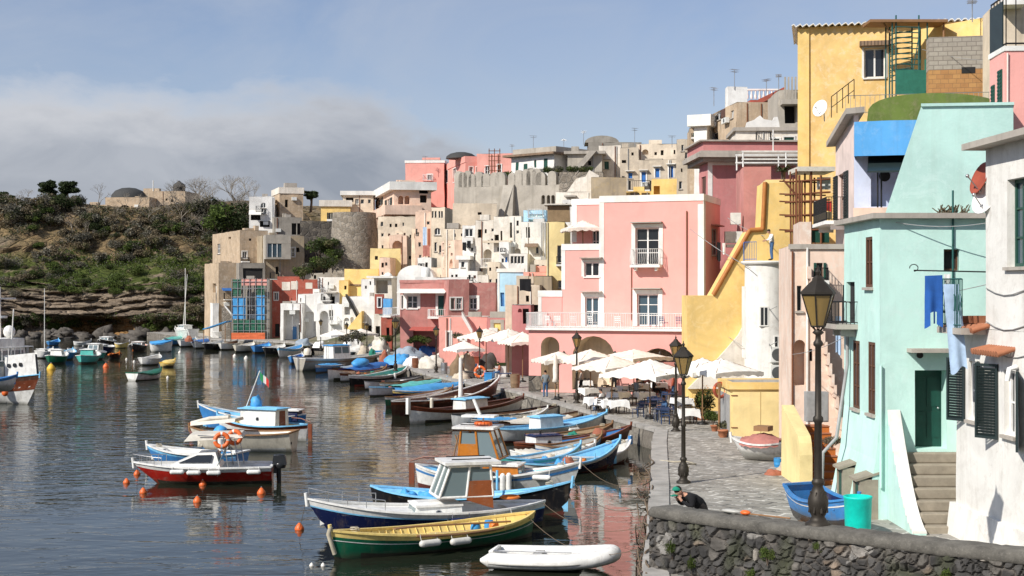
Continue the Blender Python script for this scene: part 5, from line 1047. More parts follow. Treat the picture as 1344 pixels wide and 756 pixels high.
mb=MB();c=h.pix('F',478,404);mb.ell((c[0],1.5,c[1]),(1.4,1.4,.9),14,8,0,True);mb.build('dome','white',h.e)
h=H('q13','house','white block with two tiny windows above the domed stair house','white',474,493,366,410,171,-6,None,6,ext=4);h.dark('F',485,369,487,374,.3);h.dark('F',479,375,481.5,379,.3);h.finish()
h=H('q14','house','grey porch house with a white slab roof and a blue balcony box','dirty_white',491,514,365,450,158,-4,None,7,zb=.9);h.hole('F',*h.rect('F',493,368,509,385),1.8,False,True);h.win('F',496,391,500,402,trim='trim');h.dark('F',493,428,499,442,.5);h.finish()
mb=MB();mb.box(-.8,h.w+.3,-.8,6,h.h+.003,h.h+.25);mb.ell((1.4,2,h.h+.25),(.5,.5,.45),10,6);mb.build('slab_roof','trim',h.e)
h2=wing(House('red_bay',None,'brick_red',492,503,386,412,157.4,-4,None,1.0,ext=0),h,'red_bay');h2.win('F',496,391,500,403,trim='trim');h2.finish()
h2=wing(House('blue_bay',None,'blue',503,513,392,414,156.8,-4,None,1.2,ext=0),h,'blue_bay');h2.finish();h2=wing(House('red_base',None,'brick_red',500,514,416,452,157.2,-4,None,1.0,zb=.9),h,'red_base');h2.dark('F',507,430,511,446,.4);h2.finish()
e=barrel('vaulted_roof','broad white vaulted roof behind the dusty red quay house','white',521,569,368,348,156,9,base=4)
h=H('q15w','wall','white roof terrace parapet with tanks beside the white vault','white',545,612,364,385,151,-4,None,5,ext=3,cat='wall');h.finish();mb=MB();mb.lathe([(.5,0),(.5,.9),(.3,1.05),(.01,1.1)],10,0,(1.0,1,h.h));mb.build('water_tank','ac_white',h.e)
h=H('q15','house','dusty red quay house with a green balcony door and white window frames','old_red',525,590,368,470,145,-10,('L',511),zb=.9,cor=('old_red',.25,.05));
h.win('F',534,388,548,405,trim='trim',tw=.3);h.win('F',527,388,529,405,trim='trim',tw=.1);h.win('F',575,388,585,414,'shut',sm='door_green',trim='trim',tw=.25,sill=False);h.balcony('F',564,406,588,416,'trim','rail_white',1.0);h.awning('F',525,379,588,384);h.hole('F',*h.rect('F',542,433,574,462),2.0,False,True);h.win('L',517,388,521,404,trim='trim',tw=.2);h.win('L',517,420,521,450,'door',sm='frame_brown');h.balcony('L',512,404,524,414,'trim','rail_white',.8);h.awning('F',541,429,577,433,'awning_red',1.6);h.finish()
h2=wing(House('east_wing',None,'old_red',589,616,367,470,141.8,14,None,6,zb=.9),h,'east_wing');h2.win('F',591.5,391,597,406,trim='trim');h2.win('F',599,391,606,406,trim='trim');h2.finish()
h2=wing(House('far_wing',None,'old_red',614,650,371,470,143,-4,None,6,zb=.9),h,'far_wing');h2.win('F',616,391,626,406,trim='trim',tw=.25);h2.finish()
h=H('q16','house','low salmon house with a narrow grey shuttered door under the dusty red house','salmon',576,641,416,480,128,-6,None,6,zb=.9);h.win('F',587,436,591.5,458,'shut',sm='frame_grey',trim='trim',tw=.15,sill=False);h.dark('F',613,450,616,470,.3);h.finish();mb=MB();a=h.pix('F',608,416);c=h.pix('F',622,440);mb.prism([(a[0],-1.0,a[1]),(c[0],-1.0,c[1]),(c[0],-1.0,c[1]+.5),(a[0],-1.0,a[1]+.5)],(0,.9,0));mb.build('outside_stair','trim',h.e)
h=H('q17','house','darker pink low house with a yellow niche right of the slanting stair','red_pink',639,669,417,480,125,-4,None,6,zb=.9);h.win('F',648,424,657,434,'shut',sm='b_yellow',trim='cornice_grey',tw=.3);h.finish()
h=H('q18','house','small pinkish house with a dark doorway beside the beige ruin','salmon',672,697,400,470,114,-4,None,4,zb=.9);h.m='red_pink';h.arch('F',680,405,685,410,.3);h.dark('F',686,405,694,425,.5);h.finish()
# castle on the cliff
h=H('c1','house','abandoned tan stone hall with a dark dome on the cliff top','tan',138,196,259,300,274,-4,None,12,ext=3);h.arch('F',154,269,173,284,2.0);h.finish();mb=MB();c_=h.pix('F',160,261);mb.lathe([(3.4,0),(3.3,.7),(2.6,1.5),(1.4,2.0),(.01,2.15)],20,0,(c_[0],4,h.h+.003));mb.build('dome','dome_dark',h.e)
h=H('c2','house','tan battlemented palace wing with a small domed turret on the cliff top','tan',182,243,251,300,278,-4,None,10,ext=3);h.win('F',231,265,235,275);auto(h,'F',196,258,228,276,5,2,2.5,4,('dark',));h.finish();mb=MB();c_=h.pix('F',232,253);mb.lathe([(1.2,0),(1.2,.7),(1.35,.8),(1.1,1.4),(.5,1.8),(.15,2.1),(.01,2.2)],12,0,(c_[0],1.5,h.h+.003));mb.build('turret','dome_dark',h.e)
mb=MB();c_=h.pix('F',199,253);mb.cyl((c_[0],1,h.h),(c_[0],1,h.h+2.2),.12,n=6);mb.build('flagpole','trim',h.e)
h=H('c3','house','low ruined outbuilding left of the dark domed hall','tan',112,141,269,300,272,0,None,8,ext=3);auto(h,'F',115,275,138,285,4,1,3,5,('dark',));h.finish()
# aerials on the skyline
for i,(u,v0,v1,D,l)in enumerate(((766,172,187,178,'thin aerial left of the rounded stone gable'),(833,168,188,175,'tall aerial above the crumbling beige house'),(882,178,190,158,'low aerial over the blue shutter house'),(937,115,135,128,'bare aerial left of the white rooftop block'),(964,91,113,126,'tall aerial standing on the white rooftop block'),(1006,104,118,128,'aerial over the pale stone balustrade'),(1022,98,115,122,'aerial left of the heavy ribbed balcony'),(700,178,194,172,'aerial on the white hill top house'),(672,190,203,190,'short aerial at the end of the salmon villa'),(1276,0,22,80,'aerial beside the top right balcony slab'),(740,183,193,170,'small aerial over the attic with the white globe'),(558,205,212,217,'tiny aerial on the left salmon wing'))):
 antenna(u,v0,v1,D,l)
dish(W(1078,143,80),(-.7,-.6,.25),.5,'white satellite dish on the ochre yellow wall above the coping')
# ------------------------------------------------------------------ boats
mat('hull_beige',(.36,.33,.28),.6);boat_mat('hull_beige')
class Boat:
 def __init__(s,label,S,B,beam=.3,fb=.55,rb=.55,rs=.18,stern='p',main='b_white',strake=None,boot='antifoul',inner='b_sky',gun='wood',deck=0,deckm='b_white',floor=.12,thw=3,z=0,cat='boat',name='boat',group='boats moored in the harbour',rake=.45,n=20,low=False):
  a=at(S[0],S[1],z);b=at(B[0],B[1],z);d=V((b.x-a.x,b.y-a.y));s.L=d.length+rake*.6;s.b=beam*s.L if beam<1 else beam;s.kw=(fb,rb,rs,stern,rake)
  if not low and cat=='boat':s.kw=(fb*.9,rb*.95,rs,stern,rake);s.b*=.95;fb*=.9
  s.e=thing(name,label,cat,(a.x,a.y,z),math.atan2(d.y,d.x),group)
  n=11 if low else n;s.n=n;lev=[0,.2,.42,.62,.82,1.0];s.floor=floor;dr=.3
  strake=strake or main
  ts=[i/n for i in range(n+1)];mb=MB();off=0
  for side in(1,-1):
   o=len(mb.v)
   for t in ts:
    for l in lev:mb.v.append(s.p(t,l,side))
   m=len(lev)
   for i in range(n):
    for k in range(m-1):
     a_=o+i*m+k;f=[a_,a_+m,a_+m+1,a_+1];f=f if side<0 else f[::-1]
     z_=sum(mb.v[q].z for q in f)/4;mb.f.append(f);mb.m.append(2 if z_<.07 else(1 if k==m-2 else 0));mb.sm.append(True)
   o=len(mb.v);li=[1.0,.7,.45]
   for t in ts:
    for l in li:q=s.p(t,l,side,.05);q.z=max(q.z,floor);mb.v.append(q)
   for i in range(n):
    for k in range(2):
     a_=o+i*3+k;mb.f.append([a_,a_+1,a_+4,a_+3]);mb.m.append(3);mb.sm.append(True)
   for i in range(n):
    a_=o+i*3+2;p1,p2=mb.v[a_],mb.v[a_+3];mb.add([p1,p2,(p2.x,0,floor),(p1.x,0,floor)],[(0,1,2,3)],3)
  if stern=='t':
   a_=[s.p(0,l,1)for l in lev]+[s.p(0,l,-1)for l in reversed(lev)];mb.add(a_,[tuple(range(len(a_)))],0)
  s.hull=mb.build('hull',[main,strake,boot,inner],s.e)
  g=MB()
  for side in(1,-1):
   for i in range(n):
    q=[]
    for t in(ts[i],ts[i+1]):
     p=s.p(t,1,side);w_=side;q+=[V((p.x,p.y+.035*w_,p.z-.03)),V((p.x,p.y-.085*w_ if abs(p.y)>.1 else 0,p.z-.03)),V((p.x,p.y-.085*w_ if abs(p.y)>.1 else 0,p.z+.035)),V((p.x,p.y+.035*w_,p.z+.035))]
    g.add(q,[(0,4,5,1),(1,5,6,2),(2,6,7,3),(3,7,4,0)])
  if stern=='t':p=s.p(0,1,1);g.box(-.04,.07,-p.y,p.y,p.z-.03,p.z+.035)
  p=s.p(1,1,1);g.cyl((p.x-.03,0,p.z-.25),(p.x+.02,0,p.z+.18),.06,n=6)
  g.build('gunwale',gun,s.e)
  if deck:
   s.deck(1-deck,1,deckm)
  if not low and thw:
   for _ in range(3):
    t=random.uniform(.18,.7 if not deck else .95-deck);p=s.p(t,.6);y=random.uniform(-.4,.4)*p.y;k=MB();q=random.random()
    if q<.4:k.ell((p.x,y,floor+.05),(random.uniform(.25,.5),.3,random.uniform(.25,.45)),12,6,0,True,.6,p.x*7);k.build('net_heap',random.choice(('net_brown','net_cream','net_red','net_green','tarp_blue')),s.e)
    elif q<.7:k.box(p.x-.25,p.x+.25,y-.18,y+.18,floor+.01,floor+random.uniform(.3,.55));k.build('box',random.choice(('wood','b_white','plastic_blue','wood_grey')),s.e)
    else:k.lathe([(.14,floor),(.16,floor+.3),(.13,floor+.42),(.01,floor+.42)],10,0,(p.x,y,0));k.build('bucket',random.choice(('b_black','plastic_blue','b_orange')),s.e)
   k=MB();y=s.b*.16;k.tube([(s.L*.25,y,fb*.8),(s.L*.7,y*.7,fb*.95)],.025,5);k.build('oar','wood_pale',s.e)
   k=MB();p=s.p(.93,.98);k.tube([(p.x-.3+.16*math.cos(i*1.1)*(1-i*.02),.14*math.sin(i*1.1),p.z+.01*i)for i in range(14)],.018,4);k.build('rope_coil','rope',s.e)
  if not low or thw:
   for i in range(thw):
    t=.2+.55*i/max(1,thw-1)if thw>1 else .4
    if deck and t>1-deck:continue
    p=s.p(t,.78,1);k=MB();k.box(p.x-.13,p.x+.13,-p.y+.05,p.y-.05,p.z-.03,p.z+.01);k.build('seat',gun,s.e)
 def p(s,t,l,side=1,ins=0.0):
  fb,rb,rs,stern,rake=s.kw;tm=.42
  if t>tm:b=1-((t-tm)/(1-tm))**2.3
  elif stern=='p':b=1-((tm-t)/tm)**2.7
  else:b=1-.22*((tm-t)/tm)**2
  sh=fb+rb*max(0,(t-.4)/.6)**2+rs*max(0,(.4-t)/.4)**2
  keel=-.32+(.25*max(0,(t-.75)/.25)**2)
  y=max(0,s.b/2*b*(l**.45)*(.84+.16*l)-ins)
  x=s.L*t-rake*(1-l)**1.2*t**5*1.0
  if stern=='p':x+=.18*(1-l)*(1-t)**6
  return V((x,y*side,keel+(sh-keel)*l))
 def deck(s,t0,t1,m,l=.93,name='deck'):
  k=MB();n=8
  for i in range(n):
   a=t0+(t1-t0)*i/n;b=t0+(t1-t0)*(i+1)/n;pa,pb=s.p(a,l),s.p(b,l);ca,cb=.06,.06
   for sd in(1,-1):k.add([(pa.x,pa.y*sd,pa.z),(pb.x,pb.y*sd,pb.z),(pb.x,0,pb.z+cb),(pa.x,0,pa.z+ca)],[(0,1,2,3)if sd<0 else(3,2,1,0)])
  pa=s.p(t0,l);k.quad((pa.x,-pa.y,s.floor),(pa.x,pa.y,s.floor),(pa.x,pa.y,pa.z),(pa.x,-pa.y,pa.z));return k.build(name,m,s.e)
 def cabin(s,t0,t1,h,wf=.6,m='b_white',roofm='b_sky',front=.25,back=.0,win=True,zb=None,door=None,ov=.12,port=False,flip=1,name='cabin'):
  """house between t0 and t1; the face towards the bow rakes by front"""
  x0,x1=s.L*t0,s.L*t1;w0=s.b/2*wf;w1=w0*.88;zb=zb if zb is not None else s.p((t0+t1)/2,.85).z-.1;zt=zb+h
  P=[(x0,-w0,zb),(x1,-w0*.9,zb),(x1,w0*.9,zb),(x0,w0,zb),(x0+back,-w1,zt),(x1-front,-w1*.9,zt),(x1-front,w1*.9,zt),(x0+back,w1,zt)]
  k=MB();k.hexa(P);o=k.build(name,m,s.e);s.cz=zt
  r=MB();r.hexa([(x0+back-ov,-w1-ov,zt+.004),(x1-front+ov,-w1-ov*.8,zt+.004),(x1-front+ov,w1+ov*.8,zt+.004),(x0+back-ov,w1+ov,zt+.004),(x0+back-ov,-w1-ov,zt+.06),(x1-front+ov,-w1-ov*.8,zt+.06),(x1-front+ov,w1+ov*.8,zt+.06),(x0+back-ov,w1+ov,zt+.06)]);
  r.hexa([(x0+back,-w1*.8,zt+.06),(x1-front,-w1*.7,zt+.06),(x1-front,w1*.7,zt+.06),(x0+back,w1*.8,zt+.06),(x0+back+.1,-w1*.5,zt+.11),(x1-front-.1,-w1*.5,zt+.11),(x1-front-.1,w1*.5,zt+.11),(x0+back+.1,w1*.5,zt+.11)]);r.build('roof',roofm,o)
  P=[V(q)for q in P]
  def panel(a,b,c,d,u0,u1,v0,v1,mm,nm,off=.012):
   nn=(b-a).cross(d-a).normalized()*off;f=lambda u,v:(a.lerp(b,u)).lerp(d.lerp(c,u),v)
   g=MB();q=[f(u0,v0),f(u1,v0),f(u1,v1),f(u0,v1)];g.prism([x+nn*.1 for x in q],nn);return g.build(nm,mm,o)
  if win:
   lo,hi=.45,.9
   for(a,b,c,d)in((P[0],P[1],P[5],P[4]),(P[2],P[3],P[7],P[6])):
    if port:
     nn=(b-a).cross(d-a).normalized();c_=(a+b+c+d)/4;g=MB();g.cyl(c_-nn*.01,c_+nn*.02,.11,n=14);g.build('porthole','steel',o);g=MB();g.cyl(c_+nn*.0201,c_+nn*.025,.08,n=14);g.build('pane','glass',o)
    else:
     panel(a,b,c,d,.08,.48,lo,hi,'glass_boat','window');panel(a,b,c,d,.54,.92,lo,hi,'glass_boat','window')
   panel(P[1],P[2],P[6],P[5],.08,.47,lo,hi,'glass_boat','window');panel(P[1],P[2],P[6],P[5],.53,.92,lo,hi,'glass_boat','window')
  if door:panel(P[3],P[0],P[4],P[7],.3,.75,.02,.92,door,'door')
  return o
 def mast(s,t,h,r=.035,m='steel',top=None,lean=0):k=MB();z=s.p(t,.6).z;k.cyl((s.L*t,0,z),(s.L*t+lean,0,z+h),r,r*.7,8);return k.build('mast',m,s.e)
 def tarp(s,t0,t1,m='tarp_blue',h=.3,droop=.95):
  k=MB();nu,nv=14,10
  for i in range(nu+1):
   t=t0+(t1-t0)*i/nu;p=s.p(t,1)
   for j in range(nv+1):
    a=-1+2*j/nv;k.v.append(V((p.x,p.y*1.04*a,p.z+.05+h*(1-a*a)*math.sin(math.pi*min(.9,max(.1,i/nu)))+.09*noise.noise((i*.7,j*.8,s.L*9))-(.16 if abs(a)==1 else 0))))
  for i in range(nu):
   for j in range(nv):a=i*(nv+1)+j;k.f.append([a,a+nv+1,a+nv+2,a+1]);k.m.append(0);k.sm.append(True)
  return k.build('tarpaulin',m,s.e)
 def fender(s,t,side,label,m='rubber',horiz=True,l=.55,r=.11,own=True,dz=-.22):
  p=s.p(t,1,side);a=s.e.rotation_euler.z;k=MB();c=V((p.x,p.y+side*(r+.03),p.z+dz))
  ax=V((l/2,0,0))if horiz else V((0,0,l/2));prof=[-1,-.9,-.7,0,.7,.9,1];
  k.tube([c+ax*q for q in(-1,-.8,.8,1)],r*1.0,10);k.ell(c+ax,(r*.95,)*3,10,6);k.ell(c-ax,(r*.95,)*3,10,6)
  for q in((1,-1)if horiz else(1,)):k.tube([c+ax*q*1.05,V((c.x+ax.x*q,p.y,p.z+.04))],.012,4)
  if not own:return k.build('fender',m,s.e)
  o=k.build('fender',m);o.location=s.e.location;o.rotation_euler=s.e.rotation_euler;return tag(o,label,'fender','fenders hanging along the hulls')
 def rails(s,t0,t1,h=.4,m='steel',n=5):
  k=MB()
  for side in(1,-1):
   pts=[]
   for i in range(n+1):
    t=t0+(t1-t0)*i/n;p=s.p(t,1,side);p.y*=.92;pts.append(p+V((0,0,h)))
    k.cyl(p,p+V((0,0,h)),.013,n=5)
   k.tube(pts,.016,5)
  return k.build('bow_rail',m,s.e)
 def rudder(s,m='wood',h=.9,tiller=True):
  k=MB();p=s.p(0,1,1);k.box(-.26,-.03 if s.kw[3]=='p' else-.05,-.03,.03,-.3,p.z+.05);
  if tiller:k.tube([(-.2,0,p.z+.12),(.4,0,p.z+.3),(1.0,0,p.z+.33)],.03,5)
  return k.build('rudder',m,s.e)
 def outboard(s,m='engine_black',sc=1.0):
  k=MB();p=s.p(0,1,1);z=p.z;k.cyl((-.24*sc,0,-.35),(-.2*sc,0,z-.02),.07*sc,.10*sc,10);k.box(-.16*sc,-.03,-.12,.12,z-.35,z+.02);k.ell((-.26*sc,0,-.1),(.2,.05,.08),8,5);o=k.build('outboard_engine',m,s.e);k=MB()
  k.hexa([(-.5*sc,-.17*sc,z),(.02,-.19*sc,z),(.02,.19*sc,z),(-.5*sc,.17*sc,z),(-.46*sc,-.14*sc,z+.3*sc),(-.04,-.16*sc,z+.34*sc),(-.04,.16*sc,z+.34*sc),(-.46*sc,.14*sc,z+.3*sc)]);k.ell((-.25*sc,0,z+.3*sc),(.2*sc,.14*sc,.08*sc),12,6);k.lathe([(.19*sc,-.12*sc),(.23*sc,0),(.2*sc,.06*sc)],12,0,(-.26*sc,0,z));k.build('cowling',m,o);return o
 def stripe(s,l0,l1,m,name='stripe'):
  k=MB()
  for side in(1,-1):
   for i in range(s.n):
    q=[s.p(i/s.n,l0,side),s.p((i+1)/s.n,l0,side),s.p((i+1)/s.n,l1,side),s.p(i/s.n,l1,side)]
    q=[V((v.x,v.y+.012*side,v.z))for v in q];k.add(q,[(0,1,2,3)if side<0 else(3,2,1,0)])
  return k.build(name,m,s.e)
def mooring(p,q,label,sag=.25,m='rope_dark',r=.011):
 p=V(p);q=V(q);k=MB();k.tube([p.lerp(q,i/10)-V((0,0,sag*4*(i/10)*(1-i/10)))-p for i in range(11)],r,4);o=k.build('mooring_rope',m);o.location=p;return tag(o,label,'rope','mooring ropes')
def bw(b,t,l,side=0):
 p=b.p(t,l,side);a=b.e.rotation_euler.z;return V((b.e.location.x+p.x*math.cos(a)-p.y*math.sin(a),b.e.location.y+p.x*math.sin(a)+p.y*math.cos(a),b.e.location.z+p.z))
# --- nearest boats
g=Boat('green and yellow open rowing boat, nearest in the left harbour row',(702,703),(437,736),2.0,.62,.35,.22,'p','b_green','b_yellow','b_black','b_yellow','b_yellow',thw=3,rake=.15,floor=.2,n=26)
g.stripe(.70,.725,'b_white','white_line');
k=MB();
for i in range(3,23):
 for sd in(1,-1):
  t=i/26;k.tube([s_p for s_p in(g.p(t,.95,sd,.07),g.p(t,.7,sd,.07),g.p(t,.5,sd,.09))],.022,4)
k.build('ribs','b_yellow',g.e)
k=MB();k.tube([(1.2,.35,.62),(4.6,-.1,.72)],.03,6);k.box(4.5,5.2,-.18,-.02,.70,.73);k.build('oar','wood',g.e)
k=MB();p0=g.p(1,1);k.tube([p0+V((-.02,0,.12)),p0+V((.06,0,-.1)),p0+V((-.08,0,-.5)),p0+V((-.15,0,-.7))],.07,8);k.build('stem_wrap','rope',g.e)
k=MB();
for sd in(1,-1):
 k.tube([g.p(.25+i*.02,1,sd)+V((0,.02*sd,-.02))for i in range(22)],.05,5)
k.build('rub_rail','wood',g.e)
for t,l in((.62,'off-white fender lying on the green rowing boat side, nearest its bow'),(.48,'off-white fender amidships on the green rowing boat')):g.fender(t,1,l)
n_=Boat('navy blue cabin boat with a white wheelhouse and brown cabin sides',(716,690),(424,704),2.35,.80,.55,.12,'p','b_navy','b_white','b_black','b_white','b_white',deck=.55,thw=0,rake=.9,floor=.35,n=26)
n_.deck(.0,.18,'b_white',.93,'aft_deck');n_.stripe(.80,.84,'b_sky','pale_line')
n_.cabin(.38,.58,.42,.66,'b_white','b_white',.12,win=True,port=True,ov=.04,name='trunk_cabin')
def wheelhouse(b,t0,t1,zb,h,wf,rake,post,side,roofm,dirn=1,back='teak_red'):
 """open backed wheelhouse: posts, raked windscreen, side windows"""
 x0,x1=b.L*t0,b.L*t1;w_=b.b/2*wf;zt=zb+h;e=b.e
 k=MB();ps='abc'
 A=lambda s:[V((x1,s*w_,zb)),V((x1-rake,s*w_*.9,zt)),V((x0,s*w_,zb)),V((x0+.08,s*w_*.9,zt)),V(((x0+x1)/2,s*w_,zb)),V(((x0+x1)/2-rake*.35,s*w_*.9,zt))]
 for s in(1,-1):
  a=A(s)
  for i in(0,2,4):k.tube([a[i],a[i+1]],.05,5)
  k.tube([a[0],a[2]],.045,5);k.tube([a[1],a[3]],.045,5)
 a,c=A(1),A(-1);k.tube([a[0],c[0]],.05,5);k.tube([a[1],c[1]],.05,5);k.tube([(a[0]+c[0])/2,(a[1]+c[1])/2],.04,5);o=k.build('wheelhouse',post,e)
 g_=MB()
 for s in(1,-1):q=A(s);g_.quad(q[0],q[4],q[5],q[1])
 g_.quad(a[0],c[0],c[1],a[1]);g_.build('pane','glass_boat',o)
 for s in(1,-1):
  k=MB();q=A(s);m1=q[4].lerp(q[5],.52);m2=q[2].lerp(q[3],.52);dn=V((0,s*.02,0))
  k.prism([q[4]-V((0,0,.1)),q[2]-V((0,0,.4)),m2,m1],(0,.04*s,0));k.build('side_panel',back,o)
  g_=MB();m1=q[4].lerp(q[5],.5);m2=q[2].lerp(q[3],.5);g_.quad(m1,m2,q[3].lerp(q[2],.1),q[5].lerp(q[4],.1));g_.build('side_window','glass_boat',o)
 r=MB();r.box(x0-.25,x1-rake+.2,-w_-.08,w_+.08,zt+.05,zt+.14);r.build('roof',roofm,o)
 for s in(1,-1):k2=MB();k2.tube([(x0,s*w_*.6,zt+.2),(x1-rake-.1,s*w_*.6,zt+.2)],.02,5);k2.build('roof_rail','iron',o)
 return o
wheelhouse(n_,.25,.475,1.18,1.0,.62,.38,'b_white',1,'b_white')
n_.rails(.70,.99,.35,'steel',4)
for t,m,l in((.40,'b_navy','navy blue fender amidships on the navy cabin boat'),(.22,'rubber','off-white fender under the wheelhouse of the navy cabin boat')):n_.fender(t,1,l,m)
k=MB();k.lathe([(.28,0),(.36,.04),(.28,.1),(.22,.04),(.28,0)],14,0,(1.3,.2,1.0));k.build('coiled_hose','b_orange',n_.e)
f_=Boat('dark hulled open boat with pale blue gunwale moored behind the navy cabin boat',(486,662),(744,676),2.0,.55,.75,.2,'p','b_black','b_black','antifoul','b_sky','b_sky',thw=3,rake=.35)
k=MB();k.cyl((4.8,.5,.7),(4.8,.5,1.4),.05,n=6);k.build('post','b_sky',f_.e)
o_=Boat('white boat with an orange varnished wheelhouse and red ring on its roof',(545,640),(752,648),2.3,.72,.62,.30,'p','b_white','b_white','antifoul','b_sky','b_white',deck=.36,thw=1,rake=.5,floor=.3,n=24)
o_.stripe(.80,.88,'b_blue','blue_band');o_.cabin(.36,.66,.62,.62,'varnish','b_white',.1,win=True,port=True,ov=.05,name='trunk_cabin')
wheelhouse(o_,.30,.54,1.32,1.1,.64,.38,'varnish',1,'b_white',back='varnish')
k=MB();k.box(o_.L*.30,o_.L*.50,-.35,.35,2.90,2.98);k.cyl((o_.L*.42,0,2.5),(o_.L*.42,0,2.90),.04,n=6);k.cyl((o_.L*.40,0,2.98),(o_.L*.36,.0,3.6),.07,n=6);k.build('roof_rack','b_white',o_.e)
k=MB();
for i in range(16):a=i/16*6.283;b_=(i+1)/16*6.283;k.cyl((o_.L*.42+.28*math.cos(a),.28*math.sin(a),2.64),(o_.L*.42+.28*math.cos(b_),.28*math.sin(b_),2.64),.09,n=8)
k.build('life_ring','buoy_orange',o_.e);k=MB();k.tube([(o_.L*.2,.6,.9),(o_.L*.24,.6,2.1)],.03,5);k.tube([(o_.L*.27,.6,.9),(o_.L*.22,.6,2.1)],.03,5);k.build('a_frame','wood',o_.e);o_.rudder('mahogany')
for t,h_,l in((.34,True,'white fender at the stern side of the orange wheelhouse boat'),(.585,False,'upright white fender under the porthole of the orange wheelhouse boat'),(.62,False,'upright white fender just forward of the porthole fender'),(.80,True,'white fender near the bow of the orange wheelhouse boat')):o_.fender(t,-1,l,'b_white',h_)
# inflatable dinghy
dg=thing('dinghy','white inflatable dinghy floating in front of the green rowing boat','dinghy',at(646,742,0),0,'boats moored in the harbour');a=at(646,742);c=at(812,748);dg.rotation_euler.z=math.atan2(c.y-a.y,c.x-a.x);L=(c-a).length
k=MB();pts=[]
for i in range(25):
 t=i/24;q=abs(t*2-1);x=(1-(max(0,1-q*1.0))**0)if 0 else 0
pl_=[(.05,-.62,.26),(.6,-.68,.26),(1.4,-.7,.27),(2.2,-.68,.30),(2.8,-.55,.36),(3.2,-.32,.43),(3.36,0,.46),(3.2,.32,.43),(2.8,.55,.36),(2.2,.68,.30),(1.4,.7,.27),(.6,.68,.26),(.05,.62,.26)]
pl_=[tuple(v)for v in smooth([V(q)for q in pl_],4)];k.tube([(x*L/3.5,y_,z)for x,y_,z in pl_],.23,12);k.cyl((.05*L/3.5,-.62,.26),(-.22,-.62,.26),.23,.05,12);k.cyl((.05*L/3.5,.62,.26),(-.22,.62,.26),.23,.05,12);k.build('tubes','b_white',dg)
k=MB();k.box(.1,2.6,-.5,.5,.06,.12);k.box(.1,.18,-.45,.45,.12,.5);k.build('floor','b_grey',dg);k=MB();k.box(1.2,1.45,-.5,.5,.36,.40);k.build('seat','b_grey',dg)
k=MB();k.tube([(.3,-.5,.52),(2.4,-.62,.56)],.022,6);k.box(.15,.6,-.58,-.42,.5,.53);k.build('oar','steel',dg);k=MB();k.tube([(x*L/3.5,y_*1.33,z-.05)for x,y_,z in pl_],.03,5);k.build('rubbing_strip','b_grey',dg)
# --- row towards the restaurant
b=Boat('white boat with a pale blue deck and a small sky blue topped cuddy',(640,583),(790,570),2.1,.75,.55,.15,'p','b_white','b_white','antifoul','b_sky','b_sky',thw=2,rake=.6);b.deck(.62,1,'b_sky');b.cabin(.38,.58,.75,.5,'b_white','b_sky',.05,win=False,ov=.1);b.fender(.6,-1,'long fender on the side of the sky blue decked boat',horiz=True)
b=Boat('low dark brown boat with a navy and white engine box',(674,596),(822,586),1.9,.5,.65,.1,'p','b_brown','mahogany','antifoul','b_blue','mahogany',thw=3,rake=.5);b.cabin(.14,.36,.55,.6,'b_white','b_navy',.0,win=True,port=True,ov=.05);b.mast(.22,.9,.07,'b_black');k=MB();k.ell((b.L*.72,0,.75),(.4,.35,.25),10,6,0,False,.4,3);k.build('net_heap','net_red',b.e);b.fender(.55,-1,'fat white fender on the low dark brown boat','b_white')
b=Boat('small white open boat with a grey covered stern',(669,610),(775,607),1.8,.5,.45,.2,'p','b_white','b_white','b_sky','b_grey','b_white',thw=2,rake=.35);b.tarp(.05,.5,'tarp_pale',.12)
b=Boat('sky blue lined boat with a dark bow beside the orange wheelhouse',(680,627),(808,612),2.0,.52,.8,.15,'p','b_navy','b_white','antifoul','b_sky','b_sky',thw=3,rake=.5)
for t in(.3,.45,.6):k=MB();p=b.p(t,1,-1);k.cyl(p,p+V((0,0,.28)),.03,n=5);k.build('thole_pin','b_sky',b.e)
b=Boat('white boat with a bright blue stem tip nearest the quay corner',(745,617),(824,604),1.7,.55,.5,.1,'p','b_white','b_white','antifoul','b_white','b_white',thw=2,rake=.4);k=MB();p=b.p(1,1);k.box(p.x-.12,p.x+.06,-.07,.07,p.z-.25,p.z+.15);k.build('stem_tip','b_blue',b.e)
b=Boat('white boat with black rubbing strake and three beige fenders',(592,563),(738,551),2.1,.72,.35,.2,'p','b_white','b_white','antifoul','b_brown','b_black',thw=3,rake=.4);[b.fender(t,-1,l,'b_cream')for t,l in((.38,'beige fender nearest the stern of the black straked white boat'),(.55,'beige fender in the middle of the black straked white boat'),(.7,'beige fender nearest the bow of the black straked white boat'))]
b=Boat('white boat with mahogany top strakes and a blue roofed cuddy',(536,557),(684,541),2.1,.72,.4,.45,'p','b_white','mahogany','b_black','b_brown','mahogany',thw=3,rake=.4);b.cabin(.42,.62,.75,.55,'b_white','b_sky',.05,win=False);k=MB();k.box(-.12,.08,-.1,.1,.6,1.55);k.build('stern_post','b_white',b.e)
b=Boat('large dark brown boat with a white mast and high curved bow',(513,547),(650,530),2.5,.95,1.0,.1,'p','b_brown','mahogany','antifoul','b_brown','b_white',thw=4,rake=.8);b.mast(.62,2.9,.17,'b_white');[b.fender(t,-1,l,'b_cream',False,.6)for t,l in((.22,'cream bottle shaped float at the stern of the large brown boat'),(.42,'cream bottle shaped float amidships on the large brown boat'))]
b=Boat('navy boat under a bright blue cover with a yellow stripe',(515,528),(608,519),2.2,.72,.35,.2,'p','b_navy','b_yellow','b_white','b_blue','b_white',thw=0,rake=.4);b.tarp(.02,.95,'tarp_blue',.35)
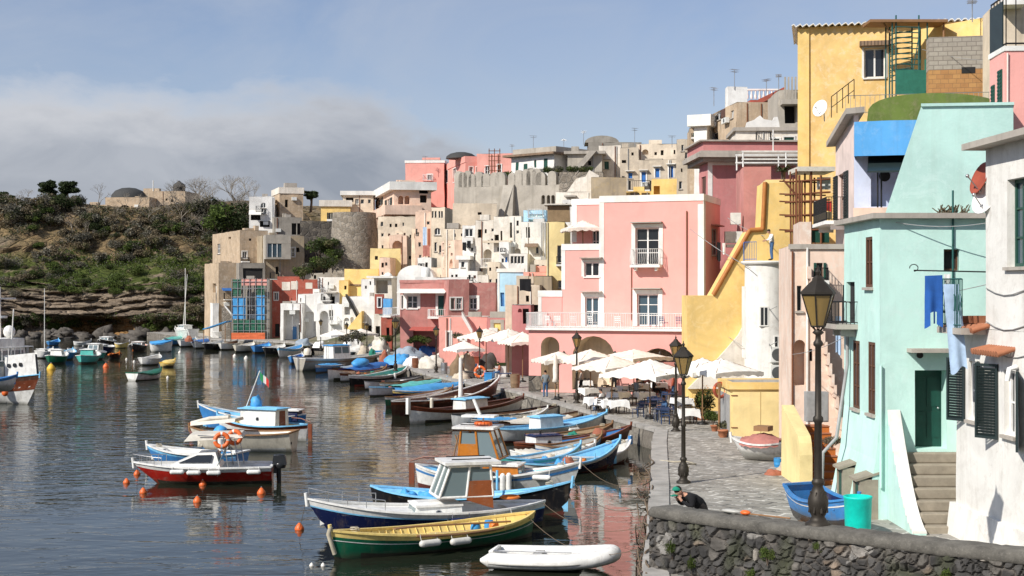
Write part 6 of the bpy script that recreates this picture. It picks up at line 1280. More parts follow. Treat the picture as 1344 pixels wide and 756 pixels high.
b=Boat('white low boat with a green and blue cover behind the yellow striped boat',(484,521),(585,511),2.0,.6,.35,.2,'p','b_white','b_white','b_black','b_teal','b_sky',thw=2,rake=.3);b.tarp(.3,.9,'b_teal',.2)
b=Boat('black hulled boat with a white bulwark and aqua interior',(458,509),(533,500),2.3,.85,.6,.25,'p','b_black','b_white','b_red','b_teal','b_white',thw=3,rake=.5);b.fender(.55,-1,'white upright fender on the black hulled boat','b_white',False)
b=Boat('white boat under crumpled blue sheets behind the black hulled boat',(430,500),(519,491),2.2,.8,.5,.3,'p','b_white','b_white','b_black','b_blue','mahogany',thw=0,rake=.4);b.tarp(.25,.95,'tarp_blue_dark',.4);k=MB();k.ell((b.L*.45,0,1.2),(1.1,.6,.5),12,7,0,False,.35,8);k.build('sheet_heap','tarp_blue',b.e)
b=Boat('large grey white fishing boat with a sky blue wheelhouse roof',(393,487),(505,482),3.0,1.25,.5,.1,'t','hull_beige','hull_beige','b_black','b_grey','b_white',deck=.0,thw=0,rake=.6,floor=.7);b.cabin(.32,.52,1.35,.62,'b_white','tarp_blue',.1,zb=1.0);b.mast(.3,1.9,.04);b.stripe(.78,.84,'wood','wooden_strake');b.rudder('b_white',tiller=False);k=MB();k.lathe([(.35,0),(.4,.3),(.3,.6),(.01,.7)],10,0,(1.1,.3,1.5));k.build('net_drum','b_cream',b.e)
b=Boat('small bright blue skiff under the stern of the grey fishing boat',(382,478),(396,476),1.5,.7,.3,.2,'p','b_blue','b_blue','b_navy','b_blue','b_white',thw=1,rake=.2,low=True)
b=Boat('white and sky blue boat moored left of the grey fishing boat',(366,470),(396,466),2.0,.9,.4,.3,'p','b_white','b_sky','b_black','b_sky','b_white',thw=2,rake=.3,low=True)
for l,S_,B_,mn,st,inn,gn,cv in(('white open boat squeezed beside the large dark brown boat',(560,538),(672,526),'b_white','b_sky','wood_pale','b_white',None),('brown planked boat left of the yellow striped boat',(498,516),(596,507.5),'mahogany','b_white','b_brown','wood',None),('sky blue boat beside the black hulled boat',(462,504.5),(537,497),'b_sky','b_white','b_white','b_white',None),('cream boat with a grey cover beyond the crumpled blue sheets',(436,494.5),(516,486),'b_cream','b_brown','b_grey','wood','tarp_grey'),('navy boat with white rim beyond the grey fishing boat',(410,477),(476,470),'b_navy','b_white','b_sky','b_white',None),('white boat with red rim near the white arches',(380,466),(430,460),'b_white','b_red','b_white','b_white',None),('grey boat with a pale cover behind the sky blue decked boat',(648,575),(772,559),'b_grey','b_white','wood_pale','b_brown','tarp_pale')):
 b=Boat(l,S_,B_,2.0,.65,.45,.2,'p',mn,st,'b_black',inn,gn,thw=0 if cv else 3,rake=.4)
 if cv:b.tarp(.1,.7,cv,.25)
for i,(S_,B_,mn,st,inn,gn,l)in enumerate((((540,524),(612,514.5),'b_white','b_blue','b_sky','b_white','small white boat with a blue strake behind the yellow striped boat'),((505,535),(592,525),'b_green','b_white','b_white','wood','green boat with white strake left of the white mast'),((618,568),(716,556),'b_sky','b_white','b_white','b_white','sky blue boat below the three beige fenders'),((702,604),(786,595),'b_blue','b_white','b_grey','wood','blue and white boat between the brown boat and the quay'),((655,622),(758,609.5),'b_white','b_teal','b_white','b_sky','white boat with an aqua strake behind the sky blue lined boat'),((446,501.5),(506,494),'b_white','mahogany','wood_pale','wood','small white boat with a brown strake left of the black hulled boat'),((414,490),(468,481),'b_blue','b_white','b_white','b_white','blue boat close under the grey fishing boat stern'),((478,512),(560,505),'b_white','b_white','b_grey','b_black','plain white boat with a black rim by the quay lamp'),((690,589),(800,579),'b_cream','mahogany','wood_pale','wood','cream boat with a mahogany strake beside the engine box boat'))):
 b=Boat(l,S_,B_,1.7,.6,.4,.2,'p',mn,st,'b_black',inn,gn,thw=3,rake=.35)
 if i%4==2:b.tarp(.05,.45,'tarp_blue',.15)
# --- middle of the harbour
b=Boat('red hulled speedboat with a white deck and black outboard engine',(358,632),(196,634),2.3,.78,.18,.0,'t','b_red','b_white','b_black','b_white','b_white',deck=.62,thw=0,rake=1.1,floor=.35,n=24);spd=b
k=MB();L=b.L;zs_=b.p(.7,.93).z;k.hexa([(L*.36,-.85,zs_),(L*.74,-.5,zs_+.04),(L*.74,.5,zs_+.04),(L*.36,.85,zs_),(L*.40,-.6,zs_+.62),(L*.52,-.5,zs_+.60),(L*.52,.5,zs_+.60),(L*.40,.6,zs_+.62)]);o=k.build('cabin','b_white',b.e)
k=MB();
for s in(1,-1):k.prism([(L*.43,s*.72,zs_+.22),(L*.66,s*.52,zs_+.20),(L*.53,s*.54,zs_+.50),(L*.42,s*.64,zs_+.52)],(0,.06*s,0.02))
k.build('cabin_window','glass',o);k=MB();k.prism([(L*.38,-.8,zs_+.1),(L*.38,.8,zs_+.1),(L*.33,.7,zs_+.75),(L*.33,-.7,zs_+.75)],(.03,0,0));k.build('windscreen','glass_boat',b.e)
b.rails(.78,1.0,.32,'steel',4);b.outboard(sc=1.15)
k=MB();zt_=zs_+1.25
for s in(1,-1):k.tube([(L*.22,s*.95,zs_-.1),(L*.26,s*.9,zt_),(L*.52,s*.85,zt_+.1)],.022,5);k.tube([(L*.30,s*.95,zs_-.1),(L*.34,s*.9,zt_+.02)],.02,5)
k.build('canopy_frame','steel',b.e);k=MB();k.hexa([(L*.20,-.95,zt_),(L*.62,-.8,zt_-.15),(L*.62,.8,zt_-.15),(L*.20,.95,zt_),(L*.22,-.85,zt_+.13),(L*.58,-.7,zt_+.12),(L*.58,.7,zt_+.12),(L*.22,.85,zt_+.13)]);k.build('canopy','tarp_pale',b.e)
def ring(name,label,c,r,rr,nrm,m=('buoy_orange','b_white'),par=None):
 q=V((0,0,1)).rotation_difference(V(nrm)).to_matrix().to_4x4();k=MB();nA=24;nB=8;vs=[]
 for i in range(nA):
  a=i/nA*6.2832
  for j in range(nB):b_=j/nB*6.2832;vs.append(q@V(((r+rr*math.cos(b_))*math.cos(a),(r+rr*math.cos(b_))*math.sin(a),rr*math.sin(b_))))
 for i in range(nA):
  k.f+=[[i*nB+j,((i+1)%nA)*nB+j,((i+1)%nA)*nB+(j+1)%nB,i*nB+(j+1)%nB]for j in range(nB)];k.m+=[1 if i%6==0 else 0]*nB;k.sm+=[True]*nB
 k.v=vs;o=k.build(name,list(m),par);o.location=c
 return o if par else tag(o,label,'life ring')
p=bw(b,.36,1,1);
ring('life_ring','orange life ring hung nearest the bow on the red speedboat canopy frame',W(291,578,p.y-.1),.26,.09,(.1,-1,.2));ring('life_ring','second orange life ring behind the first on the red speedboat',W(308,574,p.y+.35),.25,.09,(-.1,-1,.2))
for t,l in((.12,'slanting white fender nearest the engine of the red speedboat'),(.40,'white fender under the windscreen of the red speedboat'),(.54,'white fender below the cabin window of the red speedboat'),(.66,'white fender nearest the bow of the red speedboat')):b.fender(t,1,l,'b_white',True,.4,.1,dz=-.16)
b=Boat('blue topped motorboat half hidden behind the red speedboat',(318,612),(200,607),1.9,.6,.3,.1,'t','b_blue','b_sky','b_navy','b_white','b_white',thw=2,rake=.5);k=MB();k.ell((1.1,0,1.55),(.32,.3,.24),10,6,0,False,.2,5);k.build('console_cover','tarp_blue',b.e);k=MB();k.cyl((1.1,0,.4),(1.1,0,1.4),.12,n=8);k.build('console','b_white',b.e)
b=Boat('cream white motorboat with a brown rubbing strake behind the red speedboat',(386,592),(262,590),2.3,.95,.3,.1,'t','b_cream','b_cream','b_white','b_cream','wood',thw=1,rake=.9,deck=.4)
k=MB();p=b.p(.0,.45,1);k.cyl((-.02,.55,.45),(-.035,.55,.45),.07,n=10);k.build('drain','dark',b.e);k=MB();pr=[(b.L*.95,b.p(.95,1).z),(b.L*.7,.9),(b.L*.45,.98)];k.tube([(b.L*.98,0,b.p(1,1).z+.15),(b.L*.8,0,1.55),(b.L*.62,0,1.62)],.1,8);k.hexa([(b.L*.52,-.7,1.45),(b.L*.97,-.3,1.2),(b.L*.97,.3,1.2),(b.L*.52,.7,1.45),(b.L*.52,-.6,1.6),(b.L*.97,-.2,1.35),(b.L*.97,.2,1.35),(b.L*.52,.6,1.6)]);k.build('rolled_cover','tarp_pale',b.e)
b=Boat('blue trimmed cabin boat with a white cuddy, brown door and flag',(404,579),(290,573),2.3,.85,.45,.1,'p','b_white','mahogany','b_white','b_yellow','b_sky',thw=2,rake=.4);b.cabin(.28,.68,1.0,.6,'b_white','b_sky',.05,win=True,port=True,door='mahogany',zb=.6);b.rudder('mahogany');k=MB();k.cyl((b.L*.74,0,.8),(b.L*.52,0,3.6),.03,n=6);o=k.build('flag_staff','trim',b.e)
k=MB();
for i in range(9):
 for j in range(5):k.v.append(V((b.L*.52-.012*i-.10*i*.6,.04*math.sin(i*.9),3.55-.1*j-.055*i)))
for i in range(8):
 for j in range(4):a=i*5+j;k.f.append([a,a+1,a+6,a+5]);k.m.append(0 if i<3 else 1 if i<5 else 2);k.sm.append(True)
k.build('flag',['flag_green','trim','flag_red'],b.e)
k=MB();k.ell((b.L*.56,0,1.85),(.35,.3,.35),9,6,0,False,.5,2);k.build('blue_bundle','tarp_blue',b.e)
b=Boat('long bright blue boat with a raised bow farthest in the middle group',(402,566),(268,564),2.3,.9,.7,.15,'p','b_blue','b_blue','b_navy','b_sky','b_white',thw=3,rake=.6);b.deck(.75,1,'b_sky');b.cabin(.06,.2,.55,.5,'b_navy','b_white',0,win=False)
# --- buoys
def buoy(u,v,r,m,label,pear=True,D=None):
 c=at(u,v,0);t=thing('buoy',label,'buoy',c,random.random()*6,'mooring buoys');k=MB()
 k.lathe([(.01,-r*.7),(r*.7,-r*.55),(r,-.05),(r*.95,r*.4),(r*.6,r*.95),(r*.25,r*1.35),(.01,r*1.45)]if pear else[(.01,-r),(r*.7,-r*.7),(r,0),(r*.7,r*.7),(.01,r)],14);k.build('float',m,t);k=MB();zz=r*1.42 if pear else r;k.cyl((0,0,zz),(0,0,zz+r*.25),r*.16,n=6);k.build('eye','steel',t);return t
for u,v,r,m,l in((166,634,.14,'buoy_orange','orange buoy farthest left off the bow of the red speedboat'),(180,623,.15,'buoy_orange','orange buoy just under the bow rail of the red speedboat'),(188,647,.15,'buoy_orange','orange buoy below the other two at the red speedboat bow'),(259,659,.16,'buoy_orange','orange buoy floating alone below the middle of the red speedboat'),(266,637,.15,'buoy_orange','orange and white buoy touching the red hull amidships'),(343,648,.17,'buoy_orange','orange buoy under the stern of the red speedboat'),(252,558,.17,'buoy_orange','orange pear buoy at the bow of the long blue boat'),(211,600,.15,'buoy_orange','orange buoy behind the red speedboat bow'),(393,695,.16,'buoy_orange','weedy orange buoy hanging under the navy cabin boat bow'),(409,743,.07,'buoy_white','small white float nearest the green boat bow, left of a pair'),(424,743,.07,'buoy_white','small white float nearest the green boat bow, right of a pair'),(67,485,.42,'buoy_yellow','tall yellow buoy near the moored fishing vessel'),(139,482,.3,'buoy_orange','orange and yellow buoy in the open water left of centre'),(308,468,.22,'buoy_white','pale float in front of the scaffolded house, left one'),(323,471,.25,'buoy_white','pale pointed float in front of the scaffolded house, right one'),(176,475,.14,'buoy_white','tiny white float right of the orange and yellow buoy'),(166,472,.14,'buoy_white','tiny white float between the aqua boat and the white boat'),(220,496,.13,'buoy_white','tiny white float right of the green topped rowing boat'),(236,463,.2,'buoy_white','white float beside the blue covered launch')):
 buoy(u,v,r,m,l)
# --- little boats far off
def small(label,u0,u1,v,dv,hull='b_white',inner='b_white',gun='b_white',fb=.6,beam=1.9,cover=None,cab=None,stern='p',**k):
 b=Boat(label,(u0,v),(u1,v+dv),beam,fb,.35,.15,stern,hull,hull,'b_black',inner,gun,thw=2 if not cover and not cab else 0,rake=.3,low=True,**k)
 if cover:b.tarp(.05,.95,cover,.3)
 if cab:b.cabin(cab[0],cab[1],cab[2],.65,cab[3],cab[4],.3,win=True)
 return b
b=small('white rowing boat with a green gunwale alone in the middle of the harbour',173,210,500,-3,'b_white','b_white','b_green',.55,1.9,stern='t');b.tarp(.3,.95,'b_green',.12)
small('white open boat with a grey rim beyond the orange and yellow buoy',186,208,480,-2,'b_white','b_grey','b_white',.7,2.2)
b=small('yellow inflatable boat right of the white open boat',210,228,482,-1,'b_yellow','b_yellow','buoy_yellow',.35,1.4,'b_yellow')
small('blue covered white launch before the blue awning',196,225,462,0,'b_white','b_white','b_blue',1.1,2.6,'tarp_blue');small('dark motorboat with a white windscreen and orange seat',188,174,461,2,'b_black','b_orange','b_white',.8,2.2,None,(.3,.6,.7,'b_white','b_white'))
small('aqua and white motorboat, nearest of the two aqua boats',106,127,478,-3,'b_teal','b_white','b_white',.8,2.3,None,(.35,.6,.9,'b_teal','b_white'));small('aqua boat with a white cabin behind the nearest aqua boat',134,113,471,2,'b_teal','b_white','b_white',.8,2.4,None,(.3,.6,1.2,'b_white','b_white'))
small('green hulled boat with a white cabin beside the tall yellow buoy',64,86,478,-2,'b_green','b_white','b_white',.8,2.2,None,(.4,.65,.9,'b_white','b_white'));small('blue open boat right of the green hulled boat',80,95,473,-2,'b_blue','b_white','b_sky',.8,2.0)
b=small('small white sailing boat with a bare mast',47,68,471,-1,'b_white','b_white','b_white',.8,2.3,None,(.3,.6,.5,'b_white','b_white'));b.mast(.5,7.6,.05,'trim')
small('white dinghy in the back row left of the navy motorboat',88,107,465,0,'b_white','b_grey','b_white',.6,1.9);small('long white dinghy lying before the shore rocks',96,118,454,0,'b_white','b_white','b_white',.5,1.8);small('navy motorboat with a white cabin top right of the aqua boats',147,124,463,2,'b_navy','b_white','b_white',.8,2.2,None,(.5,.8,.5,'b_white','b_white'))
small('white cruiser with a dark hull near the cave',148,132,456,1,'b_black','b_white','b_white',.9,2.4,None,(.3,.75,.8,'b_white','b_white'));small('tan open boat right of the white cruiser',150,168,457,0,'b_yellow','b_white','b_white',.6,1.8);small('blue dinghy near the left shore rocks',64,76,454,-1,'b_blue','b_blue','b_sky',.5,1.7);small('dark low tender behind the aqua boats',146,156,470,1,'b_brown','b_brown','b_orange',.4,1.4)
rowd=(('white boat with a sky blue rim first in the row along the far quay',237,256,456,'b_white','b_sky','b_white',None),('blue canopied boat second in the row along the far quay',256,272,458,'b_white','b_blue','b_white','tarp_blue_dark'),('black hulled motorboat in the row along the far quay',269,291,460,'b_black','b_white','b_white',None),('white boat with an orange brown inside in the row along the far quay',290,311,460,'b_white','wood','b_cream',None),('cream sailboat hull in the row along the far quay',309,332,463,'b_cream','b_white','b_cream',None),('bright blue boat last but one in the row along the far quay',334,352,464,'b_blue','b_sky','b_blue',None),('black inflatable style boat last in the row along the far quay',348,372,466,'b_black','b_white','b_white',None),('blue green covered boat near the far quay steps',216,238,454,'b_blue','b_teal','b_white','b_teal'))
for l,u0,u1,v,h_,i_,g_,c_ in rowd:small(l,u0,u1,v,-2,h_,i_,g_,.8,2.2,c_)
b=Boat('white yacht hauled out on the far quay with two thin masts',(254,447),(232,446),2.4,1.4,.4,.2,'t','b_white','b_white','b_navy','b_white','b_white',thw=0,deck=.95,rake=.6,low=True,z=.6,group='boats hauled out on the quay');b.cabin(.3,.7,.5,.6,'b_white','b_white',.3,zb=1.6);b.mast(.45,9.5,.06,'trim');b.mast(.6,8.6,.05,'trim',lean=-1.2)
b=Boat('white boat hauled out under the blue awning',(279,444),(300,444),1.9,.9,.3,.1,'t','b_white','b_white','b_blue','b_white','b_white',thw=1,rake=.4,low=True,z=.9,group='boats hauled out on the quay')
# --- fishing vessel on the left edge
b=Boat('big white and brown fishing vessel with a raised forecastle at the left edge',(-190,517),(42,531),4.8,1.35,.75,.3,'t','b_white','b_brown','b_white','b_brown','b_sky',thw=0,rake=1.3,floor=1.2,n=26,name='fishing_vessel',cat='fishing vessel')
b.hull.data.materials[0]=M['b_white'];b.stripe(.52,.84,'mahogany','brown_band');L=b.L
k=MB();ring_=[]
for i in range(9):
 t=.885+.105*i/8;ring_.append(t)
for sd in(1,-1):
 for a,c in zip(ring_,ring_[1:]):pa,pb=b.p(a,1,sd),b.p(c,1,sd);k.quad((pa.x,pa.y,pa.z+.03),(pb.x,pb.y,pb.z+.03),(pb.x-.2,pb.y*.95,pb.z+1.5),(pa.x-.2,pa.y*.95,pa.z+1.5))
pa=b.p(.885,1);k.quad((pa.x-.2,-pa.y,pa.z),(pa.x-.2,pa.y,pa.z),(pa.x-.2,pa.y*.95,pa.z+1.5),(pa.x-.2,-pa.y*.95,pa.z+1.5))
for a,c in zip(ring_,ring_[1:]):pa,pb=b.p(a,1),b.p(c,1);k.quad((pa.x-.2,-pa.y*.95,pa.z+1.4),(pb.x-.2,-pb.y*.95,pb.z+1.4),(pb.x-.2,pb.y*.95,pb.z+1.4),(pa.x-.2,pa.y*.95,pa.z+1.4))
k.build('forecastle','b_white',b.e)
for t in(.90,.92,.94):
 p=b.p(t,1,-1);k=MB();k.cyl((p.x-.1,p.y*.975+.05,p.z+.8),(p.x-.1,p.y*.975-.06,p.z+.8),.14,n=12);k.build('porthole','glass',b.e)
o=b.cabin(.70,.865,2.4,.66,'b_white','b_white',.25,zb=1.5,door='mahogany');b.mast(.80,7.2,.09,'trim');b.mast(.845,5.6,.06,'trim',lean=.5)
k=MB();p=b.p(.7,1);k.box(L*.60,L*.80,-1.2,1.2,4.55,4.62)if 0 else None;bal_rail(k,[(L*.7,-1.7),(L*.875,-1.6),(L*.875,1.6),(L*.7,1.7)],2.9,3.9,.5,.025);k.build('upper_rail','rail_white',b.e)
k=MB();k.box(L*.795,L*.805,-1.3,1.3,7.2,7.32);k.cyl((L*.80,0,5.9),(L*.80,0,6.05),.5,n=12);k.ell((L*.83,.3,4.95),(.42,.42,.45),10,7);k.build('radar','b_white',b.e)
k=MB();k.box(L*.76,L*.86,-1.1,1.1,3.9,4.5);k.build('wheelhouse_top','b_white',b.e)
k=MB();k.tube([(L*.865,-1.9,3.3),(L*.86,-2.1,2.2),(L*.85,-2.1,1.6)],.22,8);k.build('hanging_net','net_cream',b.e)
k=MB();k.ell((L*.93,-1.75,.9),(.25,.2,.25),8,6);k.build('buoy','buoy_orange',b.e)
sk=Boat('blue rimmed skiff carried on the deck of the fishing vessel',(-30,508),(20,507),1.5,.5,.25,.1,'p','b_white','b_blue','b_white','b_blue','b_blue',thw=1,rake=.2,low=True,z=1.75,group='boats carried or stored ashore')
# --- ropes
mooring(bw(n_,.02,1),at(846,690,1),'long slack rope from the navy cabin boat to the quay edge',.5);mooring(bw(f_,1,1),at(850,660,1),'rope from the dark pale blue rimmed boat bow to the quay',.6);mooring(bw(o_,1,1),at(853,632,1),'rope from the orange wheelhouse boat bow to the quay',.5);mooring(bw(g,.05,1),at(838,720,1),'rope from the green rowing boat stern to the quay',.6);mooring(bw(spd,.97,1),at(180,623,.1),'thin rope from the red speedboat bow to a buoy',.1);mooring(bw(n_,1,1),at(393,694,.2),'rope from the navy cabin boat bow to the weedy buoy',.05)
# ------------------------------------------------------------------ rubble parapet in front
WP=smooth([V(q)for q in((3.5,35.6),(3.85,35.0),(5.2,33.7),(7.2,32.0),(9.2,30.4),(11.6,28.6),(13.5,27.2))],6);WT=2.55
pw=thing('parapet_wall','dark volcanic rubble parapet wall with a worn stone coping in the right foreground','wall',(WP[0].x,WP[0].y,.9));o0=pw.location
cum=[0]
for a,b in zip(WP,WP[1:]):cum.append(cum[-1]+(b-a).length)
def wp(sv):
 for i in range(len(cum)-1):
  if sv<=cum[i+1]or i==len(cum)-2:
   f_=(sv-cum[i])/(cum[i+1]-cum[i]);p=WP[i].lerp(WP[i+1],f_);d=(WP[min(i+2,len(WP)-1)]-WP[max(i-1,0)]).normalized();return p,V((-d.y,d.x))*-1
rs=random.Random(3);cells=[]
for i in range(-1,62):
 for j in range(-1,12):
  if rs.random()<.22:continue
  c=(i*.22+(.11 if j%2 else 0)+rs.uniform(-.10,.10),j*.19+rs.uniform(-.085,.085));k=rs.random()
  col=(.10,.095,.09)if k<.5 else(.055,.052,.05)if k<.72 else(.17,.155,.135)if k<.9 else(.30,.23,.17)if k<.97 else(.48,.43,.37)
  v_=rs.uniform(.5,1.05);cells.append((c,tuple(x*v_ for x in col),rs.uniform(.5,1.0)))
grid={}
for q in cells:grid.setdefault((int(math.floor(q[0][0]/.5)),int(math.floor(q[0][1]/.5))),[]).append(q)
def vor(x,z):
 gx_,gz_=int(math.floor(x/.5)),int(math.floor(z/.5));ds=[]
 for a in(-1,0,1):
  for b in(-1,0,1):
   for q in grid.get((gx_+a,gz_+b),()):ds.append((math.hypot(x-q[0][0],(z-q[0][1])*1.1),q))
 ds.sort(key=lambda t:t[0]);return ds[0],ds[1]
mb=MB();cols=[];S_=cum[-1];nx,nz=int(S_/.035),52;HB=WT-.9-.24
for i in range(nx+1):
 s_v=S_*i/nx;p,nn=wp(s_v)
 for j in range(nz+1):
  z=HB*j/nz;wx_=s_v+.07*noise.noise((s_v*4,z*4,1))+.20*noise.noise((s_v*1.3,z*1.5,5));wz_=(z+.06*noise.noise((s_v*4,z*4,7))+.22*noise.noise((s_v*1.2,z*1.3,8)))*(1+.25*noise.noise((s_v*.6,3,1)));a,b=vor(wx_,wz_);e_=min(1,max(0,(b[0]-a[0]-.012)/.055));bump=e_*(.05+.05*a[1][2])+.025*noise.noise((s_v*9,z*9,3))*e_
  bump-=.16*max(0,1-math.hypot((s_v-7.0)/.45,(z-.95)/.2))+.14*max(0,1-math.hypot((s_v-8.3)/.3,(z-.8)/.22))
  mb.v.append(V((p.x+nn.x*bump-o0.x,p.y+nn.y*bump-o0.y,z)));mo=(.050,.046,.040)if noise.noise((s_v*.9,z*1.4,4))<.1 else(.125,.11,.095)
  plas=noise.noise((s_v*.8+3,z*1.1,9));c=tuple(m_+(x-m_)*e_ for m_,x in zip(mo,a[1][1]));c=tuple(x+(y_-x)*.8 for x,y_ in zip(c,(.36,.34,.31)))if plas>.46 else c;gm=max(0,min(.6,2*noise.noise((s_v*1.6,z*.8,21))-.2));c=tuple((x+(y_-x)*gm)*(.9+.5*noise.noise((s_v*3,z*3,2)))for x,y_ in zip(c,(.065,.075,.03)));cols.append(c)
for i in range(nx):
 for j in range(nz):a=i*(nz+1)+j;mb.f.append([a,a+nz+1,a+nz+2,a+1]);mb.m.append(0);mb.sm.append(False)
n=N('wall_stones');at_=n.node('ShaderNodeAttribute',_attribute_name='stone');co=n.coords((1,1,1),False);f=n.noise(co,16,8,.75);g2=n.noise(co,2.2,8,.7)
c=n.mix(n.math('MULTIPLY',n.ramp(f,.4,.7),.6),at_.outputs['Color'],(.035,.033,.03));c=n.mix(n.math('MULTIPLY',n.ramp(g2,.55,.7),.35),c,(.24,.22,.19));n.l(c,n.b.inputs['Base Color']);n.b.inputs['Roughness'].default_value=.95;n.bump(f,.7,.02);M['wall_stones']=n.m
o=mb.build('rubble_face','wall_stones',pw);at2=o.data.color_attributes.new('stone','FLOAT_COLOR','POINT');at2.data.foreach_set('color',[x for c in cols for x in(*c,1.0)])
n=N('coping_stone');co=n.coords((1,1,1),False);f=n.noise(co,1.3,9,.75);h=n.noise(co,18,6,.7);c=n.mix(n.ramp(f,.35,.65),(.06,.056,.048),(.17,.158,.135));c=n.mix(n.math('MULTIPLY',n.ramp(h,.55,.72),.5),c,(.29,.27,.235));n.l(c,n.b.inputs['Base Color']);n.b.inputs['Roughness'].default_value=.95;n.bump(n.math('ADD',f,h),.6,.03);M['coping_stone']=n.m
mb=MB();k=int(S_/.10)
prof=[(.10,HB-.0),(.14,HB+.05),(.13,HB+.18),(.07,HB+.24),(-.25,HB+.255),(-.60,HB+.25),(-.72,HB+.18),(-.72,-.2)]
for i in range(k+1):
 s_v=S_*i/k;p,nn=wp(s_v)
 jn=.035 if(i%11)==0 else 0
 for off,z in prof:jt=-jn+.02*noise.noise((s_v*6,off*9,z*6))+.018*noise.noise((s_v*2.2,off*5,z))+.03*noise.noise((s_v*.7,2,z));mb.v.append(V((p.x+nn.x*(off+jt)-o0.x,p.y+nn.y*(off+jt)-o0.y,z+jt*.7)))
m_=len(prof)
for i in range(k):
 for j in range(m_-1):a=i*m_+j;mb.f.append([a,a+m_,a+m_+1,a+1]);mb.m.append(0);mb.sm.append(True)
mb.f.append(list(range(m_)));mb.m.append(0);mb.sm.append(False);mb.build('coping','coping_stone',pw)
mb=MB();p,nn=wp(0);mb.add([(p.x+nn.x*q-o0.x-.01,p.y+nn.y*q-o0.y,z)for q,z in((.06,0),(.06,HB),(-.70,HB),(-.70,0))],[(0,1,2,3)]);mb.build('end_face','dark_rubble',pw)
# ------------------------------------------------------------------ street lamps
def lamp(u,v,Ht,label,z=QZ,D=None,loc=None):
 c=loc or(at(u,v,z));t=thing('street_lamp',label,'street lamp',c,random.uniform(0,1),'old iron street lamps on the quay');q=Ht/4.8;S=Matrix.Scale(q,4)
 k=MB(S);k.lathe([(.24,0),(.24,.06),(.17,.10),(.12,.18),(.16,.26),(.19,.42),(.18,.52),(.12,.66),(.085,.74),(.12,.79),(.12,.83),(.085,.88)],16)
 for i in range(8):a=i*.785;k.cyl((.17*math.cos(a),.17*math.sin(a),.26),(.14*math.cos(a+.2),.14*math.sin(a+.2),.64),.028,.012,5)
 k.build('base','lamp_iron',t);k=MB(S);k.lathe([(.075,.86),(.07,1.9),(.095,1.93),(.095,2.0),(.062,2.04),(.055,3.3),(.09,3.33),(.09,3.38),(.055,3.43),(.05,3.52),(.11,3.56),(.06,3.62)],12);k.build('pole','lamp_iron',t)
 k=MB(S);n_=6;P=[[(r*math.cos(i*1.0472),r*math.sin(i*1.0472),z)for i in range(n_)]for r,z in((.13,3.68),(.305,4.26))]
 for i in range(n_):k.tube([P[0][i],P[1][i]],.016,5);k.tube([P[1][i],P[1][(i+1)%n_]],.02,5);k.tube([P[0][i],P[0][(i+1)%n_]],.018,5);k.tube([(0,0,3.55),P[0][i]],.014,4)
 k.lathe([(.345,4.27),(.34,4.31),(.25,4.40),(.19,4.46),(.12,4.52),(.115,4.56),(.07,4.60),(.03,4.62),(.055,4.68),(.02,4.73),(.01,4.8)],6,sm=False);o=k.build('lantern','lamp_iron',t)
 k=MB(S)
 for i in range(n_):k.quad(P[0][i],P[0][(i+1)%n_],P[1][(i+1)%n_],P[1][i])
 k.build('lamp_glass','lamp_glass',o);return t
pn,nn=wp(4.62);
lamp(0,0,6.0,'near street lamp standing on the rubble parapet, tallest in view',loc=(pn.x-nn.x*.45,pn.y-nn.y*.45,WT-.03))
for(u,v,Ht,l)in((897,634,5.1,'street lamp behind the man in the green cap'),(887,566,4.7,'street lamp right behind the blue chairs at the quay corner'),(757,529,4.45,'street lamp in front of the cloth covered tables'),(629.5,497,4.1,'double headed looking street lamp beside the hanging life ring'),(572.5,489,4.0,'street lamp among the pale tarpaulin heaps'),(519,487,4.7,'street lamp at the quay edge left of the rust drum'),(481.5,468,3.6,'street lamp in front of the red bay house'),(455,463,3.4,'street lamp beside the white domed stair house'),(421,459,3.6,'slim street lamp in front of the white quay arches')):
 lamp(u,v,Ht,l)
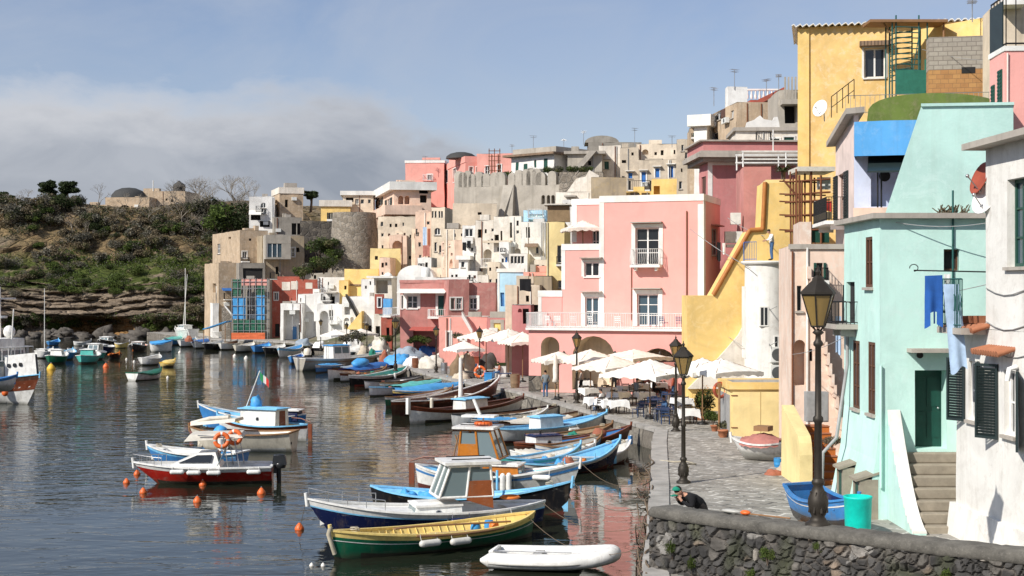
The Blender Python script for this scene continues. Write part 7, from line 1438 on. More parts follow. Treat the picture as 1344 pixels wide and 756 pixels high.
# ------------------------------------------------------------------ restaurant
def parasol(u,vt,ve,hw,D,label,m='parasol',yaw=25,open_=True,zg=QZ,top=None):
 p=W(u,vt,D);t=thing('parasol',label,'parasol',(p.x,D,zg),R(yaw),'white parasols');H_=p.z-zg;a=hw*D/F*.86;dz=(ve-vt)*D/F*.78*(.9+.2*((u*7)%1))
 k=MB();k.cyl((0,0,0),(0,0,H_-.02),.035,n=8);k.build('pole','wood',t);k=MB();k.lathe([(.28,0),(.28,.08),(.06,.14),(.06,.3)],12);k.build('base','iron',t);k=MB();nn_=8
 if not open_:
  k.lathe([(.02,H_+.02),(.12,H_-.3),(.17,H_-1.0),(.14,H_-1.5),(.22,H_-1.75),(.10,H_-1.8)][::-1],10);k.build('canopy',m,t);return t
 def hgt(x,y):r=max(abs(x),abs(y));q=1-r;c=min(abs(x),abs(y))/max(r,1e-6);return H_-dz+dz*(q**1.12)-.05*a*r*c*c
 for i in range(2*nn_+1):
  for j in range(2*nn_+1):x,y_=i/nn_-1,j/nn_-1;k.v.append(V((x*a,y_*a,hgt(x,y_)+.03*noise.noise((x*3,y_*3,u)))))
 w_=2*nn_+1
 for i in range(2*nn_):
  for j in range(2*nn_):
   q=i*w_+j;k.f.append([q,q+w_,q+w_+1,q+1]);k.m.append(0);k.sm.append(True)
 edge=[(x,-1)for x in range(-nn_,nn_)];per=[(i/nn_,-1)for i in range(-nn_,nn_)]+[(1,i/nn_)for i in range(-nn_,nn_)]+[(-i/nn_,1)for i in range(-nn_,nn_)]+[(-1,-i/nn_)for i in range(-nn_,nn_)]
 for i in range(len(per)):
  p0,p1=per[i],per[(i+1)%len(per)];d0,d1=.22+.05*math.sin(i*1.9),.22+.05*math.sin((i+1)*1.9)
  k.quad((p0[0]*a,p0[1]*a,hgt(*p0)),(p1[0]*a,p1[1]*a,hgt(*p1)),(p1[0]*a,p1[1]*a,hgt(*p1)-d1),(p0[0]*a,p0[1]*a,hgt(*p0)-d0))
 k.build('canopy',m,t);k=MB()
 for x,y_ in((1,1),(1,-1),(-1,1),(-1,-1)):k.cyl((0,0,H_-.9),(x*a*.55,y_*a*.55,hgt(.55,.55)-.03),.018,n=4);k.cyl((0,0,H_-.03),(x*a*.98,y_*a*.98,hgt(.98,.98)-.03),.018,n=4)
 k.build('ribs','wood',t);return t
for i,q in enumerate(((733,461,475,33,90,'cream parasol farthest left before the pink arcade','parasol_cream'),(775,458,477,42,89,'cream parasol in front of the wide pink arch','parasol_cream'),(803,466,486,44,84,'cream parasol between the lamp and the white parasols','parasol_cream'),(832,458,471,42,90,'cream parasol before the dark restaurant entrance','parasol_cream'),(853,471,496,55,76,'big white parasol over the blue chairs','parasol'),(922,469,491,42,73,'white parasol left of two before the bare wall base','parasol'),(946,470,492,46,72,'white parasol nearest the yellow shed','parasol'),(638,431,445,32,118,'cream parasol left before the darker pink house','parasol_cream'),(667,431,449,36,112,'large cream parasol beside the beige ruin','parasol_cream'),(686,435,453,30,106,'cream parasol touching the pink corner house','parasol_cream'),(609,447,461,24,117,'lone cream parasol over the net heaps','parasol'),(441,432,442,18,160,'pale parasol before the white arches','parasol'),(474,431,440,19,155,'pale parasol before the white dome','parasol_cream'))):
 parasol(*q,yaw=18+(i*37)%30)
parasol(729,464,500,8,88.5,'folded parasol standing beside the man in jeans','parasol_cream',open_=False)
xx=p_=W(765,289,101.5);t_=parasol(765,289,304,29,101.5,'cream parasol on the upper pink terrace','parasol_cream',yaw=10,zg=EYE-(321-CY)*101/F-.35)
def table(u,v,label,yaw,cloth_='cloth_white',w_=.9):
 t=thing('table',label,'table',at(u,v,QZ),R(yaw),'restaurant tables');k=MB();h_=w_/2;k.box(-h_,h_,-h_,h_,.71,.74);k.build('tabletop','wood' if cloth_ else 'chair_blue',t)
 for x in(-1,1):
  for y_ in(-1,1):k=MB();k.cyl((x*h_*.85,y_*h_*.85,0),(x*h_*.85,y_*h_*.85,.71),.025,n=6);k.build('leg','chair_dark' if cloth_ else 'steel',t)
 if cloth_:
  k=MB();s_=h_+.06;rr=random.Random(int(u*7));top_=[(-s_,-s_),(s_,-s_),(s_,s_),(-s_,s_)];k.add([(x,y_,.755)for x,y_ in top_],[(0,1,2,3)]);n6=6
  for a,b in zip(top_,top_[1:]+top_[:1]):
   for i in range(n6):
    f0,f1=i/n6,(i+1)/n6;A_=V(a).lerp(V(b),f0);B_=V(a).lerp(V(b),f1);dr=lambda f:.30+.16*abs(2*f-1)**2;o_=lambda P,f:P*(1+.10+.05*math.sin(f*19));P0,P1=o_(A_,f0),o_(B_,f1)
    k.quad((A_.x,A_.y,.755),(P0.x,P0.y,.755-dr(f0)),(P1.x,P1.y,.755-dr(f1)),(B_.x,B_.y,.755))
  k.build('tablecloth',cloth_,t)
 return t
def chair_proto(m,label):
 t=thing('chair',label,'chair');k=MB();k.hexa([(-.22,-.22,.43),(.22,-.22,.43),(.22,.2,.42),(-.22,.2,.42),(-.22,-.22,.47),(.22,-.22,.47),(.22,.2,.455),(-.22,.2,.455)]);k.build('seat',m,t)
 k=MB();
 for z in(.56,.68,.80):k.box(-.21,.21,.205+(z-.45)*.2,.235+(z-.45)*.2,z,z+.07)
 k.build('backrest',m,t)
 for x in(-.2,.2):
  k=MB();k.cyl((x,-.2,0),(x,-.2,.43),.018,n=5);k.build('leg',m,t);k=MB();k.tube([(x,.22,0),(x,.2,.44),(x,.29,.9)],.018,5);k.build('leg',m,t)
 return t
tabs=[(748,513,20,1),(766,514,10,1),(771,525,30,1),(781,539,15,1),(797,542,25,1),(812,543,5,1),(797,524,12,1),(823,522,20,1),(841,519,8,1),(862,517,25,1),(812,531,40,1),(846,531,14,1),(862,541,20,0),(878,533,35,0),(872,555,10,0),(850,547,25,0),(895,540,15,1),(903,556,5,1),(663,503,0,0)]
tl=['cloth covered table beside the folded parasol','cloth covered table behind the waiter','cloth covered table right behind the front lamp','cloth covered table nearest the quay edge','cloth covered table in the middle of the front three','cloth covered table at the end of the front three','cloth covered table in the second row near the lamp','cloth covered table in the back row before the dark entrance','cloth covered table in the back row under the cream parasol','cloth covered table farthest right in the back row','askew cloth covered table in the second row','cloth covered table beside the first blue chairs','bare blue table among the blue chairs, middle one','bare blue table farthest back','bare blue table nearest the corner lamp','bare blue table nearest the quay edge','white cloth table behind the corner lamp','white cloth table beside the flowering planter','small bare table before the white board']
for(u,v,ya,c),l in zip(tabs,tl):table(u,v,l,ya,'cloth_white' if c else None)
cd=chair_proto('chair_dark','dark wooden chair pulled up to a cloth covered table');cd['group']='dark chairs at the cloth covered tables';cbp=chair_proto('chair_blue','dark blue chair at the bare tables under the big white parasol');cbp['group']='blue chairs under the big parasol'
first={0:True,1:True}
for(u,v,ya,c),tlab in zip(tabs[:-1],tl):
 pr=cd if c else cbp;ct=at(u,v,QZ)
 for kk in range(4):
  if(int(u)+kk)%7==0:continue
  a=R(ya)+kk*math.pi/2+random.uniform(-.25,.25);q=ct+V((math.sin(a),-math.cos(a),0))*random.uniform(.62,.8)
  if first[c]:ch=pr;first[c]=False
  else:ch=copy_tree(pr)
  ch.location=q;ch.rotation_euler=(0,0,a);dq=q-ct;sd_=('right' if dq.x>0 else 'left')if abs(dq.x)>abs(dq.y)else('far' if dq.y>0 else 'near')
  ch['label']=f"{'dark' if c else 'blue'} chair, {sd_} side of the {tlab.replace('cloth covered', 'cloth').replace('farthest right ', 'right end ')}"
# ------------------------------------------------------------------ heaps, drums and gear on the quay
def heap(u,v,w_,h_,m,label,cat='net heap',name='net_heap',am=.35,dy=None,z=QZ):
 c=at(u,v,z);D=c.y;k=MB();rx=w_*D/F/2;k.ell((0,0,-.03),(rx,(dy or rx*.8),h_*D/F),20,9,0,True,am,u*.37);o=k.build(name,m);o.location=c;return tag(o,label,cat)
for q in((504,476,12,16,'net_red','reddish brown net heap at the left end of the net row'),(524,478,34,14,'tarp_blue','bright blue tarpaulin heap beside the reddish net','tarpaulin','tarpaulin_heap'),(541,480,22,13,'cloth_white','white sheet bundle next to the rust drum','tarpaulin','tarpaulin_heap'),(566,483,34,17,'tarp_pale','cream tarpaulin heap left of the grey bin','tarpaulin','tarpaulin_heap'),(583,476,26,15,'tarp_pale','long pale tarpaulin behind the grey bin','tarpaulin','tarpaulin_heap'),(590,468,22,10,'tarp_blue','sky blue sheet below the shuttered pink door','tarpaulin','tarpaulin_heap'),(600,493,18,28,'net_brown','tall brown net pile right of the grey bin'),(613,488,20,26,'net_cream','cream net pile behind the blue barrels'),(598,478,20,18,'net_dark','dark net pile below the lone parasol'),(622,478,22,14,'net_dark','dark net pile under the red box'),(641,484,26,20,'net_dark','black net pile right of the lamp with the life ring'),(647,474,24,12,'tarp_pale','pale sheet heap behind the white board','tarpaulin','tarpaulin_heap'),(672,478,30,18,'net_dark','dark tangle of gear left of the pink corner house'),(660,466,34,12,'net_brown','brown net spread under the large cream parasol'),(690,487,12,14,'tarp_grey','grey bundle at the foot of the pink corner house','tarpaulin','tarpaulin_heap'),(606,497,22,10,'net_cream','low cream net with floats at the quay edge'),(462,461,30,17,'cloth_white','big white covered heap beside the domed stair house','tarpaulin','tarpaulin_heap'),(497,465,30,20,'tarp_pale','cream covered heap in front of the grey porch house','tarpaulin','tarpaulin_heap'),(478,467,16,14,'net_cream','cream netting between the two covered heaps'),(489,470,10,12,'net_green','small green net lump beside the cream covered heap'),(440,460,28,9,'net_brown','low brown heap in front of the pale parasols'),(419,456,18,8,'cloth_white','small white covered heap by the white arches','tarpaulin','tarpaulin_heap'),(398,453,20,9,'tarp_grey','grey covered heap by the blue quay door','tarpaulin','tarpaulin_heap'),(535,470,44,15,'tarp_grey','grey tarpaulin over a hauled boat below the red awning','tarpaulin','tarpaulin_heap'),(562,468,36,13,'tarp_blue_dark','dark blue tarpaulin over a hauled boat near the red awning','tarpaulin','tarpaulin_heap'),(248,448,10,7,'net_red','rust coloured heap under the white yacht'),(1030,622,22,20,'net_cream','straw coloured net sack spilling beside the yellow stair parapet'),(1016,623,26,8,'net_red','flat reddish net lying beside the straw coloured sack')):
 heap(*q)
def drum(u,v,w_,h_,m,label,cat='barrel',name='barrel',box=False,z=QZ,open_=True,tp=1.0):
 c=at(u,v,z);s_=c.y/F;r=w_*s_/2;hh=h_*s_;t=thing(name,label,cat,c,random.uniform(-.3,.3));k=MB()
 if box:k.box(-r,r,-r*.8,r*.8,0,hh);k.build('body',m,t);k=MB();k.box(-r-.03,r+.03,-r*.8-.03,r*.8+.03,hh+.002,hh+.06);k.build('lid',m,t)
 else:
  k.lathe([(r*.85,0),(r*.95,hh*.3),(r*.98,hh*.33),(r*.95,hh*.36),(r*.98*tp,hh*.64),(r*tp,hh*.67),(r*.96*tp,hh*.97)],16);k.build('body',m,t);k=MB();k.lathe([(r*.96*tp,hh*.971),(r*1.02*tp,hh*.985),(r*1.02*tp,hh),(r*.88*tp,hh),(r*.85*tp,hh*.93),(.01,hh*.93)],16);k.build('rim',m,t)
 return t
for q in((545,483,9,13,'rust','rust red drum on the quay beside white sheets'),(583,491,9,15,'steel','grey metal bin in front of the pale tarpaulin','bin','bin'),(613,482,9,12,'plastic_blue','blue barrel left of two behind the crate'),(622,482,9,12,'plastic_blue','blue barrel right of two behind the crate'),(553,482,7,7,'plastic_blue','low blue tub beside the rust drum','tub','tub')):drum(*q)
for q in((641,504,10,14,'plastic_blue','bright blue box at the quay edge near the life ring','box','storage_box',True),(613,496,19,8,'net_dark','dark crate in front of the blue barrels','crate','crate',True),(621,477,15,8,'dish_red','red box on the net pile beside the lamp','box','storage_box',True,QZ+.5),(494,468,13,7,'plastic_blue','small blue tub boat before the cream covered heap','tub','tub',True),(676,509,13,18,'net_brown','straw covered bollard stack near the pink corner house','stack','stack',False)):drum(*q)
t=thing('board','white board standing on the quay near the straw stack','board',at(657,497,QZ),.1);k=MB();k.box(-.42,.42,-.03,.03,.1,1.0);k.build('panel','b_white',t);k=MB();[k.cyl((x,0,0),(x,.12,.95),.025,n=5)for x in(-.36,.36)];k.build('stand','wood',t);k=MB();k.box(-.42,.42,-.06,.3,1.0,1.22);k.build('planter','leaf_dark',t)
ring('life_ring','orange life ring hanging at the lamp among the blue barrels',W(630,488,104),.36,.1,(0,-1,.1));ring('life_ring','red life ring on a post beside the yellow shed',W(945,512,68),.33,.08,(.5,-1,.1),('dish_red','buoy_orange'))
t=thing('post','dark post carrying the red life ring beside the shed','post',at(944,572,QZ));k=MB();k.cyl((0,0,0),(0,0,2.4),.06,n=7);k.box(-.1,.1,-.04,.04,2.3,2.5);k.build('shaft','wood',t)
b=Boat('white boat under a dusty red cover drawn up on the pavement by the shed',(1034,598),(970,594),1.7,.45,.2,.1,'p','b_white','b_white','b_white','b_white','b_white',thw=0,rake=.6,low=True,z=QZ+.25,group='boats hauled out on the quay');b.tarp(.1,.75,'mattress',.35);k=MB();k.box(b.L*.3,b.L*.55,-.3,.3,.95,1.15);k.build('wood_box','wood',b.e)
b=Boat('blue dinghy standing behind the parapet at the near lamp',(1050,672),(1122,690),1.5,.55,.25,.3,'t','b_blue','b_blue','b_navy','b_navy','b_blue',thw=2,rake=.3,z=1.35,group='boats hauled out on the quay',low=True);b.stripe(.80,.84,'b_white')
k=MB();k.box(b.L*.1,b.L*.9,-.4,.4,-.5,-.2);k.build('chock','wood',b.e)
c=W(1126,684,36.6);t=thing('tub','bright teal plastic tub behind the parapet beside the blue dinghy','tub',(c.x,c.y,1.0),.15);k=MB();k.lathe([(.28,0),(.31,.3),(.355,c.z-1+.58),(.37,c.z-1+.6),(.37,c.z-1+.65),(.33,c.z-1+.65),(.29,.35),(.01,.3)],24);k.build('body','plastic_teal',t)
drum(1022,613,13,12,'plastic_blue','tilted blue bucket on the straw coloured net sack','bucket','bucket',z=QZ+.25)
def planter(u,v,w_,h_,label,m='terracotta',box=False):
 t=thing('plant_pot',label,'plant pot',at(u,v,QZ),.2);s_=at(u,v,QZ).y/F;r=w_*s_/2;k=MB();hh=h_*s_
 if box:k.hexa([(-r*.92,-.22,0),(r*.92,-.22,0),(r*.92,.22,0),(-r*.92,.22,0),(-r,-.26,hh),(r,-.26,hh),(r,.26,hh),(-r,.26,hh)])
 else:k.lathe([(r*.65,0),(r*.95,hh*.8),(r*1.08,hh*.82),(r*1.08,hh),(r*.9,hh),(r*.85,hh*.85),(.01,hh*.85)],14)
 k.build('pot',m,t);return t
planter(922,551,22,10,'long terracotta trough under the orange flowering bush',box=True);planter(949,574,14,10,'round terracotta pot nearest the shed side');planter(938,566,11,8,'terracotta pot behind the round pot near the shed');planter(1029,566,10,12,'terracotta pot at the shed door beside the parapet')
e=thing('awning','sky blue boat awning beside the white house stub at the far quay','awning',at(266,449,QZ));k=MB();k.prism([(0,0,1.6),(3.0,0,2.6),(3.0,4,2.6),(0,4,1.6)],(0,0,.12));k.build('cover','tarp_blue',e);k=MB();[k.cyl((x,y_,0),(x,y_,z),.05,n=5)for x,z in((.1,1.6),(2.9,2.6))for y_ in(.1,3.9)];k.build('posts','wood',e)
t=thing('oar','wooden oar with an orange blade lying behind the parapet coping','oar',at(952,700,WT+.0));pp,nn=wp(2.2);t.location=(pp.x-nn.x*.5,pp.y-nn.y*.5,WT+.02);t.rotation_euler.z=R(-38);k=MB();k.cyl((.3,0,.03),(1.6,0,.03),.022,n=6);k.build('shaft','wood',t);k=MB();k.ell((.05,0,.05),(.3,.1,.05),10,6);k.build('blade','b_white',t);k=MB();k.ell((.42,0,.05),(.14,.09,.06),10,6);k.build('grip_float','buoy_orange',t)
# rope tangle along the quay edge
for i,(v0,v1,l)in enumerate(((756,690,'tangled rope over the quay edge nearest the parapet end'),(700,640,'brown rope trailing down the quay edge beside the green cap man'),(650,600,'looped rope at the quay edge before the corner lamp'))):
 k=MB();P0=at(846,v0,QZ);pts=[]
 for j in range(30):t=j/29;q=at(848+6*t+4*math.sin(j*.5+i),v0+(v1-v0)*t,QZ);pts.append(V((q.x+.05*math.sin(j*.9),q.y,QZ+.08-(.5*max(0,math.sin(j*.8+i))if i<2 else .02*math.sin(j))))-P0)
 k.tube(pts,.028,5);pts2=[q+V((-.16+.08*math.sin(j*.6),.3,-.10-.35*abs(math.sin(j*.5))))for j,q in enumerate(pts)];k.tube(pts2,.02,5);o=k.build('rope','rope_dark');o.location=P0;tag(o,l,'rope')
k=MB();k.tube([V((0,0,.05)),V((.5,-.6,.07)),V((1.0,-.4,.06)),V((1.3,-1.2,.06)),V((.6,-1.6,.06)),V((.9,-2.2,.06))],.03,6);o=k.build('rope','rope');o.location=at(866,606,QZ);tag(o,'rope loops lying by the foot of the corner lamp','rope')
# ------------------------------------------------------------------ people
def person(label,loc,rz,J,cl,hair='hair',cap=None,sc=1.0,fat=1.0):
 """J overrides joints; body faces +x. one skinned surface; colours follow the limb"""
 B=dict(pel=(0,0,.95),bel=(0,0,1.1),che=(.01,0,1.32),nek=(.0,0,1.47),hed=(.03,0,1.56),shl=(0,.18,1.40),shr=(0,-.18,1.40),ell=(-.03,.24,1.13),elr=(-.03,-.24,1.13),wrl=(.08,.25,.90),wrr=(.08,-.25,.90),hal=(.11,.25,.82),har=(.11,-.25,.82),hil=(0,.09,.90),hir=(0,-.09,.90),knl=(.03,.10,.50),knr=(.03,-.10,.50),anl=(-.02,.10,.09),anr=(-.02,-.10,.09),tol=(.17,.12,.04),tor=(.17,-.12,.04));B.update(J)
 E_=[('pel','bel','t'),('bel','che','t'),('che','nek','t'),('nek','hed','s'),('che','shl','t'),('che','shr','t'),('shl','ell','t'),('shr','elr','t'),('ell','wrl','t'),('elr','wrr','t'),('wrl','hal','s'),('wrr','har','s'),('pel','hil','l'),('pel','hir','l'),('hil','knl','l'),('hir','knr','l'),('knl','anl','l'),('knr','anr','l'),('anl','tol','f'),('anr','tor','f')]
 Rr=dict(pel=.15,bel=.145,che=.155,nek=.06,hed=.07,shl=.075,shr=.075,ell=.05,elr=.05,wrl=.034,wrr=.034,hal=.04,har=.04,hil=.105,hir=.105,knl=.068,knr=.068,anl=.048,anr=.048,tol=.042,tor=.042)
 ks=list(B);me=bpy.data.meshes.new('person');me.from_pydata([B[k]for k in ks],[(ks.index(a),ks.index(b))for a,b,_ in E_],[]);o=bpy.data.objects.new('tmp',me);COL.objects.link(o);md=o.modifiers.new('s','SKIN');md.use_smooth_shade=True
 for i,k in enumerate(ks):me.skin_vertices[0].data[i].radius=(Rr[k]*(fat if k in('pel','bel','che','shl','shr','ell','elr')else 1)*(1.15 if k in('pel','bel','che')else 1),Rr[k]*(fat if k in('pel','bel','che','shl','shr','ell','elr')else 1)*(.85 if k in('pel','bel','che')else 1))
 me.skin_vertices[0].data[ks.index('pel')].use_root=True;o.modifiers.new('u','SUBSURF').levels=1
 dg_=bpy.context.evaluated_depsgraph_get();m2=bpy.data.meshes.new_from_object(o.evaluated_get(dg_));bpy.data.objects.remove(o)
 mb=MB();mb.v=[v.co.copy()for v in m2.vertices];idx={'t':0,'l':1,'s':2,'f':3}
 for f in m2.polygons:
  c=f.center;best=(9,'t')
  for a,b_,g_ in E_:
   A,D_=V(B[a]),V(B[b_])-V(B[a]);q=max(0,min(1,(c-A).dot(D_)/D_.length_squared));d=(c-A-D_*q).length;
   if d<best[0]:best=(d,g_)
  mb.f.append(list(f.vertices));mb.m.append(idx[best[1]]);mb.sm.append(True)
 h=V(B['hed']);hd=(h-V(B['nek'])).normalized();c=h+hd*.07+V((.01,0,0));fw=V((1,0,0))-hd*hd.x;fw.normalize()
 mb.ell(c,(.093,.076,.118),14,9,2);mb.ell(c+fw*.095-hd*.01,(.022,.016,.024),8,5,2);mb.ell(c+fw*.08-hd*.055,(.015,.03,.01),8,4,4)
 for s_ in(1,-1):mb.ell(c+fw*.078+V((0,s_*.032,0))+hd*.015,(.012,.013,.009),6,4,5);mb.ell(c+V((-.01,s_*.077,-.005)),(.02,.012,.03),6,4,2)
 for s_,wr,ha in((1,'wrl','hal'),(-1,'wrr','har')):
  d=(V(B[ha])-V(B[wr])).normalized();sd=d.cross(V((0,s_,0)));sd=sd.normalized()if sd.length>.1 else V((1,0,0));cu=d.cross(sd)
  for i in range(4):b0=V(B[ha])+sd*(.028-.019*i)-d*.01;L_=(.075,.085,.08,.062)[i];mb.tube([b0,b0+d*L_*.55,b0+d*L_*.95+cu*.018*s_],.0095,6,2)
  b0=V(B[ha])+sd*.03-d*.03;mb.tube([b0,b0+sd*.028+d*.02,b0+sd*.034+d*.05],.011,6,2)
 mb.X=None;S=Matrix.Scale(sc,4);mb.v=[S@v for v in mb.v]
 body=mb.build('person',[cl[0],cl[1],'skin',cl[2],'dish_red','iron']);body.location=loc;body.rotation_euler.z=rz;tag(body,label,'person')
 k=MB();k.ell((c-fw*.018+hd*.028)*sc,(.098*sc,.084*sc,.10*sc),12,7,0,False)
 if cap:
  k.build('hair',hair,body);k=MB();k.ell((c+hd*.05)*sc,(.108*sc,.095*sc,.09*sc),14,6,0,True);p_=(c+fw*.13+hd*.05)*sc;k.hexa([p_+V(q)*sc for q in((-.06,-.07,-.01),(.07,-.05,-.03),(.07,.05,-.03),(-.06,.07,-.01),(-.06,-.07,.01),(.07,-.05,-.01),(.07,.05,-.01),(-.06,.07,.01))]);k.build('cap',cap,body)
 else:k.build('hair',hair,body)
 return body
person('man in grey sweater and blue jeans standing beside the folded parasol',at(716,522,QZ),R(100),dict(wrl=(.1,.2,.95),hal=(.13,.16,.9),wrr=(.1,-.2,.95),har=(.14,-.16,.9),ell=(-.05,.27,1.14),elr=(-.05,-.27,1.14)),('sweater_grey','jeans','iron'),'hair')
person('waiter in a cream shirt and dark trousers walking past the cloth covered tables',at(763,519,QZ),R(185),dict(ell=(.08,.24,1.14),wrl=(.3,.2,1.1),hal=(.38,.18,1.1),knl=(.16,.1,.5),anl=(.18,.1,.1),tol=(.36,.1,.06),knr=(-.04,-.1,.5),anr=(-.24,-.1,.14),tor=(-.1,-.1,.04)),('shirt_cream','black_cloth','iron'))
c=W(1013,344,78.6);person('waiter in dark clothes standing among the back tables under the cream parasols',at(806,517,QZ),R(250),{},('black_cloth','black_cloth','iron'));person('diner in a red jumper standing behind the blue chairs under the big parasol',at(884,526,QZ),R(160),{},('dish_red','jeans','iron'))
person('man in a white shirt leaning on the blue rail of the turret terrace',(c.x,c.y,.9+(EYE-(347-CY)*78/F-.9)+.22),R(185),dict(ell=(.12,.24,1.18),wrl=(.33,.2,1.12),hal=(.41,.18,1.1),elr=(.12,-.24,1.18),wrr=(.33,-.2,1.12),har=(.41,-.18,1.1),che=(.06,0,1.32),nek=(.08,0,1.46),hed=(.13,0,1.55)),('shirt_white','jeans','iron'))
person('man in a green cap and black jumper bending forward behind the parapet end',(4.82,37.0,QZ+.2),R(200),dict(pel=(-.12,0,.95),bel=(-.04,0,1.10),che=(.20,0,1.20),nek=(.34,0,1.29),hed=(.42,0,1.34),shl=(.24,.19,1.25),shr=(.24,-.19,1.25),ell=(.26,.26,1.02),elr=(.26,-.26,1.02),wrl=(.46,.12,1.16),wrr=(.46,-.10,1.16),hal=(.50,.06,1.25),har=(.50,-.04,1.25),hil=(-.14,.09,.9),hir=(-.14,-.09,.9),knl=(-.02,.1,.5),knr=(-.02,-.1,.5)),('black_cloth','net_dark','iron'),'hair','cap_green',1.12,1.35)
# overhead wires
for i,(a,c,l)in enumerate(((W(905,300,88),W(985,352,78),'thin wire slanting across the yellow stair wall'),(W(955,286,94),W(1003,310,80),'wire with a little laundry behind the pink corner house'),(W(1040,465,58),W(1112,440,50),'wire from the peach house to the turquoise house'),(W(1108,400,51),W(1300,372,39),'wire running along the turquoise front below the small window'),(W(1175,292,43),W(1299,292,42),'slack wire under the turquoise eaves'),(W(1210,65,80),W(1300,80,75),'cable across the grey concrete blocks'),(W(900,395,88),W(975,455,79),'lower wire on the yellow stair wall'))):
 k=MB();k.tube([a.lerp(c,t/12)-a-V((0,.06,.5*(t/12)*(1-t/12)))for t in range(13)],.014 if i>1 else .02,4);o=k.build('wire','frame_grey');o.location=a;tag(o,l,'wire')
# diners, terrace furniture, washing
SEAT=dict(pel=(0,0,.52),bel=(-.02,0,.68),che=(.0,0,.90),nek=(.02,0,1.05),hed=(.05,0,1.14),shl=(0,.18,.98),shr=(0,-.18,.98),ell=(.06,.23,.74),elr=(.06,-.23,.74),wrl=(.28,.16,.78),wrr=(.28,-.16,.78),hal=(.36,.14,.79),har=(.36,-.14,.79),hil=(.06,.1,.50),hir=(.06,-.1,.50),knl=(.44,.12,.50),knr=(.44,-.12,.50),anl=(.44,.12,.09),anr=(.44,-.12,.09),tol=(.6,.13,.04),tor=(.6,-.13,.04))
for u,v,rz,c_,l in((790,541,150,('shirt_white','jeans','iron'),'diner in a white shirt seated at the front cloth tables'),(835,524,30,('sweater_grey','black_cloth','iron'),'diner in a grey top seated in the back table row'),(873,552,200,('jeans','black_cloth','iron'),'diner in a blue top seated near the corner lamp'),(858,521,340,('black_cloth','black_cloth','iron'),'diner in black seated far right in the back row'),(655,497,200,('net_red','jeans','iron'),'man in a brown jumper seated beside the white board')):person(l,at(u,v,QZ),R(rz),SEAT,c_)
yy=R(-19);zz=EYE-(434-CY)*96/F+.02
for i,(u,l)in enumerate(((722,'white chair at the left end of the pink terrace'),(733,'second white chair from the left on the pink terrace'),(752,'white chair left of the blue terrace door'),(778,'white chair under the left terrace window'),(812,'white chair between the two terrace doors'),(858,'blue chair before the right terrace door'),(872,'blue chair right of the right terrace door'),(892,'dark chair at the right end of the pink terrace'))):
 ch=chair_proto('rail_white' if i<5 else 'chair_blue',l);ch['group']='chairs on the pink terrace';P_=V((1.13,96.2))+V((math.cos(yy),math.sin(yy)))*isect(u,V((1.13,97.4)),V((math.cos(yy),math.sin(yy))))[0]+V((0,1.4));ch.location=(P_.x,P_.y,zz+.1);ch.rotation_euler.z=yy+math.pi+(i%3-1)*.4
for u0,u1,v,D,h_,m_,l in((555,560,298,181,2.4,'towel','pale blue sheet drying on the cream hill houses'),(561,565,300,181,2.2,'net_red','reddish cloth beside the pale blue sheet'),(555,564,322,180,1.4,'mattress','pink cloth drying low on the narrow peach house'),(607,612,318,153.5,.9,'black_cloth','black washing under the enclosed balcony'),(613,618,316,153.5,.8,'black_cloth','second black washing right under the enclosed balcony'),(682,697,366,117,1.0,'black_cloth','black washing on the roof of the beige ruin'),(941,946,318,92,1.2,'black_cloth','dark washing in the gap behind the pink corner house'),(948,952,319,91,.7,'cloth_white','white washing in the gap behind the pink corner house'),(1106,1113,374,49.5,1.3,'black_cloth','black washing on the turquoise side balcony'),(1114,1121,376,48.5,1.1,'net_dark','dark grey washing on the turquoise side balcony'),(1097,1104,415,53,1.4,'towel','pale checked cloth hanging on the peach lane wall')):cloth('washing',l,'laundry',m_,W(u0,v,D),W(u1,v,D),h_,.03,u0)
for u,v,D,l in((1262,424,39.4,'terracotta trough on the green balcony, outer one'),(1284,424,38.8,'terracotta trough on the green balcony, inner one'),(1322,572,37.5,'red flower pot on the sill of the white house')):
 c=W(u,v,D);t_=thing('plant_pot',l,'plant pot',c);k=MB();k.hexa([(-.22,-.09,0),(.22,-.09,0),(.22,.09,0),(-.22,.09,0),(-.26,-.11,.2),(.26,-.11,.2),(.26,.11,.2),(-.26,.11,.2)]);k.build('pot','terracotta',t_)
mb=MB();mb.box(4.3-pw.location.x,5.4-pw.location.x,36.6-pw.location.y,37.5-pw.location.y,.1,QZ+.2-.9);mb.build('inner_step','coping_stone',pw)
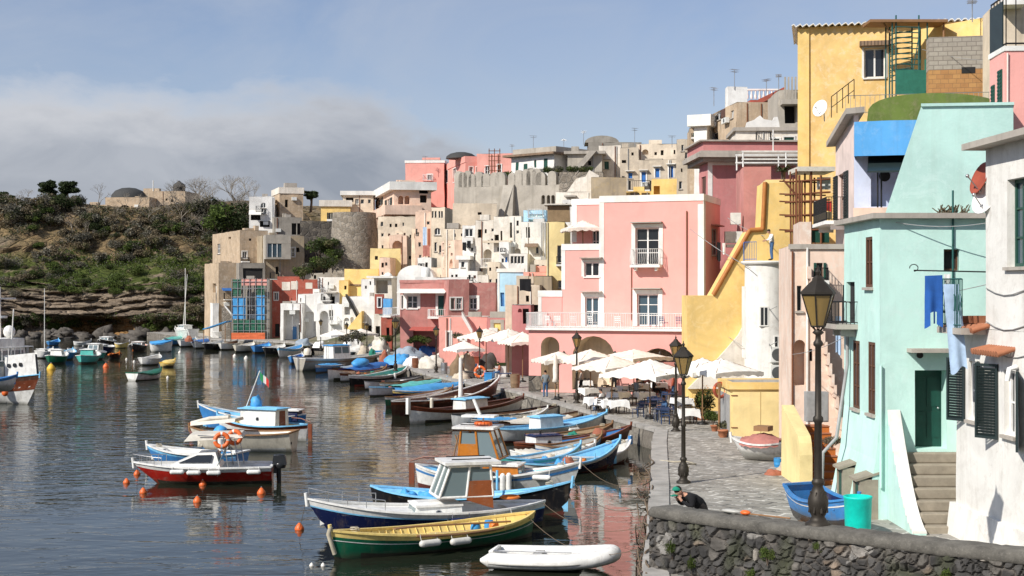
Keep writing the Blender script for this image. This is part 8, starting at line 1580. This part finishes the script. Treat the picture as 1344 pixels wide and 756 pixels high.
# ------------------------------------------------------------------ plants
def leaves(mb,n_,c,r,sz,rnd,shell=.55,mi=0,flat=.6):
 for _ in range(n_):
  while True:
   d=V((rnd.uniform(-1,1),rnd.uniform(-1,1),rnd.uniform(-1,1)))
   if .05<d.length<1:break
  d=d.normalized()*(shell+(1-shell)*rnd.random())*(1+.25*noise.noise(d*2.3+V(c)))
  p=V((c[0]+d.x*r[0],c[1]+d.y*r[1],c[2]+d.z*r[2]));a=V((rnd.gauss(0,1),rnd.gauss(0,1),rnd.gauss(0,flat))).normalized();b=a.cross(V((rnd.gauss(0,1),rnd.gauss(0,1),rnd.gauss(0,1)))).normalized();s_=sz*rnd.uniform(.6,1.4)
  mb.add([p-a*s_,p+b*s_*.6,p+a*s_,p-b*s_*.6],[(0,1,2,3)],mi)
PT={}
def bush_mesh(key,mats,seed,n_=1500,blobs=8,sz=.06):
 rnd=random.Random(seed);mb=MB()
 for i in range(blobs):
  c=(rnd.uniform(-.55,.55),rnd.uniform(-.5,.5),rnd.uniform(.25,.7));r=rnd.uniform(.28,.5);leaves(mb,n_//blobs,c,(r,r,r*.85),sz,rnd,.5,i%len(mats))
 st=MB()
 for i in range(5):a=rnd.uniform(0,6.28);st.tube([(0,0,-.3),(.2*math.cos(a),.2*math.sin(a),.3),(.45*math.cos(a),.45*math.sin(a),.7)],.03,4,0,.01)
 PT[key]=(mb,mats,st)
def mesh_of(mb,name,mats):o=mb.build(name,mats);me=o.data;bpy.data.objects.remove(o);return me
bush_mesh('green',['leaf_green','leaf_dark','leaf_olive'],1);bush_mesh('olive',['leaf_olive','leaf_grey','leaf_dark'],2);bush_mesh('bright',['leaf_bright','leaf_green'],3);bush_mesh('grey',['leaf_grey','twig','leaf_olive'],4,1300);bush_mesh('dark',['leaf_dark','leaf_green'],5);bush_mesh('dry',['twig','leaf_grey'],6,1000,8,.075)
PM={k:(mesh_of(v[0],'foliage',v[1]),mesh_of(v[2],'stem',['bark']))for k,v in PT.items()}
def bush(key,loc,s_,label,group=None,sz=None,name='bush',cat='bush'):
 t=thing(name,label,cat,loc,random.uniform(0,6.28),group);sx_=sz or(s_,s_,s_*.85);t.scale=sx_
 for nm,me in zip(('foliage','stem'),PM[key]):o=bpy.data.objects.new(nm,me);COL.objects.link(o);o.parent=t
 return t
rv=random.Random(11)
mat('dark_rock',(.10,.088,.075),.95,0,.5,1.5,bump=.5)
# bare trees
def bare_tree(seed,h_=6.0,depth=6,spread=.55):
 rnd=random.Random(seed);tr,br=MB(),MB()
 def grow(p,d,L,r,k):
  q=p+d*L;(tr if k<=1 else br).tube([p,p.lerp(q,.5)+V((rnd.gauss(0,.04),rnd.gauss(0,.04),0))*L,q],r,5 if k<3 else 3,0,r*.66)
  if k>=depth:return
  for _ in range(2 if k<1 else rnd.choice((2,3,3))):
   nd=(d+V((rnd.gauss(0,spread),rnd.gauss(0,spread),rnd.gauss(.12,.25)))).normalized();grow(q,nd,L*rnd.uniform(.62,.85),r*.62,k+1)
 grow(V((0,0,-.3)),V((rnd.gauss(0,.06),rnd.gauss(0,.06),1)).normalized(),h_*.27,h_*.018,0);return tr,br
BT=[(lambda a:(mesh_of(a[0],'trunk',['bark_pale']),mesh_of(a[1],'twigs',['bark_pale'])))(bare_tree(s_))for s_ in(1,2,3)]
def btree(i,loc,s_,label,group='bare trees on the cliff top'):
 t=thing('bare_tree',label,'tree',loc,rv.uniform(0,6),group);t.scale=(s_,s_,s_)
 for nm,me in zip(('trunk','branches'),BT[i%3]):o=bpy.data.objects.new(nm,me);COL.objects.link(o);o.parent=t
# pines
def pine(u,vb,vt,D,hw,label,base=None):
 p=W(u,vb,D);h_=(vb-vt)*D/F;t=thing('pine_tree',label,'tree',p);k=MB();k.tube([(0,0,-1.5),(.15,0,h_*.45),(0,.1,h_*.8)],.22,7,0,.1);rnd=random.Random(int(u))
 c=MB()
 for i in range(15):
  a=rnd.uniform(0,6.28);z=h_*rnd.choice((.42,.6,.68,.75,.82,.9,.97));r=hw*D/F*rnd.uniform(.1,.95)*(1.15-.9*abs(z/h_-.7));q=(r*math.cos(a),r*math.sin(a)*.8,z);k.tube([(0,.05,z-.6),q],.06,4,0,.03);rr=rnd.uniform(.4,.7);leaves(c,520,q,(hw*D/F*rr,hw*D/F*rr,h_*.11),.17,rnd,.2)
 k.build('trunk','bark',t);c.build('crown',['leaf_dark'],t)
pine(64,272,239,262,13,'dark umbrella pine left of the pair on the cliff top');pine(88,272,240,261,12,'dark umbrella pine right of the pair on the cliff top');pine(5,283,254,258,11,'dark pine at the left edge of the cliff top');pine(38,283,266,260,10,'low dark pine left of the pine pair');pine(408,266,252,222,9,'dark tree behind the yellow house with the small balcony')
where=lambda u,v:('near the left edge' if u<60 else 'left of the cave' if u<115 else 'above the cave' if u<185 else 'right of the cave' if u<240 else 'beside the tower house')
lvl=lambda v:'along the cliff rim' if v<292 else 'on the upper slope' if v<330 else 'on the green ledge' if v<385 else 'on the rock face' if v<412 else 'by the shore'
KN={'green':'dark green','olive':'olive','bright':'bright green','grey':'grey','dark':'very dark','dry':'dry brown'}
def cbush(u,v,key,s_,name='bush'):
 if 104<u<246 and v<292:v+=22;s_*=.8
 p=cliff_at(u,v);bush(key,(p.x,p.y-.3,p.z-.2*s_),s_,f'{KN[key]} bush {lvl(v)} {where(u, v)}','bushes on the cliff')
for i in range(56):
 u=rv.uniform(-6,300);v=rv.uniform(272,300);cbush(u,v,rv.choice(('dry','dry','grey','olive','dark','grey')),rv.uniform(1.6,3.2))
for i in range(40):cbush(rv.uniform(40,300),rv.uniform(296,345),rv.choice(('dry','grey','dry','dark','olive','dry','grey')),rv.uniform(1.3,2.6))
for i in range(50):cbush(rv.uniform(20,280),rv.uniform(345,388),rv.choice(('green','bright','olive','grey','bright')),rv.uniform(.8,1.9))
for i in range(14):cbush(rv.choice((rv.uniform(0,30),rv.uniform(215,285),rv.uniform(225,285))),rv.uniform(345,415),rv.choice(('grey','grey','olive','dark')),rv.uniform(1.5,2.8))
for i in range(26):u=rv.choice((rv.uniform(-5,105),rv.uniform(195,280)));cbush(u,rv.uniform(418,438),rv.choice(('green','olive','bright','dark','grey')),rv.uniform(1.2,2.1))
for i in range(52):
 u=rv.choice((rv.uniform(-5,130),rv.uniform(140,320),rv.uniform(210,320),rv.uniform(240,330)));p=cliff_at(min(u,290),rv.uniform(268,325));btree(i,(W(u,280,p.y+2).x,p.y+2,p.z-.3),rv.uniform(.7,1.35)*(1.25 if u>230 else .9),f'bare pale tree on the cliff rim {where(u, 280)}')
for u,v,s_ in((300,290,4.6),(287,300,3.6),(312,300,3.8)):p=cliff_at(min(u,290),285);c=W(u,v,236);bush('dark',(c.x,236,c.z-1),s_,'large dark evergreen mass behind the tan tower house','evergreens behind the tan tower house')
# low growth over the whole cliff
mb=MB();ug=random.Random(4)
for i in range(7000):
 u,t_=ug.uniform(-12,312),ug.uniform(.0,1)**.8;p=cliff_pt((u-CX)/F*242,.18+.66*t_);den=noise.noise((p.x*.16,p.z*.25,2))+(.25 if p.z>12.5 or p.z<3.6 else .12 if p.z>8 else-.25)
 if den<-.02 or(u<62 and 13.5<p.z<19 and den<.45)or(u<215 and 13.5<p.z<19.5 and den<.22)or(3.4<p.z<8.2 and u<215):continue
 mi=ug.choice((0,0,1,4,5))if p.z>15 else ug.choice((2,2,3,1))if 8<p.z<=15 else ug.choice((1,2,0));r=ug.uniform(.5,1.1)
 leaves(mb,13,(p.x,p.y-.25,p.z+.25),(r,r*.8,r*.6),.13,ug,.1,mi)
tag(mb.build('undergrowth',['twig','leaf_grey','leaf_green','leaf_bright','leaf_olive','leaf_dark']),kind='stuff')
for i in range(34):cbush(rv.uniform(-6,270),rv.uniform(266,284),rv.choice(('dark','dry','grey','dry','olive')),rv.uniform(1.8,3.4))
# boulders on the shore
for i in range(46):
 u=rv.uniform(-10,262);D=rv.uniform(225,231);c=V(((u-CX)/F*D,D,rv.uniform(-.2,.3)));k=MB();s_=rv.uniform(.5,1.5);k.ell((0,0,0),(s_*rv.uniform(.8,1.6),s_,s_*rv.uniform(.45,.9)),12,8,0,False,1.1,i*1.7);o=k.build('boulder','dark_rock');o.location=c;o.rotation_euler.z=rv.uniform(0,6);tag(o,f'boulder on the shore {where(u, 0)}','boulder','boulders along the shore')
# greenery in the town
hill_b=((418,330,'dark',2.6,200),(432,322,'green',2.2,200),(425,348,'green',2.4,196),(410,352,'olive',2.0,196),(440,335,'dark',1.8,199),(398,358,'green',1.8,194),(720,222,'green',1.0,166),(733,222,'olive',1.1,166),(750,222,'green',1.1,162.5),(768,222,'green',1.1,162.5),(700,224,'grey',1.1,167.5),(640,234,'dark',1.3,171),(652,232,'olive',1.2,170),(664,230,'dark',1.2,170))
hl=['shrub high on the dark retaining wall below the yellow house','shrub beside the rubble bastion top','shrub on the slope above the red house','olive shrub on the slope left of the concrete block wall','small dark shrub against the bastion','low shrub at the corner of the blue glass box house','green shrub left behind the merlons','olive shrub before the white hill top house','green shrub before the roof stair','green shrub right of the roof stair','grey shrub under the dark green shutters','dark shrub below the salmon villa window','olive shrub below the rusty ladder frame','dark shrub right below the rusty ladder frame']
for(u,v,k_,s_,D),l in zip(hill_b,hl):c=W(u,v+6,D);bush(k_,c,s_,l)
c=at(922,550,QZ);t=bush('green',c+V((0,0,.3)),.85,'orange flowering bush in the terracotta trough',name='flowering_bush');t.scale=(.85,.7,1.35);k=MB();leaves(k,160,(0,0,.55),(.8,.8,.55),.035,rv,.8);k.build('flowers','flower',t)
for u,v,s_,key,l in((949,572,.5,'olive','small grey green plant in the round pot near the shed'),(936,562,.55,'bright','bright leafy plant behind the round pot'),(930,556,.5,'green','green plant between the flowering bush and the round pot'),(1029,565,.32,'green','spiky plant in the pot at the shed door')):bush(key,at(u,v,QZ)+V((0,0,.3)),s_,l,name='potted_plant',cat='plant')
for u,v,D,s_,key,l in((1092,585,50,.45,'grey','pale dry plant hanging over the orange steps'),(545,452,143.5,1.1,'dark','dark creeper at the veranda below the red awning'),(560,452,143.5,1.0,'green','green creeper right under the red awning'),(602,446,126,.8,'olive','potted palm like shrub beside the shuttered pink door'),(470,448,150,1.4,'olive','olive hedge between the two pale parasols'),(455,449,152,1.2,'dry','brown hedge left of the white dome house'),(508,450,150,1.0,'dark','dark plants at the foot of the red bay')):bush(key,W(u,v,D),s_,l)
# palm-like cycad on the terrace
t=thing('cycad','dark spiky cycad on the roof terrace above the yellow top house','plant',W(1028,232,91));k=MB();rnd=random.Random(5)
for i in range(34):
 a=rnd.uniform(0,6.28);L_=rnd.uniform(.7,1.1);up=rnd.uniform(.1,.9);pts=[V((0,0,.3)),V((math.cos(a)*L_*.5,math.sin(a)*L_*.5,.3+up*.5)),V((math.cos(a)*L_,math.sin(a)*L_,.3+up*.45-.1))];sd=V((-math.sin(a),math.cos(a),0))*.07;k.add([pts[0]-sd,pts[0]+sd,pts[1]+sd,pts[1]-sd,pts[2]],[(0,1,2,3),(3,2,4)])
k.build('fronds','leaf_dark',t);k=MB();k.cyl((0,0,-.4),(0,0,.35),.14,n=8);k.build('trunk','bark',t)
# weeds on the parapet
for i,(sv,z,s_,l)in enumerate(((.9,.55,.30,'yellow green weed clump low at the left end of the parapet'),(1.5,.25,.28,'yellow green weed on the parapet foot, second from its left end'),(3.6,.75,.26,'yellow green weed in the parapet joints below the oar'),(3.2,.25,.24,'small weed near the parapet foot left of the lamp'),(4.9,1.15,.18,'small weed just under the coping below the near lamp'),(7.9,.75,.30,'green weed beside the dark hollow of the parapet'),(6.4,.3,.26,'weed at the parapet foot right of the lamp'),(9.6,.5,.24,'weed at the far right of the parapet'))):
 p,nn=wp(sv);c=V((p.x+nn.x*.08,p.y+nn.y*.08,.9+z));bush('bright',c,s_,l,'weeds growing on the parapet',(s_*.9,s_*.5,s_*1.3),'weed','weed')
for h in HS.values():h.finish()
# look-alikes get their place in the row
same={}
for o in SC.objects:
 if o.parent is None and 'label' in o:same.setdefault(o['label'],[]).append(o)
ORD='first second third fourth fifth sixth seventh eighth ninth tenth eleventh twelfth thirteenth fourteenth fifteenth sixteenth seventeenth eighteenth nineteenth twentieth'.split()
for l,os_ in same.items():
 if len(os_)>1:
  os_.sort(key=lambda o:o.location.x/o.location.y)
  for i,o in enumerate(os_):o['label']=l+(', '+ORD[i]+' from left' if i<20 else ', '+ORD[len(os_)-1-i]+' from right')
